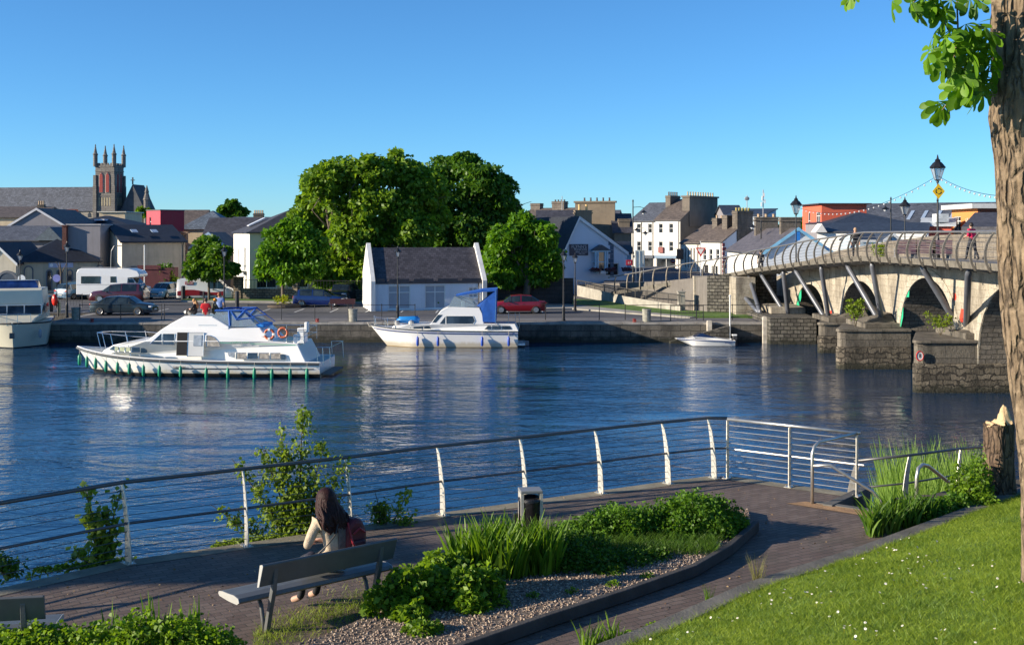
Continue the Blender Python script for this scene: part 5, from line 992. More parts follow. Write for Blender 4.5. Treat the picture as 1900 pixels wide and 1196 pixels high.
sidewin([(zx(566), zz_(288)), (zx(650), zz_(291)), (zx(650), zz_(219)), (zx(640), zz_(219))], hwc, cab, bglass, frame=chrome); sidewin([(zx(658), zz_(292)), (zx(738), zz_(293)), (zx(738), zz_(219)), (zx(658), zz_(219))], hwc, cab, bglass, frame=chrome)
sidewin(W4(755, 828, 208, 366), hwc, cab, DARK, 'doorway', both=False)
sidewin(W4(832, 944, 208, 372), hwc, cab, mat('door_white', (.62, .62, .6), .4, var=.05), 'sliding_door', frame=chrome, both=False)
sidewin(W4(872, 930, 226, 300), lambda x, z: hwc(x, z)+.02, cab, mat('curtain_pane', (.34, .38, .42), .2, var=.4, vs=5), both=False)
sidewin([(zx(962), zz_(304)), (zx(1060), zz_(306)), (zx(1050), zz_(270)), (zx(1020), zz_(240)), (zx(990), zz_(228)), (zx(962), zz_(226))], hwc, cab, mat('curtain_glass', (.36, .32, .26), .15, var=.5, vs=5), frame=chrome)
sidewin([(zx(1115), zz_(350)), (zx(1125), zz_(370)), (zx(1165), zz_(382)), (zx(1165), zz_(341)), (zx(1118), zz_(341))], hwc, cab, MATS['curtain_pane'])
for k, (x0, x1) in enumerate(((1174, 1244), (1254, 1324), (1332, 1402), (1412, 1482))): sidewin(W4(x0, x1, 346, 386), hwc, cab, bglass if k == 1 else MATS['curtain_glass'], frame=chrome)
sidewin([(zx(1490), zz_(390)), (zx(1520), zz_(390)), (zx(1510), zz_(354)), (zx(1490), zz_(352))], hwc, cab, bglass)
m = MB(); gs = mat('stripe_green', (.10, .42, .26), .5)
for x0, x1 in ((1060, 1140), (1270, 1590)): m.prism([(zx(x0), -hwc(zx(x0), 1.62)-.004, 1.68-(x0-1060)*.0002), (zx(x1), -hwc(zx(x1), 1.6)-.004, 1.68-(x1-1060)*.0002), (zx(x1), -hwc(zx(x1), 1.6)-.004, 1.71-(x1-1060)*.0002), (zx(x0), -hwc(zx(x0), 1.62)-.004, 1.71-(x0-1060)*.0002)], (0, -.006, 0))
m.build('stripe', gs, cab)
text('CARRICK CRAFT', .12, gs, cab, (zx(1200), -hwc(zx(1200), 1.7)-.01, 1.70), (R90, 0, 0)); text('SHANNON', .13, mat('ink', (.02, .02, .02), .6), hull, (zx(790), -1.9-.02, .50), (R90, 0, 0))
m = MB(); m.prism([(zx(895), -hwf2(0, 2.6)-.005, 2.5), (zx(1025), -hwf2(0, 2.6)-.005, 2.5), (zx(1025), -hwf2(0, 2.6)-.005, 2.54), (zx(895), -hwf2(0, 2.6)-.005, 2.54)], (0, -.02, 0)); m.build('grab_rail', chrome, fly)
# flybridge screen, folded canopy frame, seat
m = MB()
for s in (-1, 1): m.prism([(zx(985), s*1.12, 2.72), (zx(1110), s*1.16, 2.45), (zx(1310), s*1.16, 2.45), (zx(1215), s*1.05, 3.12), (zx(1010), s*1.0, 3.22)], (0, s*.012, 0))
m.prism([(zx(985), -1.12, 2.72), (zx(985), 1.12, 2.72), (zx(1010), 1.0, 3.22), (zx(1010), -1.0, 3.22)], (.012, 0, 0)); m.build('windscreen', clear, fly)
m = MB()
for s in (-1, 1):
    m.tube([(zx(1005), s*1.03, 3.25), (zx(1215), s*1.03, 3.27)], .05, 6); m.tube([(zx(1100), s*1.03, 3.26), (zx(1112), s*1.15, 2.5)], .05, 6); m.tube([(zx(1115), s*1.03, 3.22), (zx(1155), s*1.12, 2.82), (zx(1210), s*1.03, 3.24)], .05, 6); m.tube([(zx(1155), s*1.12, 2.82), (zx(1285), s*1.1, 2.92), (zx(1215), s*1.03, 3.27)], .035, 6); m.tube([(zx(1215), s*1.03, 3.27), (zx(1345), s*1.2, 2.55)], .02, 5)
m.tube([(zx(1215), -1.03, 3.27), (zx(1215), 1.03, 3.27)], .05, 6); m.tube([(zx(1005), -1.03, 3.25), (zx(1005), 1.03, 3.25)], .05, 6); m.build('canopy_frame', canvas, fly)
m = MB(); m.bb(zx(1060), zx(1130), -.9, .2, 2.42, 3.0); m.bb(zx(1140), zx(1200), -1.0, 1.0, 2.42, 2.75); m.build('seat', mat('seat_blue', (.22, .38, .55), .5, var=.1), fly, bevel=.04)
m = MB(); m.bb(zx(1285), zx(1350), -1.1, .6, 2.42, 2.58); m.build('blue_cover', mat('cover_blue', (.01, .2, .6), .6), cab, bevel=.04)
m = MB(); m.sphere((zx(778), -.2, 3.12), .26, 14, 8, (1, 1, .45)); m.build('radar_dome', mat('dome_white', (.6, .6, .57), .4), fly, smooth=True)
# aft deck rails, buoys, ladder, bow rail
path = [(zx(1345), -1.45, 2.35), (zx(1640), -1.45, 2.35), (zx(1640), 1.45, 2.35), (zx(1345), 1.45, 2.35)]; rails(path, .018, [(zx(x), s*1.45, 2.35) for x in (1420, 1520, 1640) for s in (1, -1)], .7, cr_o, 'aft_rail')
m = MB(); m.bb(zx(1590), zx(1640), -1.35, -.6, 1.65, 2.42); m.bb(zx(1640), zx(1665), -1.35, -1.0, 2.2, 2.72); m.bb(zx(1560), zx(1600), -1.3, -.9, 1.65, 2.1); m.build('helm_seat', gel, cr_o, bevel=.05)
m = MB(); m.tube([(zx(540), -1.15, 2.0-.1), (zx(380), -1.25, 2.0-.02), (zx(200), -.62, 2.05), (zx(165), -.3, 2.05), (zx(165), .3, 2.05), (zx(200), .62, 2.05), (zx(380), 1.25, 1.98), (zx(540), 1.15, 1.9)], .022, 6)
for x, y in ((165, -.3), (270, -.95), (385, -1.25), (270, .95), (385, 1.25), (165, .3)): m.tube([(zx(x), y, 2.04), (zx(x)+.22, y*1.0, sh(zx(x)))], .02, 5)
m.build('bow_rail', chrome, cr_o)
m = MB()
for x, y in ((1745, -1.7), (1785, -1.7), (1830, -1.6), (1830, 1.6), (1745, 1.7)): m.tube([(zx(x), y, .65), (zx(x)-.05, y, 1.5)], .02, 5)
m.tube([(zx(1740), -1.7, 1.5), (zx(1828), -1.65, 1.5), (zx(1828), 1.65, 1.5), (zx(1740), 1.7, 1.5)], .02, 6); m.build('stern_rail', chrome, cr_o)
Rx = Matrix.Rotation(R90, 3, 'X')
for k, (x, z, lab) in enumerate(((zx(1402), 2.12, 'left orange and white lifebuoy on the cruiser aft rail'), (zx(1497), 2.2, 'right orange lifebuoy on the cruiser aft rail'))):
    lb = thing('lifebuoy', lab, 'lifebuoy', cr_o.matrix_basis@Vector((x, -1.5, z)), cr_o.rotation_euler.z, 'lifebuoys on the white cruiser'); m = MB(); m.torus((0, 0, 0), .23, .06, Rx, 24, 8); rg = m.build('ring', mat('buoy_orange', (.50, .12, .05), .5, var=.2), lb, smooth=True); m = MB()
    for a in (0, 1.57, 3.14, 4.71): m.box((.23*math.cos(a), 0, .23*math.sin(a)), (.13, .135, .13)) if k == 0 else m.box((.23*math.cos(a+.8), 0, .23*math.sin(a+.8)), (.06, .13, .06))
    m.build('band', WF, rg, bevel=.02)
for k, fx_ in enumerate((72, 134, 198, 270, 348, 440, 546, 660, 808, 987, 1137, 1320, 1440, 1565, 1680)):
    x = zx(fx_); zt = sh(x)-.05; fender(x, -(hb(x)+.13), zt-.52+.02*(k % 3), .52, .085, greenf, cr_o)
# people
skin = mat('skin', (.52, .30, .20), .55, var=.06)
def person(name, label, loc, rz, J, cols, parts=None, hairm=None, hair='short', group=None, scale=1.0, fingers=True):
    """J: joint dictionary; the body is one skinned surface, coloured by zone"""
    o = thing(name, label, 'person', loc, rz, group)
    E = [('pel', 'spi'), ('spi', 'che'), ('che', 'nek'), ('nek', 'hd0'), ('hd0', 'hd1')]
    for s in 'lr': E += [('che', 'sh'+s), ('sh'+s, 'el'+s), ('el'+s, 'wr'+s), ('wr'+s, 'pa'+s), ('pel', 'hp'+s), ('hp'+s, 'kn'+s), ('kn'+s, 'an'+s), ('an'+s, 'to'+s)]
    R = dict(pel=.14, spi=.135, che=.15, nek=.052, hd0=.085, hd1=.088, sh=.072, el=.052, wr=.03, pa=.032, hp=.11, kn=.07, an=.045, to=.038)
    names = list(J); vs = [Vector(J[k]) for k in names]; es = [(names.index(a), names.index(b)) for a, b in E]; rs = [R.get(k, R.get(k[:2], .05)) for k in names]
    if fingers:
        for s in 'lr':
            w_, p_ = Vector(J['wr'+s]), Vector(J['pa'+s]); d = (p_-w_).normalized(); sd = d.cross(Vector((0, 0, 1))); sd = sd.normalized() if sd.length > .1 else Vector((1, 0, 0)); nrm = sd.cross(d)
            for k, (o_, L_) in enumerate(((-.03, .07), (-.01, .085), (.01, .08), (.03, .06))):
                base = len(vs); vs += [p_+d*.03+sd*o_, p_+d*(.03+L_*.5)+sd*o_*1.15-nrm*.01, p_+d*(.03+L_*.9)+sd*o_*1.2-nrm*.035]; rs += [.011, .009, .008]; es += [(names.index('pa'+s), base), (base, base+1), (base+1, base+2)]
            base = len(vs); vs += [w_+d*.03+sd*.04, w_+d*.07+sd*.055-nrm*.015]; rs += [.012, .01]; es += [(names.index('wr'+s), base), (base, base+1)]
    me = bpy.data.meshes.new('body'); me.from_pydata([tuple(v) for v in vs], es, []); t_ = bpy.data.objects.new('tmp', me); COL.objects.link(t_)
    t_.modifiers.new('s', 'SKIN'); me.skin_vertices.items() if False else None
    if not me.skin_vertices: me.skin_vertices.new() if hasattr(me.skin_vertices, 'new') else None
    bpy.context.view_layer.objects.active = t_
    sv = me.skin_vertices[0].data if me.skin_vertices else None
    if sv:
        for i, r in enumerate(rs):
            fl_ = .78 if names[i:i+1] and names[i] in ('pel', 'spi', 'che') else 1; sv[i].radius = (r, r*fl_); sv[i].use_root = (i == 0)
    ss = t_.modifiers.new('b', 'SUBSURF'); ss.levels = 2; ss.render_levels = 2
    dg = bpy.context.evaluated_depsgraph_get(); bm_ = bpy.data.meshes.new_from_object(t_.evaluated_get(dg)); bpy.data.objects.remove(t_)
    bm_.materials.clear(); seg = es
    for c in ('skin', 'top', 'leg', 'shoe'): bm_.materials.append(cols.get(c, skin) if cols.get(c) else skin)
    def zone(c):
        best, bz = 1e9, 0
        for a, b in E:
            A_, B_ = Vector(J[a]), Vector(J[b]); d = B_-A_; t2 = max(0, min(1, (c-A_).dot(d)/max(d.length_squared, 1e-9))); q_ = A_+d*t2; ds = (c-q_).length-R.get(b, R.get(b[:2], .05))*.8
            if ds < best:
                best = ds; k = a[:2]+'>'+b[:2]
                bz = {'pe>sp': 1, 'sp>ch': 1, 'ch>ne': 1 if t2 < .75 else 0, 'ne>hd': 0, 'hd>hd': 0, 'ch>sh': 1, 'sh>el': 1 if cols.get('sleeve', 1) > t2*.99 or cols.get('sleeve', 1) >= 1 else 0, 'el>wr': 1 if cols.get('sleeve', 1) > 1+t2 else 0, 'wr>pa': 0, 'pe>hp': 2, 'hp>kn': 2 if cols.get('trouser', 2) > t2 else 0, 'kn>an': 2 if cols.get('trouser', 2) > 1+t2*.98 else 0, 'an>to': 3}.get(k, 0)
        return bz
    for p in bm_.polygons: p.material_index = zone(p.center); p.use_smooth = True
    bo = bpy.data.objects.new('body', bm_); COL.objects.link(bo); bo.parent = o
    hd = (Vector(J['hd0'])+Vector(J['hd1']))/2; up = (Vector(J['hd1'])-Vector(J['hd0'])).normalized()
    hm_ = MB(); face = Vector(J.get('face', (0, 1, 0))) if 'face' in J else Vector((0, 1, 0))
    if hairm:
        hm_.sphere(hd+up*.03-face*.018, .108, 14, 10, (.92, 1.02, 1.05))
        if hair == 'long': hm_.tube([hd-face*.07+up*.04, hd-face*.12-up*.12, hd-face*.15-up*.30, hd-face*.14-up*.42], [.07, .10, .09, .03], 10)
        hm_.build('hair', hairm, o, smooth=True)
    # face: nose, eyes, mouth, ears
    sx = face.cross(Vector((0, 0, 1))).normalized(); fm = MB(); fm.mi = 0; fm.sphere(hd+face*.098-up*.012, .016, 8, 6, (1, 1.2, 1.4))
    for s in (-1, 1): fm.mi = 0; fm.sphere(hd+sx*s*.09-up*.01, .022, 8, 6, (.5, .8, 1.2)); fm.mi = 1; fm.sphere(hd+face*.086+sx*s*.033+up*.012, .011, 8, 6)
    fm.mi = 2; fm.sphere(hd+face*.084-up*.048, .016, 8, 6, (1.3, .5, .4)); fm.build('face', [skin, mat('eye_dark', (.03, .02, .02), .3), mat('lip', (.35, .12, .1), .5)], o, smooth=True)
    if scale != 1: o.scale = (scale,)*3
    return o
def stand(h=1.72, lean=0, step=.0, arms=0, bend=0):
    k = h/1.72; J = dict(pel=(0, 0, .95), spi=(0, lean*.3, 1.12), che=(0, lean*.7, 1.33), nek=(0, lean, 1.48), hd0=(0, lean+.01, 1.56), hd1=(0, lean+.02, 1.66),
        shl=(-.19, lean*.8, 1.40), shr=(.19, lean*.8, 1.40), ell=(-.25, lean-.03+arms*.05, 1.13), elr=(.25, lean-.03+arms*.05, 1.13), wrl=(-.23+bend*.1, lean+.05+bend*.2, .90+bend*.22), wrr=(.23-bend*.1, lean+.05+bend*.2, .90+bend*.22), pal=(-.22+bend*.12, lean+.08+bend*.24, .84+bend*.24), par=(.22-bend*.12, lean+.08+bend*.24, .84+bend*.24),
        hpl=(-.1, 0, .90), hpr=(.1, 0, .90), knl=(-.11, step*.35, .49), knr=(.11, -step*.15, .49), anl=(-.11, step*.5, .08), anr=(.11, -step*.55, .09), tol=(-.12, step*.5+.15, .035), tor=(.12, -step*.55+.14, .035))
    return {a: tuple(c*k for c in v) for a, v in J.items()}
def sit(): return dict(pel=(0, 0, .12), spi=(0, -.02, .30), che=(0, .0, .50), nek=(0, .04, .66), hd0=(0, .07, .74), hd1=(0, .09, .84), shl=(-.18, 0, .57), shr=(.18, 0, .57), ell=(-.24, .12, .36), elr=(.24, .12, .36), wrl=(-.14, .33, .33), wrr=(.14, .33, .33), pal=(-.09, .39, .33), par=(.09, .39, .33), hpl=(-.1, .04, .12), hpr=(.1, .04, .12), knl=(-.16, .42, .36), knr=(.16, .42, .36), anl=(-.1, .48, .06), anr=(.1, .48, .06), tol=(-.1, .62, .035), tor=(.1, .62, .035))
def cloth(n, c): return mat(n, c, .8, var=.15, vs=12, bump=.2, bs_=40)
cw = cr_o.matrix_basis; seatz = 2.985
for k, (px_, y_, rz, lab, c, hcol, hl, sc__) in enumerate(((838, -.5, 1.4, 'person in black with long blond hair sitting on the cruiser roof', dict(top=cloth('black_cloth', (.015, .015, .018)), leg=cloth('black_cloth', (.015, .015, .018)), shoe=cloth('black_cloth', 0)), (.42, .22, .08), 'long', .9),
        (920, -.7, .1, 'person in a red shirt sitting on the cruiser roof', dict(top=cloth('red_cloth', (.62, .01, .02)), leg=cloth('beige_cloth', (.4, .33, .25)), shoe=cloth('white_cloth', (.6, .6, .6)), sleeve=.9), (.06, .035, .02), 'short', .95),
        (970, -.45, -.8, 'person in dark olive with an orange cap sitting on the cruiser roof', dict(top=cloth('olive_cloth', (.05, .045, .025)), leg=cloth('olive_cloth', 0), shoe=cloth('black_cloth', 0)), (.85, .28, .02), 'short', .92))):
    person('person', lab, cw@Vector((zx(px_), y_, seatz)), rz, sit(), c, hairm=mat('hair_%s' % ('blond', 'brown', 'orange')[k], hcol, .7, var=.2, vs=20), hair=hl, group='people on the cruiser roof', scale=sc__)
person('person', 'person in a light blue shirt standing behind the seated group on the cruiser', cw@Vector((zx(955), .75, 2.42)), 0, stand(1.62), dict(top=cloth('blue_cloth', (.25, .35, .62)), leg=cloth('navy_cloth', (.03, .04, .08)), shoe=cloth('black_cloth', 0), sleeve=.7), hairm=mat('hair_red', (.25, .09, .04), .7), group='people on the cruiser roof')
# --- moored sedan cruiser
def ax(v): return (v-125)/140.+.13*min(1, max(0, v-125)/300)
def az(v): return (1000-v)/140.
b2o = thing('moored_cruiser', 'white motor cruiser with blue canvas canopy and blue fenders moored at the quay', 'cruiser', (-9.02, 75.25, 0), math.radians(-.5))
sh2 = lambda x: 1.0+.33*math.exp(-x/2.6)
hm, hb2, _ = hullmb(9.4, 1.42, 1.1, sh2, boot=.03, wlr=.88); hull2 = hm.build('hull', [hgel, mat('ochre_stain', (.40, .28, .12), .6)], b2o, smooth=True)
rub(hb2, sh2, 9.4, .015, .035, -.02).build('rubbing_strake', tealp, hull2); rub(hb2, sh2, 9.4, .004, .028, -.16, .3).build('blue_stripe', mat('navy_stripe', (.02, .05, .22), .4), hull2)
m = MB(); m.bb(9.3, 9.85, -1.2, 1.2, .12, .22); m.build('bathing_platform', gel, hull2); m = MB(); m.bb(9.7, 10.1, -.15, .15, .0, .3); m.build('outdrive', mat('drive_grey', (.2, .2, .22), .5), hull2, bevel=.04)
hw2 = lambda x, z: min(1.22, .25+x*.45)-max(0, z-1)*.14
cab2 = fuselage([(ax(305), 1.0), (ax(335), 1.32), (ax(480), 1.42), (ax(655), 1.44), (ax(722), 2.04), (ax(750), 2.3), (ax(805), 2.48), (ax(850), 2.50), (ax(1088), 2.44), (ax(1112), 2.1), (ax(1128), 1.48), (ax(1400), 1.45), (ax(1432), 1.0)], hw2).build('superstructure', gel, b2o, bevel=.04)
sidewin([(ax(672), az(783)), (ax(705), az(785)), (ax(762), az(718)), (ax(722), az(716))], lambda x, z: hw2(x, z)-.02, cab2, bglass, out_=.03)
sidewin([(ax(738), az(795)), (ax(787), az(798)), (ax(787), az(732))], hw2, cab2, bglass); sidewin([(ax(795), az(798)), (ax(1030), az(798)), (ax(1050), az(770)), (ax(1030), az(728)), (ax(795), az(728))], hw2, cab2, bglass, frame=WF)
for p in ([(ax(510), az(838)), (ax(595), az(838)), (ax(595), az(818)), (ax(510), az(822))], [(ax(605), az(838)), (ax(665), az(838)), (ax(650), az(816)), (ax(605), az(818))], [(ax(1130), az(843)), (ax(1188), az(843)), (ax(1188), az(813)), (ax(1160), az(813))], [(ax(1198), az(843)), (ax(1275), az(843)), (ax(1275), az(812)), (ax(1198), az(812))], [(ax(1283), az(843)), (ax(1370), az(843)), (ax(1350), az(812)), (ax(1283), az(812))]): sidewin(p, hw2, cab2, bglass)
m = MB(); v = [(ax(660), s*1.0, 1.5) for s in (-1, 1)]; m.quad((ax(662)-.02, -1.0, 1.46), (ax(662)-.02, 1.0, 1.46), (ax(722)-.02, .95, 2.06), (ax(722)-.02, -.95, 2.06)); m.build('windscreen', bglass, cab2)
m = MB()
for s in (-1, 1): m.prism([(ax(812), s*.95, 2.5), (ax(1050), s*.95, 2.5), (ax(1020), s*.9, 2.92), (ax(862), s*.85, 3.15)], (0, s*.012, 0))
m.prism([(ax(812), -.95, 2.5), (ax(812), .95, 2.5), (ax(862), .85, 3.15), (ax(862), -.85, 3.15)], (.012, 0, 0)); m.build('flybridge_screen', clear, cab2)
m = MB(); m.bb(ax(920), ax(960), -.3, .3, 2.45, 2.85); m.build('helm_seat', gel, cab2, bevel=.05)
m = MB()
def cv(pts, th=.03):
    for s in (-1, 1): m.prism([(ax(x), s*w_, az(y)) for x, y, w_ in pts], (0, s*th, 0))
cv([(875, 548, .9), (1100, 500, .95), (1240, 490, .95), (1240, 512, .95), (1100, 520, .95), (885, 556, .9)]); cv([(1240, 500, .95), (1230, 782, 1.15), (1115, 778, 1.15), (1108, 690, 1.1), (1092, 650, 1.05), (1060, 640, 1.0), (1150, 570, 1.0)])
m.quad((ax(875), -.9, az(548)), (ax(1100), -.95, az(500)), (ax(1100), .95, az(500)), (ax(875), .9, az(548))); m.quad((ax(1100), -.95, az(500)), (ax(1240), -.95, az(490)), (ax(1240), .95, az(490)), (ax(1100), .95, az(500))); m.quad((ax(1240), -.95, az(490)), (ax(1230), -1.15, az(782)), (ax(1230), 1.15, az(782)), (ax(1240), .95, az(490))); m.build('canopy', canvas, b2o)
m = MB()
for s in (-1, 1): m.tube([(ax(1225), s*1.2, az(800)), (ax(1232), s*1.0, az(495))], .02, 5); m.tube([(ax(860), s*.9, az(550)), (ax(1090), s*.95, az(660))], .015, 5)
m.build('canopy_frame', chrome, b2o)
dg_ = thing('rubber_dinghy', 'rolled blue dinghy with pale end cones on the foredeck of the moored cruiser', 'dinghy', b2o.matrix_basis@Vector((ax(450), -.25, 1.42)), 0); m = MB(); m.tube([(-.7, -.05, .14), (-.4, -.05, .22), (.4, -.05, .25), (.72, -.05, .2)], [.12, .2, .22, .16], 10); m.tube([(-.6, .35, .2), (.6, .35, .25)], .2, 10); m.build('tube', mat('dinghy_blue', (.01, .22, .62), .5, var=.15), dg_, smooth=True)
for x in (-.68, .22): m = MB(); m.sphere((x, -.26, .05), .17, 12, 8, (1, .8, 1)); m.build('end_cone', mat('cone_grey', (.5, .48, .44), .5), dg_, smooth=True)
m = MB(); m.tube([(ax(640), -1.2, 1.62), (ax(350), -.95, 1.65), (ax(165), -.3, 1.78), (ax(165), .3, 1.78), (ax(350), .95, 1.65)], .018, 6)
for x, y, z in ((165, -.3, 1.78), (260, -.65, 1.7), (345, -.95, 1.65), (480, -1.15, 1.63), (165, .3, 1.78), (260, .65, 1.7)): m.tube([(ax(x), y, z), (ax(x)+.05, y, sh2(ax(x))-.02)], .015, 5)
m.sphere((ax(168), -.3, 1.85), .05, 8, 6); m.build('bow_rail', chrome, b2o)
m = MB()
for x in (1340, 1400, 1435): m.tube([(ax(x), -1.1, 1.2), (ax(x), -1.1, az(700))], .018, 5)
m.tube([(ax(1230), -1.15, az(718)), (ax(1435), -1.12, az(718))], .015, 5); m.build('stern_rail', chrome, b2o)
for x in (550, 727, 1112, 1343): fender(ax(x), -(hb2(ax(x))+.1), az(945), .56, .085, bluef, b2o, .35)
text('LADY LINDA', .13, MATS['navy_stripe'], hull2, (ax(1350), -1.40, az(882)), (R90, 0, 0))
mr = MB(); mr.tube([(-8.9+0, 75.4, 1.2), (-9.2, 76.5, 1.1), (-9.4, 77.0, 1.33)], .015, 4); tag(mr.build('mooring_rope', rope), 'slack rope from the moored cruiser bow to the quay', 'rope')
# --- speedboat
sp = thing('speedboat', 'small white speedboat with dark windscreen and blue stripe moored by the quay steps', 'speedboat', PD(1251, 0, 75.4).xy.to_3d(), math.radians(-1))
ssx = lambda v: (v-100)/9.5*75/F
sh3 = lambda x: .47-.03*x; hm, hb3, _ = hullmb(3.75, .82, 1.0, sh3, boot=.02, wlr=.7, full=.6); h3 = hm.build('hull', [gel, blackp], sp, smooth=True)
hw3 = lambda x, z: min(.62, .1+x*.4)-max(0, z-.45)*.25
fuselage([(.75, .42), (1.15, .52), (1.35, .58), (2.6, .5), (3.6, .36), (3.6, .3), (.75, .3)], hw3).build('deck', gel, sp, bevel=.02); fuselage([(1.2, .52), (1.58, .80), (1.75, .80), (2.45, .54), (2.4, .46), (1.25, .46)], lambda x, z: hw3(x, z)-.03).build('windscreen', glassmat('navy_glass', (.01, .02, .06)), sp)
rub(hb3, sh3, 3.75, .012, .018, -.05, .15).build('blue_stripe', MATS['navy_stripe'], h3); text('W131', .17, MATS['navy_stripe'], h3, (3.3, -.80, .22), (R90, 0, 0))
m = MB(); m.box((3.85, 0, .5), (.28, .26, .3)); m.box((3.92, 0, .1), (.14, .14, .6)); m.box((3.7, 0, .35), (.2, .12, .12)); m.build('outboard', mat('motor_dark', (.05, .05, .055), .4), sp, bevel=.03); m = MB(); m.bb(3.66, 3.98, -.14, .14, .6, .7); m.build('motor_cowl', gel, sp, bevel=.03)
fp_ = thing('white_pole', 'thin white pole standing up from the quay beside the speedboat', 'pole', (PD(1354.5, 0, 76.4).x, 76.4, -1.2)); m = MB(); m.tube([(0, 0, 0), (0, 0, 1.2+HZ(550, 76.4))], .045, 8); m.build('shaft', WF, fp_); m = MB(); m.sphere((0, 0, 1.2+HZ(549, 76.4)), .08, 10, 8); m.build('finial', WF, fp_)
# --- cream boat at the left edge, bow towards the camera
lb_ = thing('cream_cruiser', 'cream motor cruiser seen bow-on at the left edge, with blue windscreen canopy', 'cruiser', (PD(22, 0, 72.5).x, 72.5, 0), math.radians(108))
sh4 = lambda x: 1.45+.15*math.exp(-x/2); hm, hb4, _ = hullmb(9., 2.05, .8, sh4, boot=.06, full=.35); h4 = hm.build('hull', [gel_c, blackp], lb_, smooth=True)
rub(hb4, sh4, 9, .01, .05, 0).build('rubbing_strake', blackp, h4)
hw4 = lambda x, z: min(1.75, .75+max(0, x-1.5)*.75)-max(0, z-1.5)*.08
c4 = fuselage([(1.7, 1.4), (2.1, 1.75), (2.5, 1.95), (2.75, 2.55), (2.6, 2.62), (2.75, 3.5), (3.0, 3.62), (7.5, 3.5), (7.8, 1.5)], hw4).build('superstructure', gel_c, lb_, bevel=.04)
for y0, y1 in ((-1.5, -.55), (-.47, .47), (.55, 1.5)): m = MB(); m.quad((2.46, y0, 2.0), (2.46, y1, 2.0), (2.70, y1*.97, 2.52), (2.70, y0*.97, 2.52)); m.build('front_window', bglass, c4)
sidewin([(2.95, 2.0), (4.6, 2.0), (4.6, 2.5), (3.1, 2.5)], hw4, c4, bglass); sidewin([(4.8, 2.0), (7, 2.0), (6.8, 2.5), (4.8, 2.5)], hw4, c4, bglass)
m = MB(); m.prism([(3.0, -1.3, 3.58), (3.0, 1.3, 3.58), (3.3, 1.1, 4.1), (3.3, -1.1, 4.1)], (.03, 0, 0)); [m.prism([(3.0, s*1.3, 3.58), (5.0, s*1.35, 3.55), (4.8, s*1.2, 4.0), (3.3, s*1.1, 4.1)], (0, s*.02, 0)) for s in (-1, 1)]; m.build('wind_screen', glassmat('deep_blue_glass', (.02, .05, .16)), c4)
m = MB(); m.tube([(3.28, -1.1, 4.12), (3.28, 1.1, 4.12), (4.8, 1.2, 4.02)], .03, 6); m.tube([(3.28, -1.1, 4.12), (4.8, -1.2, 4.02)], .03, 6); m.build('screen_frame', WF, c4)
m = MB(); m.box((2.85, 0, 2.57), (.5, 3.1, .06)); [m.box((2.58, y, 2.25), (.05, .06, .62)) for y in (-1.52, -.51, .51, 1.52)]; m.build('eyebrow', WF, c4)
m = MB(); m.tube([(1.0, -1.0, 2.1), (.2, -.3, 2.15), (.2, .3, 2.15), (1.0, 1.0, 2.1), (3.0, 1.85, 2.1)], .02, 6); [m.tube([(x, y, 2.1), (x, y, 1.45)], .018, 5) for x, y in ((1, -1), (.2, -.3), (.2, .3), (1, 1))]; m.build('bow_rail', chrome, lb_)
m = MB(); m.box((-.02, 0, .85), (.12, .3, .35)); m.build('anchor', mat('anchor_steel', (.12, .12, .12), .5, .6), h4, bevel=.03)
fender(1.2, -(hb4(1.2)+.1), .85, .5, .1, mat('grey_fender', (.3, .32, .35), .5), lb_)
# ---------------------------------------------------------------- vehicles
tyre = mat('tyre', (.015, .015, .016), .8, bump=.2); alloy = mat('alloy', (.45, .45, .46), .3, .8); cglass = glassmat('car_glass', (.02, .03, .035), .05)
lampw = mat('headlamp', (.65, .68, .7), .1, var=.05); lampr = mat('tail_lamp', (.45, .01, .01), .2, var=.1); plastic = mat('black_plastic', (.02, .02, .022), .6)
def carpaint(n, c): return mat(n, c, .28, .0, var=.04, vs=1, coat=.6)
def loft(st, W, wt, glass_from, name_par, paint, glassm, lowz=.2):
    """st: list of (x, z_bonnet_or_belt, z_top, side_glass?, slope_glass?, width factor)"""
    bodym, gm = MB(), MB(); rows = []
    for x, zb_, zt, sg, sl, wf in st:
        w_ = W/2*wf; wr_ = w_*wt if zt > zb_+.05 else w_*.9; rows.append([(x, w_*.93, lowz), (x, w_, lowz+.18), (x, w_*1.0, zb_*.72), (x, w_*.965, zb_), (x, wr_, zt-.0), (x, wr_*.86, zt+.035), (x, 0, zt+.05)])
    K = 7
    for s in (1, -1):
        for i in range(len(rows)-1):
            for k in range(K-1):
                q_ = [(p[0], s*p[1], p[2]) for p in (rows[i][k], rows[i+1][k], rows[i+1][k+1], rows[i][k+1])]; sg, sl = st[i][3], st[i][4]
                isg = (k == 3 and (sg or sl)) or (k >= 4 and sl)
                if isg:
                    c = sum((Vector(p) for p in q_), Vector())/4; gm.quad(*[Vector(p).lerp(c, .06) for p in q_]); bodym.quad(*[(Vector(p)-Vector((0, s*.012, .008))) for p in q_])
                else: bodym.quad(*q_)
    for r in (rows[0], rows[-1]): bodym.quad(*([(p[0], p[1], p[2]) for p in r]+[(p[0], -p[1], p[2]) for p in r[::-1][1:]]))
    b = bodym.build('body', paint, name_par, tri=True); bm = bmesh.new(); bm.from_mesh(b.data); bmesh.ops.remove_doubles(bm, verts=bm.verts, dist=.001); bmesh.ops.recalc_face_normals(bm, faces=bm.faces); bm.to_mesh(b.data); bm.free(); b.data.update(); b.data.polygons.foreach_set('use_smooth', [True]*len(b.data.polygons))
    es = b.modifiers.new('edges', 'EDGE_SPLIT'); es.split_angle = math.radians(38)
    gm.build('windows', glassm, name_par); return b
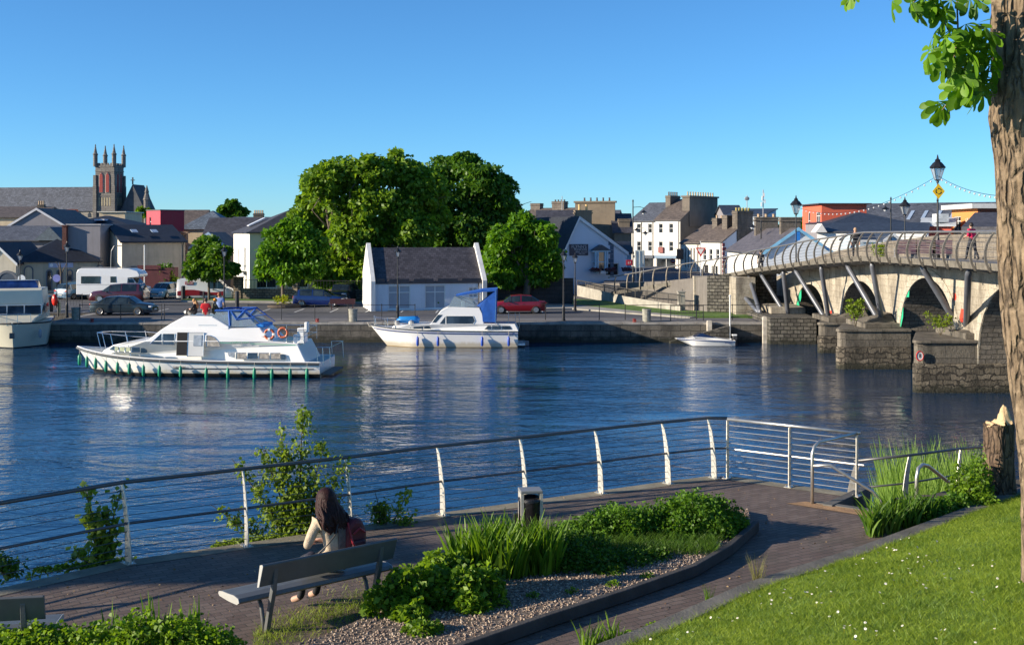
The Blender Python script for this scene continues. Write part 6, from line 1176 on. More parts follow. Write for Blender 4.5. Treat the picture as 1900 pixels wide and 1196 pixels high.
def wheels(par, xs, W, r=.31):
    for x in xs:
        for s in (-1, 1):
            m = MB(); m.M = Matrix.Translation((x, s*(W/2-.10), r))@Matrix.Rotation(R90, 4, 'X'); m.lathe([(r*.6, -.1), (r*.93, -.11), (r, -.07), (r, .07), (r*.93, .11), (r*.6, .1)], 20); t_ = m.build('wheel', tyre, par, smooth=True)
            m = MB(); m.M = Matrix.Translation((x, s*(W/2-.005), r))@Matrix.Rotation(R90, 4, 'X'); m.lathe([(r*.62, -.02), (r*.62, .02), (r*.5, .005)], 18)
            for k in range(5): a = k*1.2566; m.box((math.cos(a)*r*.3, math.sin(a)*r*.3, 0), (r*.6, r*.16, .03), a)
            m.build('rim', alloy, t_)
            m = MB(); m.M = Matrix.Translation((x, s*(W/2-.035), r+.02))@Matrix.Rotation(R90, 4, 'X'); m.torus((0, 0, 0), r*1.08, .035, n=20, k=6); m.build('wheel_arch', plastic, par)
def lights(par, L, W, zf, zr_, fw=.32):
    for s in (-1, 1):
        m = MB(); m.box((L-.12, s*(W/2-.27), zf), (.22, fw, .13)); m.build('headlight', lampw, par, bevel=.03); m = MB(); m.box((.06, s*(W/2-.2), zr_), (.16, .26, .16)); m.build('tail_light', lampr, par, bevel=.03)
        m = MB(); m.box((L*.66, s*(W/2+.05), 1.0-.03), (.1, .16, .1)); m.build('wing_mirror', plastic, par, bevel=.03)
def saloon(name, label, loc, rz, paint, L=4.5, W=1.75, kind='saloon', cat='car', group='cars parked on the far quay'):
    o = thing(name, label, cat, loc, rz, group); f = L/4.5
    if kind == 'saloon': st = [(0, .82, .82, 0, 0, .9), (.06, .92, .93, 0, 0, .95), (.55, .95, 1.0, 0, 1, 1), (1.15, .94, 1.36, 1, 0, 1), (1.95, .92, 1.41, 0, 0, 1), (2.02, .92, 1.41, 1, 0, 1), (2.75, .9, 1.36, 1, 1, 1), (3.35, .88, .93, 0, 0, 1), (4.1, .78, .82, 0, 0, .95), (4.42, .62, .66, 0, 0, .85), (4.5, .45, .5, 0, 0, .8)]
    elif kind == 'hatch': st = [(0, .85, .86, 0, 0, .93), (.08, .95, 1.0, 0, 1, .97), (.42, .96, 1.40, 0, 0, 1), (.6, .95, 1.44, 1, 0, 1), (1.7, .93, 1.46, 0, 0, 1), (1.78, .93, 1.46, 1, 0, 1), (2.7, .9, 1.38, 1, 1, 1), (3.45, .88, .94, 0, 0, 1), (4.1, .78, .84, 0, 0, .95), (4.42, .6, .66, 0, 0, .87), (4.5, .45, .5, 0, 0, .82)]
    elif kind == 'suv': st = [(0, .95, .98, 0, 0, .93), (.08, 1.05, 1.1, 0, 1, .97), (.35, 1.05, 1.62, 0, 0, 1), (.55, 1.04, 1.66, 1, 0, 1), (1.75, 1.02, 1.68, 0, 0, 1), (1.83, 1.02, 1.68, 1, 0, 1), (2.75, 1.0, 1.58, 1, 1, 1), (3.4, .98, 1.08, 0, 0, 1), (4.2, .9, .98, 0, 0, .96), (4.44, .7, .78, 0, 0, .9), (4.5, .5, .55, 0, 0, .85)]
    elif kind == 'van': st = [(0, 1.0, 1.1, 0, 0, .93), (.05, 1.0, 1.85, 0, 0, .98), (.3, 1.0, 1.93, 0, 0, 1), (2.6, 1.0, 1.95, 0, 0, 1), (2.68, 1.02, 1.95, 1, 0, 1), (3.3, 1.02, 1.86, 1, 1, 1), (3.95, 1.0, 1.12, 0, 0, .98), (4.3, .85, .95, 0, 0, .92), (4.5, .5, .6, 0, 0, .86)]
    st = [(x*f, a, b, c, d, e) for x, a, b, c, d, e in st]; b = loft(st, W, .80 if kind != 'van' else .92, 0, o, paint, cglass)
    wheels(o, (.8*f, 3.55*f), W, .31 if kind != 'suv' else .35); lights(o, L, W, .66 if kind != 'suv' else .85, .82 if kind != 'van' else .9)
    m = MB(); m.box((L-.03, 0, .36), (.1, W*.8, .18)); m.box((.02, 0, .4), (.1, W*.84, .2)); m.build('bumper', plastic if kind == 'van' else paint, o, bevel=.04)
    m = MB(); m.box((L-.02, 0, .52), (.05, W*.45, .12)); m.build('grille', plastic, o)
    for nm_, xx in (('number_plate', L+.025), ('number_plate', -.035)): m = MB(); m.box((xx, 0, .45), (.012, .5, .11)); m.build(nm_, mat('plate_white', (.6, .6, .55), .4), o)
    for s in (-1, 1):
        for xx in ((.42, .68) if kind != 'van' else (.6,)): m = MB(); m.box((L*xx-.1, s*(W/2-.006), .74), (.14, .03, .03)); m.build('door_handle', plastic, o)
    o.scale = (1, 1, .93); return o
def qg(px, py): v = P(px, py, ZQ); return Vector((v.x, v.y, ZQ))
v = qg(166, 585); saloon('saloon_car', 'dark teal saloon parked side-on nearest the quay railing', (v.x, v.y+.9, ZQ+.004), math.radians(-3), carpaint('carpaint_teal', (.018, .032, .045)), 4.45)
v = qg(544, 569.5); saloon('hatchback_car', 'bright blue hatchback parked side-on beside the young tree', (v.x, v.y+.9, ZQ+.004), math.radians(-4), carpaint('carpaint_blue', (.004, .018, .11)), 4.05, 1.7, 'hatch')
v = qg(920, 583.5); saloon('red_car', 'bright red car parked behind the moored cruiser under the round tree', (v.x+3.55, v.y+1.7, ZQ+.004), math.radians(184), carpaint('carpaint_red', (.20, .001, .010)), 4.1, 1.7, 'saloon')
v = qg(156, 562); saloon('estate_car', 'dark maroon car behind the teal saloon, in front of the motorhome', (v.x+4.9, v.y+.9, ZQ+.004), math.radians(178), carpaint('carpaint_maroon', (.06, .004, .01)), 4.6, 1.8, 'suv')
v = qg(328, 556); saloon('panel_van', 'white panel van with a red lower half parked by the street trees', (v.x, v.y+.5, ZQ+.004), math.radians(5), carpaint('carpaint_white', (.72, .72, .72)), 4.75, 1.9, 'van', 'van'); van = [o for o in COL.objects if o.name == 'panel_van'][0]
m = MB(); top_ = [(x, .98+.13*math.sin((x-.2)*1.6)) for x in np.linspace(.08, 4.0, 24)]
for i in range(23): m.prism([(top_[i][0], -.968, .42), (top_[i+1][0], -.968, .42), (top_[i+1][0], -.968, min(.95, top_[i+1][1]-.15)), (top_[i][0], -.968, min(.95, top_[i][1]-.15))], (0, .02, 0))
m.build('red_stripe', mat('van_red', (.26, .01, .015), .35), van); m = MB(); m.bb(.75, 1.45, -.945, -.92, 1.42, 1.72); lg = m.build('logo_panel', mat('van_logo', (.35, .01, .02), .4), van); text('SAGB', .26, WF, lg, (1.1, -.95, 1.57), (R90, 0, 0))
v = qg(300, 551); saloon('small_car', 'pale blue hatchback seen from the front beside the white van', (v.x+1.1, v.y+.2, ZQ+.004), math.radians(-100), carpaint('carpaint_paleblue', (.16, .36, .48)), 3.9, 1.65, 'hatch'); 
v = qg(602, 563); saloon('dark_people_carrier', 'black car facing the river behind the blue hatchback', (v.x+1.5, v.y+4.2, ZQ+.004), math.radians(-97), carpaint('carpaint_black', (.012, .012, .015)), 4.3, 1.75, 'suv')
for k, (px, py, c, lab) in enumerate(((112, 550, (.05, .12, .2), 'dark blue car, leftmost of the row behind the lamp post'), (124, 547, (.12, .25, .33), 'pale blue-grey car, second of the row left of the motorhome'), (135, 543, (.03, .06, .09), 'navy car, third of the row left of the motorhome'), (138, 533, (.10, .22, .3), 'farthest blue car of the row, by the arched windows'))):
    v = qg(px, py+6); saloon('parked_car', lab, (v.x, v.y, ZQ+.004), math.radians(62), carpaint('carpaint_row%d' % k, c), 4.1, 1.7, 'hatch')
# motorhome
v = qg(147, 556); mh = thing('motorhome', 'white motorhome with an overcab bunk parked behind the maroon car', 'motorhome', (v.x, v.y+.4, ZQ+.004), math.radians(-2)); wm = carpaint('carpaint_white', 0) if 'carpaint_white' in MATS else None; Lm = 5.9
hwm = lambda x, z: 1.05-max(0, z-2.3)*.12
fuselage([(0, .45), (0, 2.35), (.15, 2.65), (.4, 2.75), (3.4, 2.72), (4.6, 2.72), (5.35, 2.5), (5.55, 2.2), (5.5, 2.0), (4.55, 1.92), (4.4, .45)], hwm).build('body', wm, mh, bevel=.05)
fuselage([(4.35, .4), (4.35, 1.9), (4.9, 1.9), (5.35, 1.25), (5.85, 1.1), (5.95, .8), (5.95, .4)], lambda x, z: .95-max(0, z-1)*.12).build('cab', wm, mh, bevel=.05)
for p, nm in (([(.45, 1.45), (2.1, 1.45), (2.1, 2.05), (.45, 2.05)], 'window'), ([(3.0, 1.55), (3.5, 1.55), (3.5, 2.05), (3.0, 2.05)], 'window')): sidewin(p, hwm, mh, cglass, nm, frame=plastic)
sidewin([(4.5, 1.3), (5.2, 1.3), (4.9, 1.8), (4.5, 1.8)], lambda x, z: .95-max(0, z-1)*.12, mh, cglass); m = MB(); m.quad((4.95, -.8, 1.86), (4.95, .8, 1.86), (5.37, .85, 1.3), (5.37, -.85, 1.3)); m.build('windscreen', cglass, mh); wheels(mh, (1.3, 5.1), 2.0, .33)
m = MB(); m.tube([(0, -1.06, 1.35), (4.3, -1.06, 1.35)], .012, 4); m.tube([(.4, -.9, 2.82), (4.2, -.9, 2.82)], .02, 5); m.build('trim', mat('trim_grey', (.4, .4, .4), .4), mh)
# ---------------------------------------------------------------- lamps and street furniture
ironm = MATS['iron_black'] if 'iron_black' in MATS else mat('iron_black', (.012, .013, .016), .45); lglass = clearmat('lantern_glass', (.8, .85, .9), .5)
def vlamp(label, x, y, zb, ztop, k=1.0, group='Victorian lamps'):
    o = thing('street_lamp', label, 'street lamp', (x, y, zb), 0, group); h = ztop-zb; m = MB()
    m.lathe([(.13, 0), (.13, .15), (.10, .2), (.10, .9), (.075, 1.0), (.055, 1.1), (.045, h*.55), (.06, h*.56), (.04, h*.57), (.035, h-1.12*k), (.08, h-1.1*k), (.05, h-1.02*k)], 12); m.build('post', ironm, o, smooth=False)
    m = MB(); zl = h-1.0*k; rb, rt = .10*k, .24*k
    for a in range(4):
        t0 = a*math.pi/2+math.pi/4; m.tube([(rb*1.2*math.cos(t0), rb*1.2*math.sin(t0), zl), (rt*1.2*math.cos(t0), rt*1.2*math.sin(t0), zl+.48*k)], .014*k, 4)
    m.lathe([(.10*k, zl-.04), (.12*k, zl), (.10*k, zl+.02)], 4); m.lathe([(.31*k, zl+.47*k), (.33*k, zl+.50*k), (.2*k, zl+.66*k), (.10*k, zl+.74*k), (.12*k, zl+.78*k), (.05*k, zl+.84*k), (.015*k, h)], 8); lf = m.build('lantern', ironm, o)
    m = MB(); b = m.av([(r*1.15*math.cos(a*math.pi/2+math.pi/4), r*1.15*math.sin(a*math.pi/2+math.pi/4), z) for r, z in ((rb, zl+.02), (rt, zl+.47*k)) for a in range(4)]); m.af([(a, (a+1) % 4, 4+(a+1) % 4, 4+a) for a in range(4)], b); m.build('glass', lglass, lf)
    return o
for px, top, bot, lab in ((37, 463, 588, 'leftmost quay lamp, in front of the arched doorway'), (124, 447, 590, 'tall black quay lamp beside the red lifebuoy box'), (416, 455, 592, 'quay lamp in front of the white hipped house'), (738, 456, 594, 'quay lamp standing before the riverside office'), (1046, 462, 597, 'quay lamp with pale lantern in front of the pub'), (1067, 468, 577, 'lamp post just right of the pale lantern, before the pub')):
    v = qg(px, bot); vlamp(lab, v.x, max(v.y, QY+.9), ZQ, HZ(top, max(v.y, QY+.9)), .75)
vlamp('tallest lamp on the footway bridge, carrying a yellow roundabout sign', 21.0, 58.5, deckz(58.5), HZ(287, 58.5), 1.25)
vlamp('lamp on the bridge left of the orange-red block, above the blue banner', *XD(1477, 83), deckz(83)-.3, HZ(362, 83), 1.3)
vlamp('smaller lamp on the far side of the bridge, before the wide slate roof', *XD(1679, 80), 4.0, HZ(365, 80), 1.2)
vlamp('bridge lamp at the near end of the string of bulbs, behind the chestnut trunk', 21.4, 42, deckz(42), HZ(287, 58.5), 1.25)
def hook(label, px, D, ytop, zb, arms, kind='post'):
    x, y = XD(px, D); o = thing('street_lamp', label, 'street lamp', (x, y, zb), 0, 'tall modern lamps'); h = HZ(ytop, D)-zb; m = MB(); m.lathe([(.12, 0), (.1, 1.2), (.06, 1.4), (.05, h-.2), (.08, h-.15), (.02, h)], 10); m.build('post', ironm, o)
    for dx, dz in arms:
        zA = h-dz; m = MB(); m.tube([(0, 0, zA), (dx*.6, 0, zA+.05), (dx, 0, zA-.05), (dx, 0, zA-.25)], .025, 6); a_ = m.build('arm', ironm, o); m = MB(); m.lathe([(.05, .2), (.12, .12), (.3, 0), (.28, -.03)], 12, (dx, 0, zA-.45)); s_ = m.build('lamp_shade', ironm, a_); m = MB(); m.sphere((dx, 0, zA-.5), .16, 10, 6); m.build('globe', mat('globe', (.6, .62, .65), .2), s_)
hook('tall modern lamp with a bell shade to the right, before the white terrace', 1174.5, 105, 370, 2.0, ((.95, .7),))
hook('lower lamp with a bell shade to the left, against the white terrace wall', 1190.5, 112, 412, 2.2, ((-.45, .3), (.35, .6)))
hook('tall lamp with bell shade on the bridge approach above the grey cottage roof', 1412, 96, 408, 3.0, ((-.7, .1),))
hook('tall lamp with a bell shade before the wide slate roof', 1653, 92, 365, 4.5, ((-.42, .5),))
x, y = XD(206, 108); o = thing('street_lamp', 'slim swan-neck street light by the cream hall', 'street lamp', (x, y, ZQ)); h = HZ(456, 108)-ZQ; m = MB(); m.tube([(0, 0, 0), (0, 0, h*.7), (.05, 0, h*.9), (.3, 0, h), (.6, 0, h)], .05, 6); m.build('post', mat('galv', (.12, .13, .14), .5, .5), o); m = MB(); m.box((.75, 0, h), (.4, .18, .08)); m.build('lamp_head', MATS['galv'], o, bevel=.02)
x, y = XD(268, 106); o = thing('flagpole', 'plain white pole in front of the cream hall', 'pole', (x, y, ZQ)); m = MB(); m.tube([(0, 0, 0), (0, 0, HZ(456, 106)-ZQ)], .05, 6); m.build('shaft', WF, o); m = MB(); m.sphere((0, 0, HZ(456, 106)-ZQ), .07, 8, 6); m.build('cap', WF, o)
# festoon lights on the bridge
m = MB(); bl = []; pl0 = Vector((21.0, 58.5, HZ(326, 58.5)))
for q_, sag in ((Vector((*XD(1477, 83), HZ(384, 83))), 1.0), (Vector((21.4, 42, HZ(326, 58.5)-.3)), 1.1)):
    L_ = [pl0.lerp(q_, t_/30)-Vector((0, 0, sag*4*(t_/30)*(1-t_/30))) for t_ in range(31)]; m.tube(L_, .012, 4, False); bl += L_[1:-1]
fe = thing('festoon_lights', 'sagging string of small bulbs running both ways from the tall bridge lamp', 'string lights', pl0); m.build('cable', MATS['iron_black'], fe, world=True)
for p in bl: m = MB(); m.sphere(p-Vector((0, 0, .09)), .05, 6, 4); m.build('bulb', mat('bulb', (.55, .55, .55), .3), fe, world=True)
# signs
sg = thing('roundabout_sign', 'yellow diamond sign with black circling arrows on the tall bridge lamp', 'sign', (21.0, 58.38, HZ(355, 58.4))); m = MB(); m.prism([(-.31, 0, 0), (0, 0, -.38), (.31, 0, 0), (0, 0, .38)], (0, -.02, 0)); pp = m.build('sign_panel', mat('sign_yellow', (.75, .48, .01), .4, var=.04), sg)
ink = mat('ink', (.02, .02, .02), .6)
for k in range(3):
    m = MB(); a0 = k*2.094+.3
    for j in range(5): a, c = a0+j*.25, a0+(j+1)*.25; m.prism([(.115*math.cos(a), -.022, .115*math.sin(a)), (.115*math.cos(c), -.022, .115*math.sin(c)), (.155*math.cos(c), -.022, .155*math.sin(c)), (.155*math.cos(a), -.022, .155*math.sin(a))], (0, -.004, 0))
    a = a0+1.25; m.prism([(.09*math.cos(a), -.022, .09*math.sin(a)), (.18*math.cos(a), -.022, .18*math.sin(a)), (.135*math.cos(a+.45), -.022, .135*math.sin(a+.45))], (0, -.004, 0)); m.build('arrow', ink, pp)
x, y = XD(1300, 100); o = thing('yield_sign', 'white and red triangular give-way sign on a pole before the arched-window house', 'sign', (x, y, 2.3)); zt = HZ(467, 100)-2.3; m = MB(); m.tube([(0, 0, 0), (0, 0, zt+.9)], .045, 6); m.build('pole', mat('sign_pole', (.45, .46, .48), .4, .4), o)
m = MB(); m.prism([(-.45, -.06, zt+.35), (.45, -.06, zt+.35), (0, -.06, zt-.45)], (0, -.015, 0)); tp = m.build('sign_panel', mat('sign_red', (.5, .02, .02), .5), o); m = MB(); m.prism([(-.28, -.078, zt+.25), (.28, -.078, zt+.25), (0, -.078, zt-.22)], (0, -.004, 0)); m.build('sign_face', WF, tp)
x, y = XD(1187, 101); o = thing('direction_board', 'blank pale sign board seen from behind on three slim poles by the white terrace', 'sign', (x, y, 2.0)); z0, z1 = HZ(496, 101)-2, HZ(464, 101)-2; m = MB(); m.bb(-.42, .42, -.02, .02, z0, z1); m.build('board', mat('board_back', (.6, .64, .6), .5), o)
for dx in (-.33, 0, .3): m = MB(); m.tube([(dx, -.06, 0), (dx, -.06, z1-.05)], .03, 5); m.build('pole', MATS['sign_pole'], o)
for px, py, col, lab, D in ((40, 517, (.75, .78, .78), 'round white sign on the leftmost quay lamp', 86.2), (105, 516, (.2, .22, .5), 'round blue sign on a thin pole by the arched windows', 92)):
    o = thing('round_sign', lab, 'sign', PD(px, py, D)); m = MB(); m.lathe([(.3 if px > 50 else .28, -.01), (.3 if px > 50 else .28, .01)], 18); d_ = m.build('sign_disc', mat('disc_%d' % px, col, .4), o); d_.rotation_euler = (R90, 0, 0)
    m = MB(); m.tube([(0, .05, -(HZ(py, D)-ZQ)), (0, .05, .2)], .03, 5); m.build('pole', MATS['iron_black'], o)
# quay railings
def qfence(label, x0, x1, y, gap=2.45, h=.98, mesh=False, name='quay_railing'):
    o = thing(name, label, 'railing', (x0, y, ZQ+.06), 0, 'black two-bar railings along the quay'); L = x1-x0; n = max(1, round(L/gap))
    for z in (h, h*.5): m = MB(); m.tube([(0, 0, z), (L, 0, z)], .022 if z == h else .016, 6); m.build('rail', ironm, o)
    for i in range(n+1): m = MB(); m.lathe([(.04, 0), (.03, .05), (.025, h+.02), (.035, h+.05), (.01, h+.08)], 8, (L*i/n, 0, 0)); m.build('post', ironm, o)
    if mesh:
        m = MB(); [m.tube([(L*i/int(L/.22), 0, .1), (L*i/int(L/.22), 0, h)], .01, 4) for i in range(int(L/.22)+1)]; m.build('bars', ironm, o)
fxp = lambda px: (px-CX)/F*(QY+1.6)
for a_, c_, lab in ((148, 300, 'quay railing in front of the teal saloon'), (305, 410, 'quay railing behind the people on the cruiser roof'), (460, 770, 'long quay railing in front of the blue hatchback and office'), (1012, 1112, 'quay railing left of the concrete litter bin by the grass'), (1160, 1425, 'quay railing between the litter bin and the bridge abutment')): qfence(lab, fxp(a_), fxp(c_), QY+1.6)
o = qfence('barred railing running back from the quay beside the lamp', XD(104, 92)[0], XD(150, 92)[0]+.1, 92, mesh=True, name='barred_railing'); qfence('barred guard railing at the head of the quay steps', fxp(1242), fxp(1302), QY+.95, mesh=True, name='barred_railing')
# litter bins, bollards, lifebuoy box, mooring rings
def cbin(label, px, bot):
    v = qg(px, bot); y = max(v.y, QY+.5); o = thing('concrete_bin', label, 'bin', (v.x, y, ZQ), 0, 'round concrete bins on the quay'); m = MB(); m.lathe([(.24, 0), (.27, .06), (.29, .75), (.31, .78), (.31, .84), (.24, .86)], 16); b = m.build('bin_body', mat('bin_concrete', (.30, .29, .24), .9, var=.3, vs=5, bump=.4), o); m = MB(); m.lathe([(.2, .84), (.18, .87)], 14); m.build('liner', DARK, b)
cbin('round concrete bin near the quay edge, left, beside the dark teal saloon', 141, 594); cbin('round concrete bin on the quay edge left of the riverside office', 655, 597); cbin('round concrete bin right of the pub, near the quay steps', 1204, 600)
for px, bot, top, lab, r in ((340, 557, 530, 'left black bollard-like pillar on the grass strip', .18), (440, 571, 540, 'right black pillar on the pavement before the garden wall', .16), (378, 566, 540, 'thin dark post behind the cruiser party', .07)):
    v = qg(px, bot); m = MB(); h = HZ(top, v.y)-ZQ; m.lathe([(r, 0), (r, h-.06), (r*.7, h)], 12); o = m.build('bollard', mat('bollard_black', (.02, .022, .028), .5)); o.location = v; tag(o, lab, 'post')
v = qg(108, 587); o = thing('lifebuoy_box', 'red lifebuoy box on a black post at the left quay edge', 'lifebuoy box', (v.x, v.y, ZQ)); m = MB(); m.tube([(0, 0, 0), (0, 0, 1.1)], .05, 6); m.build('post', ironm, o); m = MB(); m.lathe([(.05, -.06), (.3, -.06), (.33, 0), (.3, .06), (.05, .06)], 18); b = m.build('box', mat('buoy_red', (.62, .02, .01), .35, var=.05), o, smooth=True); b.rotation_euler = (R90, 0, 0); b.scale = (.6, 1.25, 1.6); b.location = (-.2, -.1, 1.15)
v = qg(95, 578); o = thing('litter_bin', 'black square litter bin with a blue top beside the red lifebuoy box', 'bin', (v.x-.3, v.y, ZQ)); m = MB(); m.bb(-.35, .35, -.3, .3, 0, 1.1); m.build('bin_body', plastic, o, bevel=.04); m = MB(); m.bb(-.3, .2, -.25, .2, 1.1, 1.2); m.build('lid', mat('lid_blue', (.1, .3, .42), .5), o)
for px, lab in ((171, 'small red mooring ring on the coping near the teal saloon'), (589, 'small dark red mooring ring on the coping behind the cruiser stern'), (1177, 'small red mooring ring on the coping near the right concrete bin')):
    m = MB(); m.lathe([(.13, 0), (.1, .06), (.1, .16), (.14, .2), (.05, .24)], 10); m.torus((0, -.16, .1), .1, .02, Rx, 14, 6); o = m.build('mooring_ring', mat('ring_red', (.22, .03, .025), .6)); o.location = ((px-CX)/F*(QY+.3), QY+.3, ZQ+.012); tag(o, lab, 'mooring ring', 'mooring rings on the quay')
v = qg(64, 588); m = MB(); m.lathe([(.11, 0), (.11, .75), (.08, .8)], 12); o = m.build('bollard', mat('bollard_yellow', (.5, .44, .2), .6)); o.location = (v.x, QN+.6, ZQ); tag(o, 'short yellowish bollard right of the cream boat', 'post')
m = MB(); x0 = qg(612, 575); m.bb(x0.x, x0.x+1.9, x0.y, x0.y+.06, ZQ+.45, ZQ+.85); m.bb(x0.x+.1, x0.x+.16, x0.y, x0.y+.06, ZQ, ZQ+.45); m.bb(x0.x+1.7, x0.x+1.76, x0.y, x0.y+.06, ZQ, ZQ+.45); tag(m.build('low_barrier', mat('barrier_maroon', (.04, .007, .012), .6)), 'low maroon board on posts in front of the blue hatchback bonnet', 'barrier')
# ---------------------------------------------------------------- people on the quay and the bridge
dk = cloth('dark_trousers', (.02, .022, .03)); hb_ = mat('hair_dark', (.02, .013, .01), .6, var=.3, vs=30); hg = mat('hair_grey', (.30, .27, .25), .7)
for px, py, rz, lab, top_, leg_, hr, kw in ((55, 577, 2.6, 'man in a pale shirt and dark trousers standing on the quay behind the cream boat', cloth('pale_shirt', (.55, .52, .45)), dk, hb_, {}), (64, 577, -.6, 'person in a patterned top in the middle of the quay group', cloth('pattern_top', (.35, .15, .15)), cloth('blue_shorts', (.3, .35, .45)), hg, {}), (73, 577, .9, 'person in a dark top and pale trousers at the right of the quay group', cloth('dark_top', (.05, .05, .09)), cloth('pale_trousers', (.45, .42, .36)), hg, {})):
    v = qg(px, py); person('person', lab, (v.x, v.y, ZQ), rz, stand(1.74, bend=.6, step=.1), dict(top=top_, leg=leg_, shoe=dk, sleeve=.6), hairm=hr, group='people talking on the quay')
x, y = XD(1804, 54.2); person('person', 'woman in a bright red jacket and black trousers walking on the footway', (x, y, deckz(y)), .5, stand(1.70, lean=.06, step=.5, bend=.9), dict(top=cloth('pink_red_jacket', (.62, .01, .08)), leg=dk, shoe=dk), hairm=hb_)
x, y = XD(1587, 66); person('person', 'person in black with pale hair standing on the footway beyond the struts', (x, y, deckz(y)), 3.0, stand(1.72), dict(top=cloth('black_cloth', 0), leg=dk, shoe=dk), hairm=mat('hair_fair', (.4, .25, .15), .7))
x, y = XD(1404, 86); person('person', 'person in dark clothes walking at the far end of the footway', (x+.3, y, deckz(y)), .3, stand(1.72, step=.4), dict(top=dk, leg=dk, shoe=dk), hairm=hb_)
# ---------------------------------------------------------------- trees
barkm = mat('tree_bark', (.12, .095, .07), .9, var=.35, vs=5, bump=.6, bs_=18)
def tree(name, label, base, lobes, L, ncl, per, m_, tr=.25, group=None, seed=1, cat='tree', squash=.85, limbs=True, ws=.75, split=.45, soft=.34):
    rng = np.random.default_rng(seed); base = Vector(base); o = thing(name, label, cat, base, 0, group); P_ = []; lc = []
    for c, r in lobes:
        c = np.array(Vector(c)-base); lc.append((Vector(c), r))
        d = unit(rng.normal(size=(ncl, 3))); rad = r*(.30+.66*rng.random((ncl, 1))**.55); cc = c+d*rad*np.array([1, 1, squash]); cr_ = r*soft*(.6+.7*rng.random((ncl, 1)))
        for k in range(ncl):
            n = int(per*(.6+.8*rng.random())); q_ = unit(rng.normal(size=(n, 3)))*rng.random((n, 1))**.45; P_.append(cc[k]+q_*cr_[k]*np.array([1.1, 1.1, .62]))
    for c, r in lc: nf = int(ncl*per*.45); P_.append(np.array(c)+unit(rng.normal(size=(nf, 3)))*(r*.98*rng.random((nf, 1))**.4)*np.array([1, 1, squash]))
    pts = np.concatenate(P_); cen = np.mean([np.array(c) for c, r in lc], axis=0); ax = unit(pts-cen)*.5+rng.normal(size=pts.shape)*.75; ax[:, 2] -= .15
    V, Fq = leaves(pts, ax, L, ws, rng, .2); raw('crown', V, Fq, m_, o, tone=rng.random(len(pts)))
    m = MB(); zl = min(c.z-r*.6 for c, r in lc); top = max(c.z for c, r in lc); zs = max(.5, zl+(top-zl)*.12); wob = Vector((rng.uniform(-.1, .1), 0, 0))*tr*4
    m.tube([(0, 0, -.2), (0, 0, .15), wob+Vector((0, 0, zs*.5)), wob*1.5+Vector((0, 0, zs)), Vector(cen)*.5+Vector((0, 0, (zs+top)*.3))], [tr*1.5, tr*1.1, tr*.95, tr*.8, tr*.45], 12)
    for c, r in lc: s0 = wob*1.4+Vector((0, 0, zs*(.75+.35*rng.random()))); mid = s0.lerp(c, .5)+Vector((0, 0, r*.1)); m.tube([s0, mid, c, c+Vector((rng.uniform(-1, 1), rng.uniform(-1, 1), 1))*r*.45], [tr*split, tr*split*.6, tr*split*.3, tr*.05], 7); [m.tube([mid, mid.lerp(c, .5)+Vector(rng.normal(size=3))*r*.35, c+Vector(rng.normal(size=3))*r*.5], [tr*.2, tr*.12, tr*.04], 5) for _ in range(4)]
    m.build('trunk', barkm, o, smooth=True); return o
def lob(D, rows, dd=None, jit=1.): 
    r_ = []; rg = random.Random(len(rows)*7+int(D))
    for px, py, rp in rows: dy = rg.uniform(-.5, .5)*rp*D/F*2*jit; v = PD(px, py, D+dy); r_.append((v, rp*D/F))
    return r_
lf_big = leafmat('leaf_big', (.085, .18, .015), (.24, .38, .035), .45, .35); lf_bd = leafmat('leaf_bigdark', (.035, .11, .012), (.11, .23, .02), .4, .35); lf_r = leafmat('leaf_round', (.055, .16, .01), (.16, .33, .02), .45, .5)
v = P(668, 545, ZQ)
tree('broadleaf_tree', 'biggest tree on the quay, pale green with sky showing through its broad crown', (PD(625, 0, 109).x, 109, ZQ), lob(109, [(598, 338, 40), (640, 322, 40), (690, 318, 38), (740, 315, 38), (775, 340, 36), (585, 380, 34), (630, 375, 44), (690, 375, 46), (745, 380, 44), (600, 430, 42), (655, 435, 46), (715, 440, 46), (770, 430, 40), (580, 475, 34), (635, 485, 38), (690, 490, 40), (750, 490, 36), (580, 440, 38), (590, 490, 34), (560, 405, 28), (612, 520, 26), (660, 512, 30), (572, 470, 30), (790, 400, 40), (795, 350, 34)]), .44, 26, 66, lf_big, .5, seed=11, soft=.30)
tree('broadleaf_tree', 'darker tall tree joined to the right side of the biggest tree', (PD(860, 0, 121).x, 121, ZQ), lob(121, [(820, 320, 38), (862, 305, 26), (895, 335, 40), (930, 350, 32), (815, 370, 44), (865, 365, 46), (915, 385, 42), (940, 385, 26), (820, 430, 46), (870, 430, 48), (915, 430, 36), (800, 480, 44), (855, 485, 46), (900, 470, 34)]), .42, 26, 66, lf_bd, .5, seed=12, soft=.30)
tree('round_tree', 'round bright green tree between the riverside office and the pub', (PD(975, 0, 97).x, 97, ZQ), lob(97, [(935, 440, 30), (972, 418, 26), (1005, 438, 30), (925, 475, 32), (968, 465, 40), (1012, 475, 32), (940, 505, 30), (985, 505, 34), (1020, 500, 20)]), .34, 26, 80, lf_r, .3, seed=13, soft=.32)
v = qg(525, 567); tree('street_tree', 'young street tree in a round planting bed, beside the blue hatchback', v, lob(v.y, [(520, 440, 28), (555, 430, 26), (500, 470, 26), (540, 465, 34), (578, 455, 28), (495, 500, 22), (535, 500, 30), (575, 495, 28), (530, 425, 18)]), .30, 22, 65, lf_r, .14, seed=14, soft=.34)
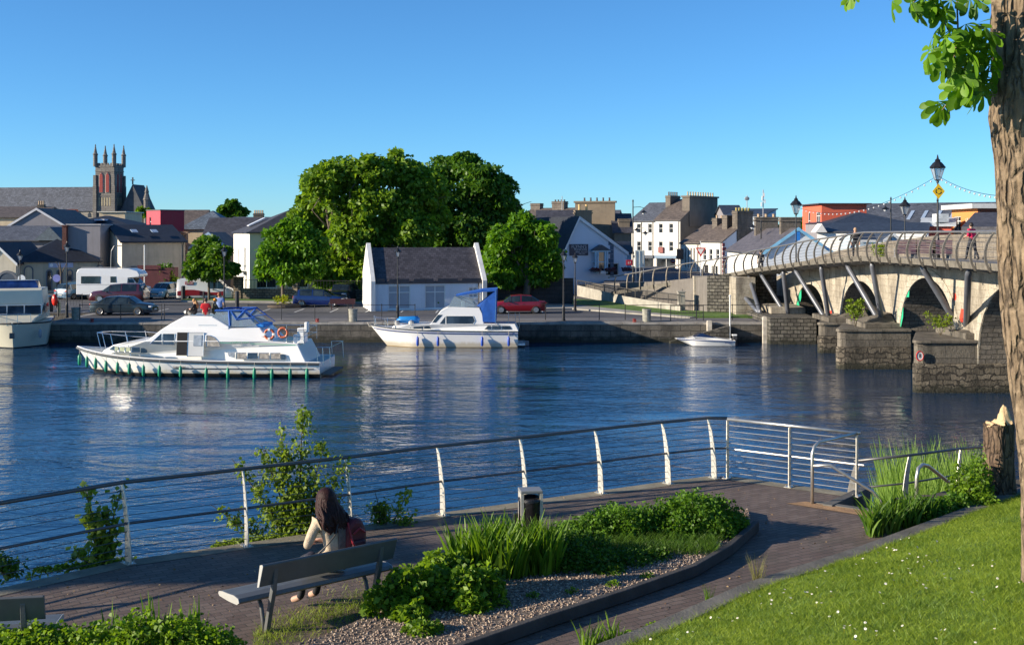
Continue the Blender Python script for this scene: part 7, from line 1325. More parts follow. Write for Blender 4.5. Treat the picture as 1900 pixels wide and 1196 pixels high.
v = qg(388, 558); tree('street_tree', 'smaller street tree by the white van, its crown over the van roof', v, lob(v.y, [(385, 455, 20), (370, 475, 22), (402, 472, 24), (362, 498, 20), (390, 500, 26), (418, 500, 16), (432, 497, 10)]), .32, 15, 75, leafmat('leaf_street', (.05, .13, .012), (.14, .27, .02), .4, .6), .11, seed=15, soft=.38)
x, y = XD(172, 121); tree('conifer', 'narrow bright green conifer behind the station roof', (x, y, ZQ), lob(121, [(165, 432, 9), (160, 448, 13), (172, 452, 14), (160, 470, 15), (180, 470, 13), (170, 485, 16), (188, 486, 9)], jit=.4), .30, 12, 60, leafmat('leaf_conifer', (.07, .17, .01), (.18, .34, .02), .35, .8), .15, seed=16)
x, y = XD(432, 205); tree('distant_tree', 'distant dark rounded tree above the roofs left of the hipped house', (x, y, ZQ), lob(205, [(418, 390, 12), (432, 382, 13), (446, 392, 11), (432, 398, 14)]), .7, 12, 50, lf_bd, .3, seed=17)
x, y = XD(265, 300); tree('distant_tree', 'small distant tree right of the church', (x, y, ZQ), lob(300, [(262, 392, 8), (272, 395, 8)]), .8, 8, 30, lf_big, .3, seed=18)
x, y = XD(1470, 200); tree('distant_tree', 'distant tree top between the grey cottage chimney and the orange-red block', (x, y, ZQ), lob(200, [(1455, 428, 12), (1475, 422, 14), (1490, 415, 10)]), .7, 10, 45, lf_big, .3, seed=19)
x, y = XD(1390, 185); tree('distant_tree', 'low distant tree behind the pot chimney row', (x, y, ZQ), lob(185, [(1425, 420, 12), (1437, 425, 10)]), .7, 8, 40, lf_big, .3, seed=20)
for px, py, h, r, lab, mm, sd in ((303, 545, 2.6, 1.1, 'dark bush left of the brown cottage beside the kiosk', lf_bd, 21), (322, 545, 2.0, 1.0, 'olive bush right of the kiosk, behind the pale blue hatchback', lf_y, 22), (820, 574, 1.5, .5, 'potted shrub by the wall of the riverside office', lf_r, 23)):
    v = qg(px, py); shrub('garden_bush', lab, v, h, r, 900, .22, mm, seed=sd)
x, y = XD(113, 111); m = MB(); m.tube([(0, 0, 0), (0, 0, 2.0), (-.1, 0, 3)], [.1, .08, .05], 6); m.tube([(0, 0, 1.9), (.5, 0, 2.9)], [.06, .03], 5); m.tube([(0, 0, 2.2), (-.45, 0, 3.1)], [.05, .03], 5); o = m.build('bare_tree', barkm); o.location = (x, y, ZQ); tag(o, 'small bare forked tree before the arched windows', 'tree')
m = MB(); v = qg(527, 570); m.lathe([(1.25, 0), (1.3, .05), (1.25, .22), (1.05, .26), (.2, .3)], 24); o = m.build('tree_bed', mat('bed_soil', (.08, .06, .045), .9, var=.3)); o.location = (v.x, v.y, ZQ); tag(o, 'round raised planting bed at the foot of the young street tree', 'planter')
shrub('flower_clump', 'yellow-green plants around the foot of the young street tree', v+Vector((0, -.35, .25)), .55, .7, 350, .16, leafmat('leaf_lime', (.2, .26, .02), (.4, .42, .03), .4, 2), seed=24, cat='plant', sx=1.4)
# ---------------------------------------------------------------- plants of the promenade
LP_ = leafmat('leaf_geranium', (.05, .13, .012), (.16, .31, .03), .42, 2.); LB = leafmat('leaf_bright', (.08, .17, .012), (.24, .38, .03), .45, 2.)
def mound(name, label, lobes, L, n, mm, base, seed, cat='plant', group='leafy plants in the planting bed', ws=.85):
    """low dense mass of small leaves on short stalks over its lobes: (dx,dy,r,h)"""
    rng = np.random.default_rng(seed); o = thing(name, label, cat, base, 0, group); P_ = []; A_ = []
    for dx, dy, r, h in lobes:
        k = int(n*r*r/sum(l[2]**2 for l in lobes)); d = unit(rng.normal(size=(k, 3))); d[:, 2] = np.abs(d[:, 2])*.9+.02; rr = .55+.5*rng.random((k, 1))**.6; bump_ = 1+.16*np.sin(d[:, :1]*9+dx*5)*np.cos(d[:, 1:2]*8+seed); P_.append(np.array([dx, dy, 0])+d*rr*bump_*np.array([r, r, h])); A_.append(d*.5+rng.normal(size=(k, 3))*.55+np.array([0, 0, .15]))
    pts = np.concatenate(P_); ax = np.concatenate(A_); V, Fq = leaves(pts, ax, L, ws, rng, .25); raw('foliage', V, Fq, mm, o, tone=rng.random(len(pts)))
    m = MB()
    for k_ in range(len(lobes)-1): m.tube([(*lobes[k_][:2], .01), (*lobes[k_+1][:2], .01)], .008, 4)
    for dx, dy, r, h in lobes:
        for _ in range(9): a, q_ = rng.uniform(0, 6.28), rng.uniform(.2, .85); m.tube([(dx, dy, 0), (dx+math.cos(a)*r*q_, dy+math.sin(a)*r*q_, h*.75)], [.008, .004], 4)
    m.build('stem', mat('green_stem', (.06, .09, .02), .8), o); return o
def bp_(px, py): v = P(px, py, bed_top); return Vector((v.x, v.y, bed_top-.02))
mound('leafy_mound', 'large round green mound of small leaves at the right tip of the planting bed', [(0, 0, .44, .58), (-.36, .02, .34, .46), (.34, .12, .36, .50), (.02, .3, .4, .50), (.62, .22, .22, .3), (-.2, -.3, .3, .34), (.25, -.22, .3, .36)], .045, 15000, LP_, bp_(1285, 985), 31)
mound('leafy_mound', 'second green mound left of the large round one in the planting bed', [(0, 0, .36, .44), (-.4, -.05, .34, .36), (.3, .12, .3, .44), (-.1, .3, .34, .4), (-.75, -.15, .28, .26)], .042, 11000, LP_, bp_(1155, 995), 32)
mound('leafy_mound', 'low shaded leafy mass behind the sword-leaved clump', [(0, 0, .36, .42), (.35, .1, .3, .34), (-.3, .05, .3, .38), (.1, -.3, .34, .3), (.45, -.3, .24, .2)], .040, 7500, lf_m, bp_(1050, 1035), 33)
mound('bright_geranium', 'bright leafy plant right of the bench at the near end of the bed', [(0, 0, .22, .50), (-.26, -.12, .20, .34), (.22, .14, .20, .52), (.05, -.3, .2, .2), (.38, .3, .18, .42), (-.1, .16, .16, .44)], .072, 2900, LB, bp_(755, 1128), 34)
mound('bright_geranium', 'bright leafy plant in front of the sword-leaved clump', [(0, 0, .22, .46), (-.28, -.1, .18, .26), (.24, .12, .20, .44), (.08, -.2, .2, .2)], .070, 2300, LB, bp_(862, 1118), 35)
mound('bright_geranium', 'small bright plant low in front of the other two by the gravel', [(0, 0, .16, .14), (.12, .05, .12, .12)], .05, 420, LB, bp_(780, 1172), 36)
mound('leafy_mound', 'wide low bushes at the lower left corner beside the bench end', [(0, 0, .42, .46), (-.5, -.05, .4, .36), (.42, 0, .36, .44), (-1.0, -.02, .42, .36), (-1.4, .0, .4, .30), (.75, -.05, .28, .36), (-.2, -.3, .4, .3)], .050, 15000, LB, (bp_(255, 1240)+Vector((0, 0, .08))), 37)
mound('low_cover', 'dark low ground cover spreading over the gravel in front of the two round mounds', [(0, 0, .34, .2), (.4, .2, .3, .16), (-.4, -.12, .3, .22), (.1, -.25, .2, .1), (.75, .38, .22, .12)], .045, 4200, lf_m, bp_(1110, 1048), 48)
mound('bright_geranium', 'bright leafy plant between the bench plant and the sword-leaved clump', [(0, 0, .2, .42), (.2, .1, .18, .36), (-.12, .12, .14, .3)], .065, 1500, LB, bp_(812, 1082), 49)
mound('gravel_weeds', 'small scattered weeds in the gravel behind the kerb', [(0, 0, .07, .08), (.5, .28, .09, .07), (-.45, -.2, .08, .09), (.95, .6, .08, .08), (-.8, -.5, .1, .1)], .035, 420, LB, bp_(1060, 1098), 50, group=None)
# sword-leaved clumps
def sword(name, label, base, spots, n, H, W_, mm, lean=.22, seed=1, group=None, bend=.5):
    rng = np.random.default_rng(seed); o = thing(name, label, 'plant', base, 0, group); pts = []
    for dx, dy, r, k in spots: kk = int(n*k); a = rng.uniform(0, 6.28, kk); q_ = np.sqrt(rng.random(kk))*r; pts.append(np.column_stack([dx+np.cos(a)*q_, dy+np.sin(a)*q_, np.zeros(kk)]))
    pts = np.concatenate(pts); V, Fq = blades(pts, H, W_, lean, rng, bend); raw('leaf_blades', V, Fq, mm, o, tone=np.repeat(rng.random(len(pts)), 3)); m = MB(); m.lathe([(.09, -.03), (.12, 0), (.05, .05)], 8); m.build('root_crown', mat('green_stem', 0), o); return o
LI = leafmat('leaf_sword', (.06, .14, .012), (.20, .34, .02), .45, 2.)
sword('sword_leaved_clump', 'big clump of tall upright sword-shaped leaves in the middle of the bed', bp_(935, 1062), [(0, 0, .34, .35), (-.42, -.05, .25, .2), (.42, .12, .28, .25), (0, .3, .32, .2)], 760, .62, .038, LI, .34, 41, bend=.75)
sword('sword_leaved_clump', 'short spiky leaves sticking up from the bushes at the lower left', bp_(290, 1225), [(0, 0, .15, .5), (.35, .05, .12, .3), (-.4, 0, .1, .2)], 46, .6, .03, LI, .12, 42)
sword('sword_leaved_clump', 'sword-shaped leaves between the steps handrail and the lawn kerb', Vector((*P(1640, 985, ZP).xy, ZP)), [(0, 0, .22, .3), (.35, .28, .22, .3), (.7, .5, .2, .25), (-.2, -.25, .14, .15)], 270, .48, .040, leafmat('leaf_sword2', (.05, .12, .015), (.16, .28, .03), .45, 2.), .5, 43, bend=.8)
mound('leafy_mound', 'low leafy plants on the bank beside the right handrail', [(0, 0, .3, .30), (.4, .2, .3, .3), (.75, .45, .3, .32), (-.35, -.1, .2, .2), (1.1, .6, .3, .3)], .05, 6500, LP_, P(1700, 968, ZP), 38, group='leafy plants on the bank')
mound('bank_bush', 'bright green bush on the bank left of the broken stump', [(0, 0, .20, .75), (.16, .2, .2, .95), (-.1, .3, .2, .75), (.1, -.2, .2, .4)], .055, 3600, LB, P(1808, 948, ZP)+Vector((0, 0, -.05)), 39, cat='bush', group='leafy plants on the bank')
sword('grass_tuft', 'tall thin straw-coloured grass tuft growing at the lawn kerb', Vector((*P(1405, 1096, ZP).xy, ZP)), [(0, 0, .05, 1)], 60, .42, .006, leafmat('straw', (.16, .17, .06), (.32, .28, .12), .4, 2), .3, 44, 'grass tufts along the lawn kerb')
sword('grass_tuft', 'thin green grass tuft at the kerb left of the straw-coloured one', Vector((*P(1314, 1126, ZP).xy, ZP)), [(0, 0, .04, 1)], 34, .26, .006, LI, .25, 45, 'grass tufts along the lawn kerb')
sword('grass_tuft', 'short wide-leaved tuft at the bottom edge between path and lawn', Vector((*P(1095, 1206, ZP).xy, ZP)), [(0, 0, .12, .6), (.25, .1, .08, .4)], 70, .3, .018, LI, .35, 46, 'grass tufts along the lawn kerb')
mound('kerb_weeds', 'low trailing weeds on the path beside the lawn kerb', [(0, 0, .12, .08), (.3, .25, .14, .09), (.55, .45, .12, .07), (-.25, -.2, .12, .08)], .035, 700, LB, P(1170, 1186, ZP), 47, group=None)
# rough grass by the bench feet
pts = []
for _ in range(3000):
    t_ = random.random(); a = P(470+t_*330, 1192-t_*95+random.gauss(0, 17)-40*t_*(1-t_), ZP); pts.append((a.x, a.y, bed_top if pip(a.x, a.y, bp) else ZP))
V, Fq = blades(np.array(pts), .065, .005, .8, RNG, .5); tag(raw('grass', V, Fq, MATS['grass_blades'], tone=np.repeat(RNG.random(len(pts)), 3)), 'rough grass between the bench and the gravel', 'grass', kind='stuff')
pts = []
for _ in range(2600): a = P(random.uniform(1120, 1330), random.uniform(1000, 1030), bed_top); pts.append((a.x, a.y, bed_top))
V, Fq = blades(np.array(pts), .16, .006, .7, RNG, .5); tag(raw('grass', V, Fq, lf_m, tone=np.repeat(RNG.random(len(pts)), 3)), 'dark tufty grass at the foot of the two round mounds', 'grass', kind='stuff')
# reeds and riverside growth
rp_ = []
while len(rp_) < 3400:
    px, D = random.uniform(1642, 1835), random.uniform(23.6, 27.5); x, y = XD(px, D); rp_.append((x, y, -.1+random.random()*.1))
V, Fq = blades(np.array(rp_), 2.2, .035, .16, RNG, .8); tag(raw('reeds', V, Fq, leafmat('reed', (.11, .21, .03), (.30, .45, .09), .4, 1.2), tone=np.repeat(RNG.random(len(rp_)), 3)), 'tall green reeds standing in the water beyond the lower railing', 'reeds', kind='stuff')
def sapling(name, label, base, stems, L, n, mm, seed, cat='shrub', ws=.75, group=None):
    """stems: list of (tip dx, dy, dz, spread)"""
    rng = np.random.default_rng(seed); o = thing(name, label, cat, base, 0, group); m = MB(); P_ = []; tot = sum(Vector(s[:3]).length*s[3] for s in stems)
    for dx, dy, dz, sp_ in stems:
        tip = Vector((dx, dy, dz)); mid = tip*.5+Vector((-dx*.12, 0, dz*.05)); m.tube([(0, 0, 0), mid, tip], [.018, .012, .004], 6); k = int(n*tip.length*sp_/tot)
        nb = max(6, int(tip.length*9))
        for _ in range(nb):
            t_ = rng.uniform(.22, 1); p = (mid*(2*t_) if t_ < .5 else mid.lerp(tip, 2*t_-1)); ln = sp_*(1.15-t_*.75)*rng.uniform(.5, 1.1); a = rng.uniform(0, 6.28); q_ = p+Vector((math.cos(a)*ln, math.sin(a)*ln, ln*rng.uniform(.2, .7))); m.tube([p, q_], [.005, .002], 4, False)
            kk = k//nb+1; s_ = rng.random(kk)[:, None]*.85+.15; P_.append(np.array(p)*(1-s_)+np.array(q_)*s_+rng.normal(size=(kk, 3))*.05)
    m.build('stem', mat('twig', 0), o); pts = np.concatenate(P_); ax = rng.normal(size=pts.shape); V, Fq = leaves(pts, ax, L, ws, rng, .2); raw('foliage', V, Fq, mm, o, tone=rng.random(len(pts))); return o
LS = leafmat('leaf_sapling', (.08, .15, .015), (.28, .38, .05), .45, 1.5)
def below(px, py, D, z): v = PD(px, py, D); return Vector((v.x, v.y, z))
b = P(555, 1000, ZP)+Vector((-.12, .5, 0)); b.z = 2.2; ky = b.y
def tp(px, py): v = PD(px, py, ky); return (v.x-b.x, 0, v.z-b.z)
sapling('riverside_shrub', 'tall open leafy shrub growing outside the railing behind the seated woman', b, [(*tp(562, 765), .28), (*tp(520, 800), .26), (*tp(485, 825), .24), (*tp(430, 850), .13), (*tp(600, 830), .28), (*tp(640, 860), .24), (*tp(470, 900), .28), (*tp(390, 935), .2), (*tp(590, 900), .3), (*tp(530, 870), .3), (*tp(640, 920), .22), (*tp(420, 960), .2), (*tp(500, 930), .3), (*tp(560, 850), .3)], .062, 5200, LS, 51)
b = P(700, 985, ZP)+Vector((.1, .4, 0)); b.z = 2.5; ky = b.y
sapling('riverside_shrub', 'small leafy shrub outside the railing right of the seated woman', b, [(*tp(695, 910), .12), (*tp(690, 935), .16), (*tp(755, 915), .10), (*tp(770, 950), .12), (*tp(715, 930), .14)], .062, 650, LS, 52)
b = P(178, 1050, ZP)+Vector((0, .25, 0)); b.z = 2.6; ky = b.y
sapling('riverside_shrub', 'young maple-leaved sapling growing outside the railing at the left', b, [(*tp(155, 895), .10), (*tp(225, 905), .12), (*tp(200, 940), .13), (*tp(160, 960), .10), (*tp(185, 985), .14), (*tp(140, 1025), .12), (*tp(195, 1010), .14)], .095, 520, LS, 53, ws=.95)
b = P(0, 1060, ZP)+Vector((-.1, .4, 0)); b.z = 2.7; ky = b.y
sapling('riverside_shrub', 'dark low weeds outside the railing at the left frame edge', b, [(*tp(12, 1035), .14), (*tp(-20, 1030), .16), (*tp(40, 1056), .10)], .07, 300, lf_m, 54)
pts = []
for _ in range(2600):
    k = random.choice(((400, 1012, 560, 990), (400, 1012, 560, 990), (560, 990, 640, 980), (60, 1060, 240, 1040))); t_ = random.random(); a = P(k[0]+(k[2]-k[0])*t_, k[1]+(k[3]-k[1])*t_, ZP); pts.append((a.x-.05+random.gauss(0, .04), a.y+.27+random.gauss(0, .07), ZP-.08))
V, Fq = leaves(np.array(pts), RNG.normal(size=(len(pts), 3))+np.array([0, 0, 1.2]), .07, .6, RNG); tag(raw('edge_weeds', V, Fq, LS, tone=RNG.random(len(pts))), 'low green growth along the outside edge of the promenade', 'weeds', kind='stuff')
# trees off to the left whose shade falls across the promenade
for k, (x, y, z0, z1, wy, lab) in enumerate(((-24, 9.95, 4.8, 7.6, .25, 'tree left of the view on the near bank, closest to the railing'),)):
    rg = random.Random(k+3); lb = [(Vector((x+rg.uniform(-1.2, 1.2), y+rg.uniform(-1, 1)*wy*(1 if k == 0 else .6), ZP+rg.uniform(z0, z1))), rg.uniform(.4, .6)*(1 if k == 0 else .75)) for _ in range(12)]; tree('bank_tree', lab, (x, y, ZP-.3), lb, .22, 9, 40, lf_r, .2, 'trees on the near bank', 60+k, soft=.4)

# fallen bits on the paving and longer tufts in the lawn
pts = []
while len(pts) < 420:
    a = P(random.uniform(-20, 1650), random.uniform(900, 1190), ZP)
    if pip(a.x, a.y, bp) or kdist(a.x, a.y) > -.25 or not pip(a.x, a.y, [(p.x, p.y) for p in outer]): continue
    pts.append((a.x, a.y, ZP+.006))
V, Fq = leaves(np.array(pts), RNG.normal(size=(len(pts), 3))*np.array([1, 1, .12]), .032, .6, RNG, 0); tag(raw('fallen_leaves', V, Fq, leafmat('dead_leaf', (.12, .06, .025), (.42, .30, .16), .1, 3), tone=RNG.random(len(pts))), 'small dead leaves and petals scattered on the paving', 'leaves', kind='stuff')
pts = []
for _ in range(330):
    px, py = random.uniform(1180, 1895), random.uniform(960, 1196); D = 12.
    for _ in range(10): v = PD(px, py, D); D = F*(HC-lawn_z(v.x, v.y))/(py-HY)
    v = PD(px, py, D); d_ = kdist(v.x, v.y)
    if d_ < .1: continue
    n_ = random.randint(6, 26); r_ = random.uniform(.03, .12)
    for _ in range(n_): x, y = v.x+random.gauss(0, r_), v.y+random.gauss(0, r_); pts.append((x, y, lawn_z(x, y, max(.1, d_))))
V, Fq = blades(np.array(pts), .085, .006, .8, RNG, .6); tag(raw('grass', V, Fq, leafmat('tuft_green', (.06, .14, .015), (.24, .34, .06), .4, .8), tone=np.repeat(RNG.random(len(pts)), 3)), 'longer darker tufts in the lawn', 'grass', kind='stuff')
pts = []
for i in range(len(LK)-1):
    for _ in range(520): t_ = random.random(); p = LK[i].lerp(LK[i+1], t_)+kn*random.gauss(.15, .03); pts.append((p.x, p.y, ZP+.14))
V, Fq = blades(np.array(pts), .075, .005, 1., RNG, .6); tag(raw('grass', V, Fq, MATS['grass_blades'], tone=np.repeat(RNG.random(len(pts)), 3)), 'ragged grass edge overhanging the lawn kerb', 'grass', kind='stuff')

pts = []
while len(pts) < 42000:
    x, y = random.uniform(4.5, 12.5), random.uniform(6, 20)
    if CX+F*x/y > 1940 and kdist(x, y) > .15: pts.append((x, y, lawn_z(x, y)-.005))
V, Fq = blades(np.array(pts), .06, .008, .9, RNG, .4); tag(raw('grass', V, Fq, MATS['grass_blades'], tone=np.repeat(RNG.random(len(pts)), 3)), 'short grass of the lawn around and beyond the chestnut trunk', 'grass', kind='stuff')
# ---------------------------------------------------------------- railing of the promenade
stain = mat('brushed_steel', (.56, .54, .50), .38, .85, var=.12, vs=8); postm = mat('post_steel', (.62, .58, .50), .42, .55, var=.2, vs=14, bump=.15, bs_=30)
RH = 1.03
rl = thing('promenade_railing', 'stainless steel railing with curved flat posts and thin wires along the promenade', 'railing', (0, 0, 0))
line = [ext]+rp; posts = [ext.lerp(rp[0], t_) for t_ in (.12, .25, .38, .51, .64, .77, .9)]+[rp[i] for i in range(1, len(rp))]
def rn(p):   # outward normal at p
    best = None
    for i in range(len(line)-1):
        a, c = line[i], line[i+1]; d = (c-a); t_ = max(0, min(1, (p-a).dot(d)/d.length_squared)); q_ = a+d*t_; ds = (p-q_).length
        if best is None or ds < best[0]: d = d.normalized(); best = (ds, Vector((-d.y, d.x, 0)), d)
    return best[1], best[2]
def bowpost(p, n_, d, par, nm='post', H=RH, w0=.15, w1=.065, lean=.16, th=.014):
    m = MB(); prev = None
    for k in range(9):
        t_ = k/8; o_ = lean*(t_**2.2); w_ = w0+(w1-w0)*t_**1.2; c = p+n_*o_+Vector((0, 0, t_*(H-.02))); b = m.av([c-n_*w_/2-d*th/2, c+n_*w_/2-d*th/2, c+n_*w_/2+d*th/2, c-n_*w_/2+d*th/2])
        if prev is not None: m.af([(prev+j, prev+(j+1) % 4, b+(j+1) % 4, b+j) for j in range(4)])
        else: m.af([tuple(range(b, b+4))])
        prev = b
    m.af([tuple(range(prev, prev+4))]); o = m.build(nm, postm, par); m = MB(); m.box(p+Vector((0, 0, .008)), (.2, .12, .014), math.atan2(n_.y, n_.x))
    for sx in (-.07, .07):
        for sy in (-.04, .04): q_ = p+n_*sx+d*sy; m.lathe([(.009, .0), (.009, .03)], 6, (q_.x, q_.y, p.z+.012))
    m.build('base_plate', stain, o); return o
for p in posts: n_, d = rn(p); bowpost(p, n_, d, rl)
def shifted(h, o_): return [p+rn(p)[0]*o_+Vector((0, 0, h)) for p in line]
toprail = [p for p in shifted(RH, .16)]
m = MB(); m.tube(toprail+[corner+Vector((.02, .12, RH))], .027, 10); m.build('top_rail', mat('rail_dark_reflection', (.14, .14, .14), .45, .6, var=.15), rl, smooth=True)  # rail colour darkened to stand for the dark reflections in the steel
m = MB(); m.tube(shifted(RH*.5, .035+.0)+[corner+Vector((0, .03, RH*.5))], .019, 8); m.build('middle_rail', MATS['rail_dark_reflection'], rl, smooth=True)
for k in (1, 2, 3, 4, 6, 7, 8, 9):
    h = RH*k/10; m = MB(); m.tube(shifted(h, .16*(k/10)**2.2)+[corner+Vector((.01, .04, h))], .0045, 4, False); m.build('wire', MATS['rail_dark_reflection'], rl)
rs = thing('platform_railing', 'straight steel railing section with horizontal wires at the platform corner by the river steps', 'railing', (0, 0, 0)); dd_ = (cend-corner).normalized(); nn_ = Vector((-dd_.y, dd_.x, 0))
for p in (corner, cpost2, cend): bowpost(p, nn_, dd_, rs, w0=.09, w1=.07, lean=.0)
m = MB(); m.tube([corner+Vector((0, 0, RH)), cend+dd_*.05+Vector((0, 0, RH))], .027, 10); m.build('top_rail', stain, rs, smooth=True); m = MB(); m.tube([corner+Vector((0, 0, RH*.5)), cend+dd_*.12+Vector((0, 0, RH*.5))], .019, 8); m.build('middle_rail', stain, rs)
for k in (1, 2, 3, 4, 6, 7, 8, 9): m = MB(); m.tube([corner+Vector((0, 0, RH*k/10)), cend+Vector((0, 0, RH*k/10))], .0065, 5, False); m.build('wire', stain, rs)
# handrails of the steps
h1 = thing('steps_handrail', 'bent tubular handrail left of the river steps, joined to the platform railing', 'handrail', (sA.x, sA.y, ZP)); a = sA-dAD*.1-dAB*.1; m = MB()
m.tube([a, a+Vector((0, 0, .78)), a+Vector((0, 0, .90))+dAB*.05, a+Vector((0, 0, .96))+dAB*.16, cend+Vector((0, 0, RH-.01))], .027, 10); m.build('upper_tube', stain, h1, smooth=True, world=True); m = MB(); s0 = a+Vector((0, 0, .60)); e0 = a+dAD*.95+dAB*.9
m.tube([s0, s0+dAD*.22+dAB*.1+Vector((0, 0, .03)), s0+dAD*.75+dAB*.35-Vector((0, 0, .35)), s0+dAD*.84+dAB*.42-Vector((0, 0, .48)), s0+dAD*.85+dAB*.43-Vector((0, 0, 1.15))], .026, 10); m.build('lower_tube', stain, h1, smooth=True, world=True)
h2 = thing('steps_handrail', 'bent tubular handrail right of the river steps among the plants', 'handrail', (sD.x, sD.y, ZP)); a = P(1700, 940, ZP); v2 = PD(1712, 862, a.y+.1); v3 = PD(1775, 905, a.y+.9); v4 = PD(1787, 938, a.y+1.0); m = MB()
m.tube([a-Vector((0, 0, .1)), PD(1701, 885, a.y), PD(1704, 868, a.y), v2, PD(1722, 864, a.y+.2), v3, PD(1786, 918, a.y+1.0), v4], .030, 10); m.build('tube', stain, h2, smooth=True, world=True)
# lower railing on its own edge beam
lr = thing('landing_railing', 'lower steel railing with leaning flat posts beyond the steps, running into the reeds', 'railing', (0, 0, 0)); Lp = [P(1577, 911, 1.95), P(1679, 946, 1.95), P(1777, 926, 1.75), P(1868, 915, 1.6)]; Lp[0] = PD(1577, 918, 22.6); Lp[0].z = 1.80
for i in range(3): a, c = Lp[i], Lp[i+1]; m = MB(); md = (a+c)/2; m.box((md.x, md.y, min(a.z, c.z)-.55), ((c-a).length+.1, .22, .95), math.atan2(c.y-a.y, c.x-a.x)); m.build('edge_beam', conc, lr)
for i, p in enumerate(Lp): d = (Lp[min(i+1, 3)]-Lp[max(i-1, 0)]); d.z = 0; d = d.normalized(); bowpost(p, d, Vector((-d.y, d.x, 0)), lr, lean=.14, H=1.02, w0=.17, w1=.09)
for h, r in ((1.02, .026), (.5, .018)): m = MB(); m.tube([p+Vector((.1*h, .08*h, h)) for p in Lp], r, 8); m.build('rail', MATS['rail_dark_reflection'], lr, smooth=True)
# ---------------------------------------------------------------- benches
bm1 = mat('bench_paint', (.13, .135, .135), .45, .25, var=.12, vs=5, bump=.1, bs_=60); bend_m = mat('bench_endcap', (.42, .42, .40), .5, .2, var=.1)
def bench(label, loc, rz, L=1.95):
    o = thing('park_bench', label, 'bench', loc, rz, 'grey metal benches on the promenade'); o.scale = (1.0, 1.0, .98)   # local +y = the way the sitter looks
    m = MB(); pr = [(.0, .43), (.02, .47), (.12, .485), (.25, .475), (.38, .47), (.46, .455), (.475, .43), (.45, .405), (.25, .395), (.05, .40)]; m.prism([(-L/2, y, z-.03) for y, z in pr], (L, 0, 0)); s_ = m.build('seat', bm1, o, bevel=.006)
    for x in (-L/2-.008, L/2): m = MB(); m.prism([(x, y, z-.03) for y, z in pr], (.008, 0, 0)); m.build('end_cap', bend_m, s_)
    m = MB(); m.prism([(-L/2+.18, -.10, .56), (-L/2+.18, -.06, .545), (-L/2+.18, -.12, .80), (-L/2+.18, -.17, .815), (-L/2+.18, -.185, .80)], (L-.24, 0, 0)); bk = m.build('backrest', bm1, o, bevel=.006); m = MB(); m.prism([(-L/2+.172, -.10, .56), (-L/2+.172, -.06, .545), (-L/2+.172, -.12, .80), (-L/2+.172, -.17, .815), (-L/2+.172, -.185, .80)], (.008, 0, 0)); m.build('end_cap', bend_m, bk)
    for x in (-L/2+.32, L/2-.28):
        m = MB(); m.prism([(x, .02, 0), (x, .08, 0), (x, -.085, .56), (x, -.12, .74), (x, -.165, .74), (x, -.13, .5), (x, -.05, .25)], (.05, 0, 0)); m.build('back_leg', bm1, o, bevel=.005)
        pts = [(.10, 0), (.15, .12), (.22, .28), (.30, .35), (.40, .385)]; m = MB(); m.tube([(x+.025, y, z) for y, z in [(.10, 0), (.13, .12), (.17, .26), (.24, .35), (.34, .385), (.42, .39)]], .024, 8); m.build('front_leg', bm1, o, smooth=True)
    return o
bl_, br_ = P(490, 1176, ZP), P(690, 1127, ZP); bang = math.atan2(br_.y-bl_.y, br_.x-bl_.x); bc = (bl_+br_)/2
b1_o = bench('grey metal bench with the seated woman on it', bc, bang, 1.95)
bench('empty grey bench end at the lower left edge of the frame', (-5.45, 11.45, ZP), math.radians(10), 1.95)
# the woman
def BL(x, y, z): return b1_o.location+Matrix.Rotation(bang, 3, 'Z')@Vector((x, y, z))
wx = .26; wo_ = thing('x', '', '', (0, 0, 0)); bpy.data.objects.remove(wo_)
J = dict(pel=(0, .16, .56), spi=(-.01, .16, .72), che=(-.02, .19, .93), nek=(-.03, .22, 1.09), hd0=(-.035, .255, 1.17), hd1=(-.04, .28, 1.27), shl=(-.185, .19, .995), shr=(.155, .19, .995), ell=(-.275, .25, .74), elr=(.24, .27, .74), wrl=(-.14, .44, .70), wrr=(.10, .45, .70), pal=(-.08, .49, .71), par=(.04, .50, .71),
         hpl=(-.09, .2, .54), hpr=(.09, .2, .54), knl=(-.12, .60, .50), knr=(.10, .60, .50), anl=(-.19, .52, .09), anr=(.03, .55, .09), tol=(-.24, .66, .035), tor=(.02, .70, .035))
knit = mat('oatmeal_knit', (.50, .40, .29), .95, var=.18, vs=30, bump=.5, bs_=90); jean = cloth('black_leggings', (.012, .013, .018))
wm_ = person('seated_woman', 'woman with long dark hair and an oatmeal cardigan sitting on the bench, seen from behind', BL(wx, 0, .0), bang, J, dict(top=knit, leg=jean, shoe=mat('sandal', (.45, .28, .2), .6)), group=None)
wm_.location.z += .035; wm_['label'] = 'woman with long dark hair and an oatmeal cardigan sitting on the near bench'
hm1 = MB(); hm1.sphere((-.036, .235, 1.245), .118, 18, 14, (.95, 1.05, 1.06)); rgh = random.Random(5)
hairw = mat('long_dark_hair', (.030, .011, .010), .55, var=.6, vs=30, bump=.4, bs_=60)
hairw.node_tree.nodes['Principled BSDF'].inputs['Specular IOR Level'].default_value = .2
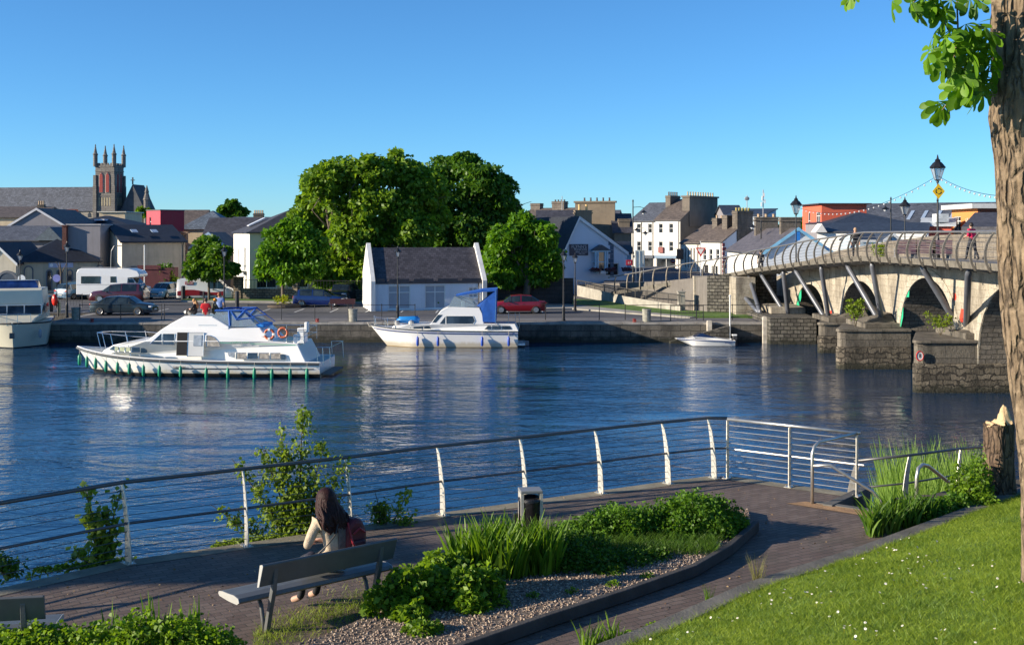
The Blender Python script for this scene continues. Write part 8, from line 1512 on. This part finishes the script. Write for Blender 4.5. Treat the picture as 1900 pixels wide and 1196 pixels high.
for k in range(90):
    a = rgh.uniform(-.2, 3.34); sx_, sy_ = math.cos(a), -math.sin(a); r0 = .085; x0, y0 = -.036+sx_*r0, .235+sy_*r0; ln = rgh.uniform(.22, .33)*(1 if sy_ < -.3 else .75); fl_ = rgh.uniform(.02, .10)
    p = [Vector((x0*.9, y0*.98+.0, 1.30)), Vector((x0+sx_*.03, y0+sy_*.03, 1.2)), Vector((x0+sx_*(.035+fl_*.3)+.015, y0+sy_*.035, 1.2-ln*.5)), Vector((x0+sx_*(.02+fl_*.7)+.035+rgh.gauss(0, .015), y0+sy_*.03-.01, 1.2-ln*.85)), Vector((x0+sx_*(.0+fl_)+.055+rgh.gauss(0, .025), y0+sy_*.02-.01, 1.2-ln))]
    p = [Vector((q_.x, min(q_.y, .22) if q_.z < 1.12 else q_.y, q_.z)) for q_ in p]
    p = [Vector((q_.x, min(q_.y, .085-.01*(k % 4)) if q_.z < 1.08 and abs(q_.x+.02) < .17 else q_.y, q_.z)) for q_ in p]
    ph_ = rgh.uniform(0, 6.3); p = [Vector((q_.x+.016*math.sin(q_.z*26+ph_)*min(1, max(0, 1.3-q_.z)*3), q_.y, q_.z)) for q_ in smooth(p, 1)]
    hm1.tube(smooth(p, 1), [.02*(1-.7*(i/ (len(smooth(p, 2))-1))**2) for i in range(len(smooth(p, 2)))], 6)
hm1.build('hair', hairw, wm_, smooth=True)
# scarf / grey waistcoat panel down the back and ponchoed folds
m = MB()
for k in range(9): x = .02+k*.014; m.tube(smooth([Vector((x-.01, .075, 1.03)), Vector((x+.005, .05, .9)), Vector((x+.01+.004*k, .045, .74)), Vector((x+.012*k*.4, .05, .585))], 1), [.014, .017, .017, .017, .016, .015][:len(smooth([Vector()]*4, 1))] if len(smooth([Vector()]*4, 1)) <= 6 else .016, 6)
m.build('scarf', mat('grey_scarf', (.12, .10, .095), .9, var=.3, vs=25, bump=.5, bs_=60), wm_, smooth=True)
bp1 = thing('backpack', 'dark red backpack leaning beside the seated woman', 'backpack', BL(wx+.20, .0, .60), bang); m = MB(); m.prism([(-.11, -.02, 0), (.15, -.02, 0), (.16, -.02, .30), (.10, -.02, .44), (-.02, -.02, .46), (-.10, -.02, .38)], (0, .2, 0)); m.build('bag_body', mat('maroon_cloth', (.10, .008, .015), .6, var=.3, vs=9), bp1, bevel=.05)
m = MB(); m.prism([(-.06, -.06, .05), (.11, -.06, .05), (.11, -.06, .22), (-.06, -.06, .22)], (0, .05, 0)); m.build('front_pocket', mat('dark_maroon', (.045, .005, .012), .6), bp1, bevel=.02); m = MB(); m.tube([(-.05, -.05, .30), (.02, -.07, .36), (.1, -.05, .30)], .012, 6); m.tube([(-.08, .02, .42), (-.06, -.05, .2), (.02, -.06, .1), (.10, -.05, .02)], .012, 6); m.build('strap', mat('red_trim', (.25, .01, .02), .5), bp1)
hb2_ = thing('shoulder_bag', 'small dark shoulder bag hanging at the left side of the seated woman', 'bag', BL(wx-.27, .12, .50), bang); m = MB(); m.prism([(-.10, 0, .0), (.06, 0, .0), (.07, 0, .17), (.02, 0, .24), (-.08, 0, .2)], (0, .10, 0)); m.build('bag_body', mat('navy_bag', (.02, .02, .035), .7, var=.3, vs=12), hb2_, bevel=.03); m = MB(); m.tube([(.05, -.0, .2), (.13, -.10, .32), (.22, -.115, .42), (.29, -.06, .55)], .009, 6); m.tube([(.05, -.0, .22), (.15, -.10, .20), (.24, -.10, .14)], .008, 6); m.build('strap', mat('dark_strap', (.03, .022, .02), .6), hb2_)
# ---------------------------------------------------------------- litter bin
v = P(984, 1001, ZP); lbn = thing('litter_bin', 'open steel-framed litter bin with a black bag behind the sword-leaved clump', 'bin', (v.x, v.y, ZP), math.radians(8)); lbn.scale = (.92, .92, .86); m = MB(); m.bb(-.17, .17, -.15, .15, .78, .83); m.build('lid', mat('bin_lid', (.30, .30, .29), .5, .4), lbn, bevel=.01)
for x in (-.165, .125): m = MB(); m.bb(x, x+.045, -.15, -.11, 0, .78); m.bb(x, x+.045, .11, .15, 0, .78); m.bb(x+.003, x+.042, -.11, .11, .66, .775); m.build('upright', mat('bin_frame', (.66, .62, .54), .4, .4), lbn)
m = MB(); m.lathe([(.12, .06), (.17, .12), (.18, .62), (.195, .68), (.15, .71), (.13, .6)], 14); m.build('bag', mat('bin_bag', (.012, .012, .014), .35, var=.3, vs=10, bump=1, bs_=14), lbn, smooth=True)
m = MB(); m.bb(-.26, -.19, -.05, .1, .02, .45); m.build('flap', mat('plastic_rag', (.02, .02, .022), .4), lbn, bevel=.02)
# ---------------------------------------------------------------- stump and chestnut tree
def barkmat(name, a, b_, c_, sc1=1.):
    m, t, b = nodes_of(name); tc = N(t, 'ShaderNodeTexCoord'); mp = mapping(t, tc.outputs['Object'], (9*sc1, 9*sc1, 2.2*sc1)); vo = N(t, 'ShaderNodeTexVoronoi', feature='DISTANCE_TO_EDGE'); vo.inputs['Scale'].default_value = 1.0
    nz = N(t, 'ShaderNodeTexNoise'); nz.inputs['Scale'].default_value = 3.; nz.inputs['Detail'].default_value = 4; t.links.new(tc.outputs['Object'], nz.inputs['Vector']); va = N(t, 'ShaderNodeVectorMath', operation='MULTIPLY_ADD'); va.inputs[1].default_value = (1.2, 1.2, 1.2); t.links.new(nz.outputs['Color'], va.inputs[0]); t.links.new(mp, va.inputs[2]); t.links.new(va.outputs[0], vo.inputs['Vector'])
    f = noise(t, tc.outputs['Object'], 7*sc1, 7, .7); c = ramp(t, f, [(.3, a), (.5, b_), (.72, c_)]); c = mix(t, ramp(t, vo.outputs['Distance'], [(.0, .85), (.09, 0)]), c, sc(a, .45)); g2 = noise(t, tc.outputs['Object'], 1.3, 4); c = mix(t, ramp(t, g2, [(.5, 0), (.7, .5)]), c, (.26, .20, .13)); t.links.new(c, b.inputs['Base Color']); b.inputs['Roughness'].default_value = .92
    h = N(t, 'ShaderNodeMath', operation='MULTIPLY_ADD'); h.inputs[1].default_value = .6; t.links.new(f, h.inputs[0]); t.links.new(ramp(t, vo.outputs['Distance'], [(0, 0), (.14, 1)]), h.inputs[2]); bumpn(t, h.outputs[0], 1., .03, b); return m
bk1 = barkmat('chestnut_bark', (.085, .058, .036), (.19, .138, .088), (.33, .25, .165)); bk2 = barkmat('stump_bark', (.06, .04, .03), (.13, .085, .055), (.20, .14, .09), 1.3)
def trunkmesh(path, rads, nu, nv, amp, name, m_, par, seed=0):
    V = []; 
    pz = [p.z for p in path]
    for j in range(nv+1):
        z = pz[0]+(pz[-1]-pz[0])*j/nv; cx_ = np.interp(z, pz, [p.x for p in path]); cy_ = np.interp(z, pz, [p.y for p in path]); r = np.interp(z, pz, rads)
        for i in range(nu):
            a = 2*math.pi*i/nu; d = Vector((math.cos(a), math.sin(a), 0)); p = Vector((d.x*r*6, d.y*r*6, z*1.5+seed)); n1 = mn.noise(Vector((d.x*1.6, d.y*1.6, z*.5+seed)))*.11*r*2; w_ = mn.noise(p*.8)*.5
            q_ = Vector((d.x*5.5*r/.37+w_, d.y*5.5*r/.37+w_, z*1.6+seed)); ridge = 1-abs(mn.noise(q_))*2.6; ridge = max(ridge, -.3); fine = mn.noise(q_*3.5)*.5+mn.noise(q_*9)*.3; rr = r+n1-amp*max(0, ridge)**1.5+amp*fine*.6; V.append((cx_+d.x*rr, cy_+d.y*rr, z))
    Fq = [(j*nu+i, j*nu+(i+1) % nu, (j+1)*nu+(i+1) % nu, (j+1)*nu+i) for j in range(nv) for i in range(nu)]
    return raw(name, V, Fq, m_, par, smooth=True)
v = P(1852, 932, ZP); st_ = thing('broken_stump', 'broken tree stump with pale splintered wood on top beside the chestnut trunk', 'stump', (v.x, v.y, ZP)); trunkmesh([Vector((0, 0, -.2)), Vector((0, 0, .1)), Vector((.0, 0, .6)), Vector((.01, 0, 1.26))], [.32, .26, .225, .225], 90, 80, .02, 'trunk', bk2, st_, 9)
m = MB(); n = 40; ring_ = [(.215*math.cos(2*math.pi*i/n), .215*math.sin(2*math.pi*i/n)) for i in range(n)]; rgs = random.Random(4)
def sz(x, y): return 1.24+.03*math.sin(x*40)+max(0, 1-math.hypot(x-.09, y)/.13)*.30+max(0, 1-math.hypot(x-.13, y+.03)/.05)*.12+rgs.uniform(0, .05)*(1 if x > -.05 else .4)
G_ = 22; ids = {}; V = []; Fq = []
for i in range(G_+1):
    for j in range(G_+1):
        x, y = -.22+.44*i/G_, -.22+.44*j/G_
        if math.hypot(x, y) <= .222: ids[(i, j)] = len(V); V.append((x, y, sz(x, y)))
for (i, j) in list(ids):
    if all(k in ids for k in ((i+1, j), (i, j+1), (i+1, j+1))): Fq.append((ids[(i, j)], ids[(i+1, j)], ids[(i+1, j+1)], ids[(i, j+1)]))
raw('splintered_top', V, Fq, mat('raw_wood', (.62, .44, .24), .85, var=.3, vs=20, bump=.6, bs_=50), st_)
# chestnut
TD = 11.0
tb = Vector((PD(1962, 0, TD).x, TD, 0)); tb.z = lawn_z(tb.x, tb.y)-.1; ct = thing('chestnut_tree', 'big chestnut tree with rough brown bark at the right frame edge', 'tree', tb)
R_ = .36
def tl(pxl, py, r): v = PD(pxl, py, TD); return Vector((v.x+r-tb.x, 0, v.z-tb.z))
pth = [(1905, 1090, .46), (1896, 960, .40), (1886, 800, .37), (1872, 660, .36), (1856, 520, .355), (1849, 380, .35), (1847, 300, .35), (1838, 215, .355), (1846, 120, .35), (1844, 0, .34), (1840, -150, .33), (1850, -500, .30)]
path = [tl(a, c, r) for a, c, r in pth]; rads = [r for _, _, r in pth]
trunkmesh(path, rads, 300, 760, .024, 'trunk', bk1, ct, 3)
# limbs and crown above the frame
topv = path[-1]; m = MB(); limb = []
for k in range(7): a = k*.9+2.2; e_ = topv+Vector((math.cos(a)*2.6, math.sin(a)*2.6, 1.5+.5*(k % 3))); m.tube([topv-Vector((0, 0, .6+.1*k)), topv.lerp(e_, .5)+Vector((0, 0, .4)), e_], [.16, .1, .04], 8); limb.append(e_)
b0_ = tl(1850, -60, .0)
tw_ = mat('green_twig', (.16, .09, .05), .8)
tws = [[(1852, -90), (1790, -70), (1735, -40), (1700, 0), (1690, 10)], [(1775, -40), (1776, 20), (1778, 60), (1772, 100), (1765, 140)], [(1726, -5), (1745, 30), (1757, 50), (1766, 70)], [(1850, 130), (1825, 135), (1795, 130), (1760, 118), (1740, 100)], [(1795, 130), (1775, 150), (1768, 178), (1748, 205)], [(1700, -20), (1660, -15), (1650, 0)], [(1830, -30), (1822, -10), (1815, 2)], [(1640, -70), (1600, -40), (1572, -6)], [(1850, 175), (1830, 178), (1805, 180)]]
for tw__ in tws:
    m.tube(smooth([PD(a, c, TD-.25)-tb for a, c in tw__], 2), .006 if len(tw__) < 5 else .008, 6)
m.build('limb', bk1, ct, smooth=True)
def leaflet(L, W_):
    prof = [(0, .02), (.2, .10), (.45, .30), (.66, .48), (.8, .5), (.9, .38), (.96, .18), (1, .02)]; V = []; nx = len(prof)
    for t_, w_ in prof: V += [(t_*L, -w_*W_, .0), (t_*L, 0, -.10*W_*w_*2), (t_*L, w_*W_, .0)]
    V = [(x, y, z-.28*L*(x/L)**2) for x, y, z in V]; Fq = []
    for i in range(nx-1): Fq += [(3*i, 3*i+3, 3*i+4, 3*i+1), (3*i+1, 3*i+4, 3*i+5, 3*i+2)]
    return V, Fq
VV = []; FF = []; TT = []; rgc = random.Random(8)
def palmate(c, S, azi, pitch, roll=0, n=6):
    c = Vector(c); M = Matrix.Rotation(azi, 3, 'Z')@Matrix.Rotation(pitch, 3, 'Y')@Matrix.Rotation(roll, 3, 'X')
    for k in range(n):
        a = (k-(n-1)/2)*math.radians(42)+rgc.gauss(0, .08); l = S*(1-.35*abs(k-(n-1)/2)/(n/2)); V, Fq = leaflet(l, l*.40); Rk = Matrix.Rotation(a, 3, 'Z')@Matrix.Rotation(rgc.uniform(.0, .45), 3, 'Y'); b = len(VV)
        for p in V: VV.append(tuple(c+M@(Rk@Vector(p))))
        FF.extend([tuple(i+b for i in f) for f in Fq]); t_ = rgc.random(); TT.extend([t_]*len(Fq))
for px, py, S, az_, pi_ in ((1655, 2, .19, 3.3, 1.2), (1690, 0, .20, 3.6, 1.3), (1702, 12, .20, 2.8, 1.35), (1725, 2, .20, .3, 1.3), (1752, 20, .20, .4, 1.25), (1738, 8, .18, 5, 1.1), (1800, -4, .18, .2, 1.1), (1815, 0, .17, 3.2, 1.2), (1570, -5, .13, 3.8, 1.0), (1578, -8, .13, .6, 1.0),
        (1770, 52, .19, 3.4, .5), (1755, 68, .20, 3.3, .9), (1735, 78, .20, 3.0, 1.0), (1730, 92, .21, 3.5, 1.15), (1722, 100, .21, 2.9, 1.25), (1745, 110, .2, 4.2, 1.2), (1792, 45, .19, .5, .4), (1800, 70, .20, .2, .3), (1815, 62, .18, .9, .6), (1828, 50, .18, 5.6, .7), (1835, 80, .19, .1, .5), (1785, 90, .21, 4.5, 1.1), (1770, 100, .2, 3.9, 1.3), (1775, 115, .22, 5.2, 1.35), (1800, 98, .22, 5.9, 1.0), (1812, 110, .21, .4, 1.1), (1830, 105, .2, .0, 1.2), (1790, 125, .22, 4.0, 1.3), (1808, 130, .2, 5.0, 1.3), (1765, 145, .2, 3.2, 1.3), (1775, 160, .22, 4.6, 1.35), (1785, 165, .2, 5.4, 1.3), (1805, 160, .19, .4, 1.25), (1812, 178, .17, 5.7, 1.3), (1740, 188, .22, 4.3, 1.35), (1748, 192, .2, 5.2, 1.3), (1830, 140, .18, 5.5, 1.3), (1822, 150, .18, 4.0, 1.2), (1840, 60, .17, 1.2, .6), (1778, 75, .2, 2.4, .4), (1755, 40, .17, 2.6, .5), (1820, 90, .2, 4.6, 1.2), (1800, 115, .2, 3.6, 1.1), (1838, 120, .18, .3, 1.0), (1782, 140, .21, 3.4, 1.2), (1798, 145, .2, 5.2, 1.2), (1845, 100, .18, 1.0, .8), (1760, 85, .2, 4.4, 1.2), (1790, 60, .2, 3.9, .9), (1825, 170, .17, 5.0, 1.3), (1756, 118, .2, 3.3, 1.2), (1812, 45, .18, 3.5, .6), (1712, -4, .19, 4.6, 1.3), (1740, -8, .19, 5.2, 1.2), (1765, 0, .18, 4.2, 1.2), (1842, 145, .16, .2, 1.2), (1735, 62, .17, 3.1, .8)):
    palmate(PD(px, py, TD-.30+rgc.uniform(-.25, .25))-tb, S*1.08, az_, pi_, rgc.uniform(-.4, .4), rgc.choice((5, 6, 7)))
for e_ in limb+[l.lerp(topv, .4) for l in limb]:
    for _ in range(26): palmate(e_+Vector((rgc.gauss(0, .8), rgc.gauss(0, .8), rgc.gauss(.2, .6))), .24, rgc.uniform(0, 6.3), rgc.uniform(.1, 1.2), 0, 5)
raw('crown', VV, FF, leafmat('leaf_chestnut', (.05, .14, .008), (.18, .36, .015), .5, 1.5), ct, tone=TT, smooth=True)
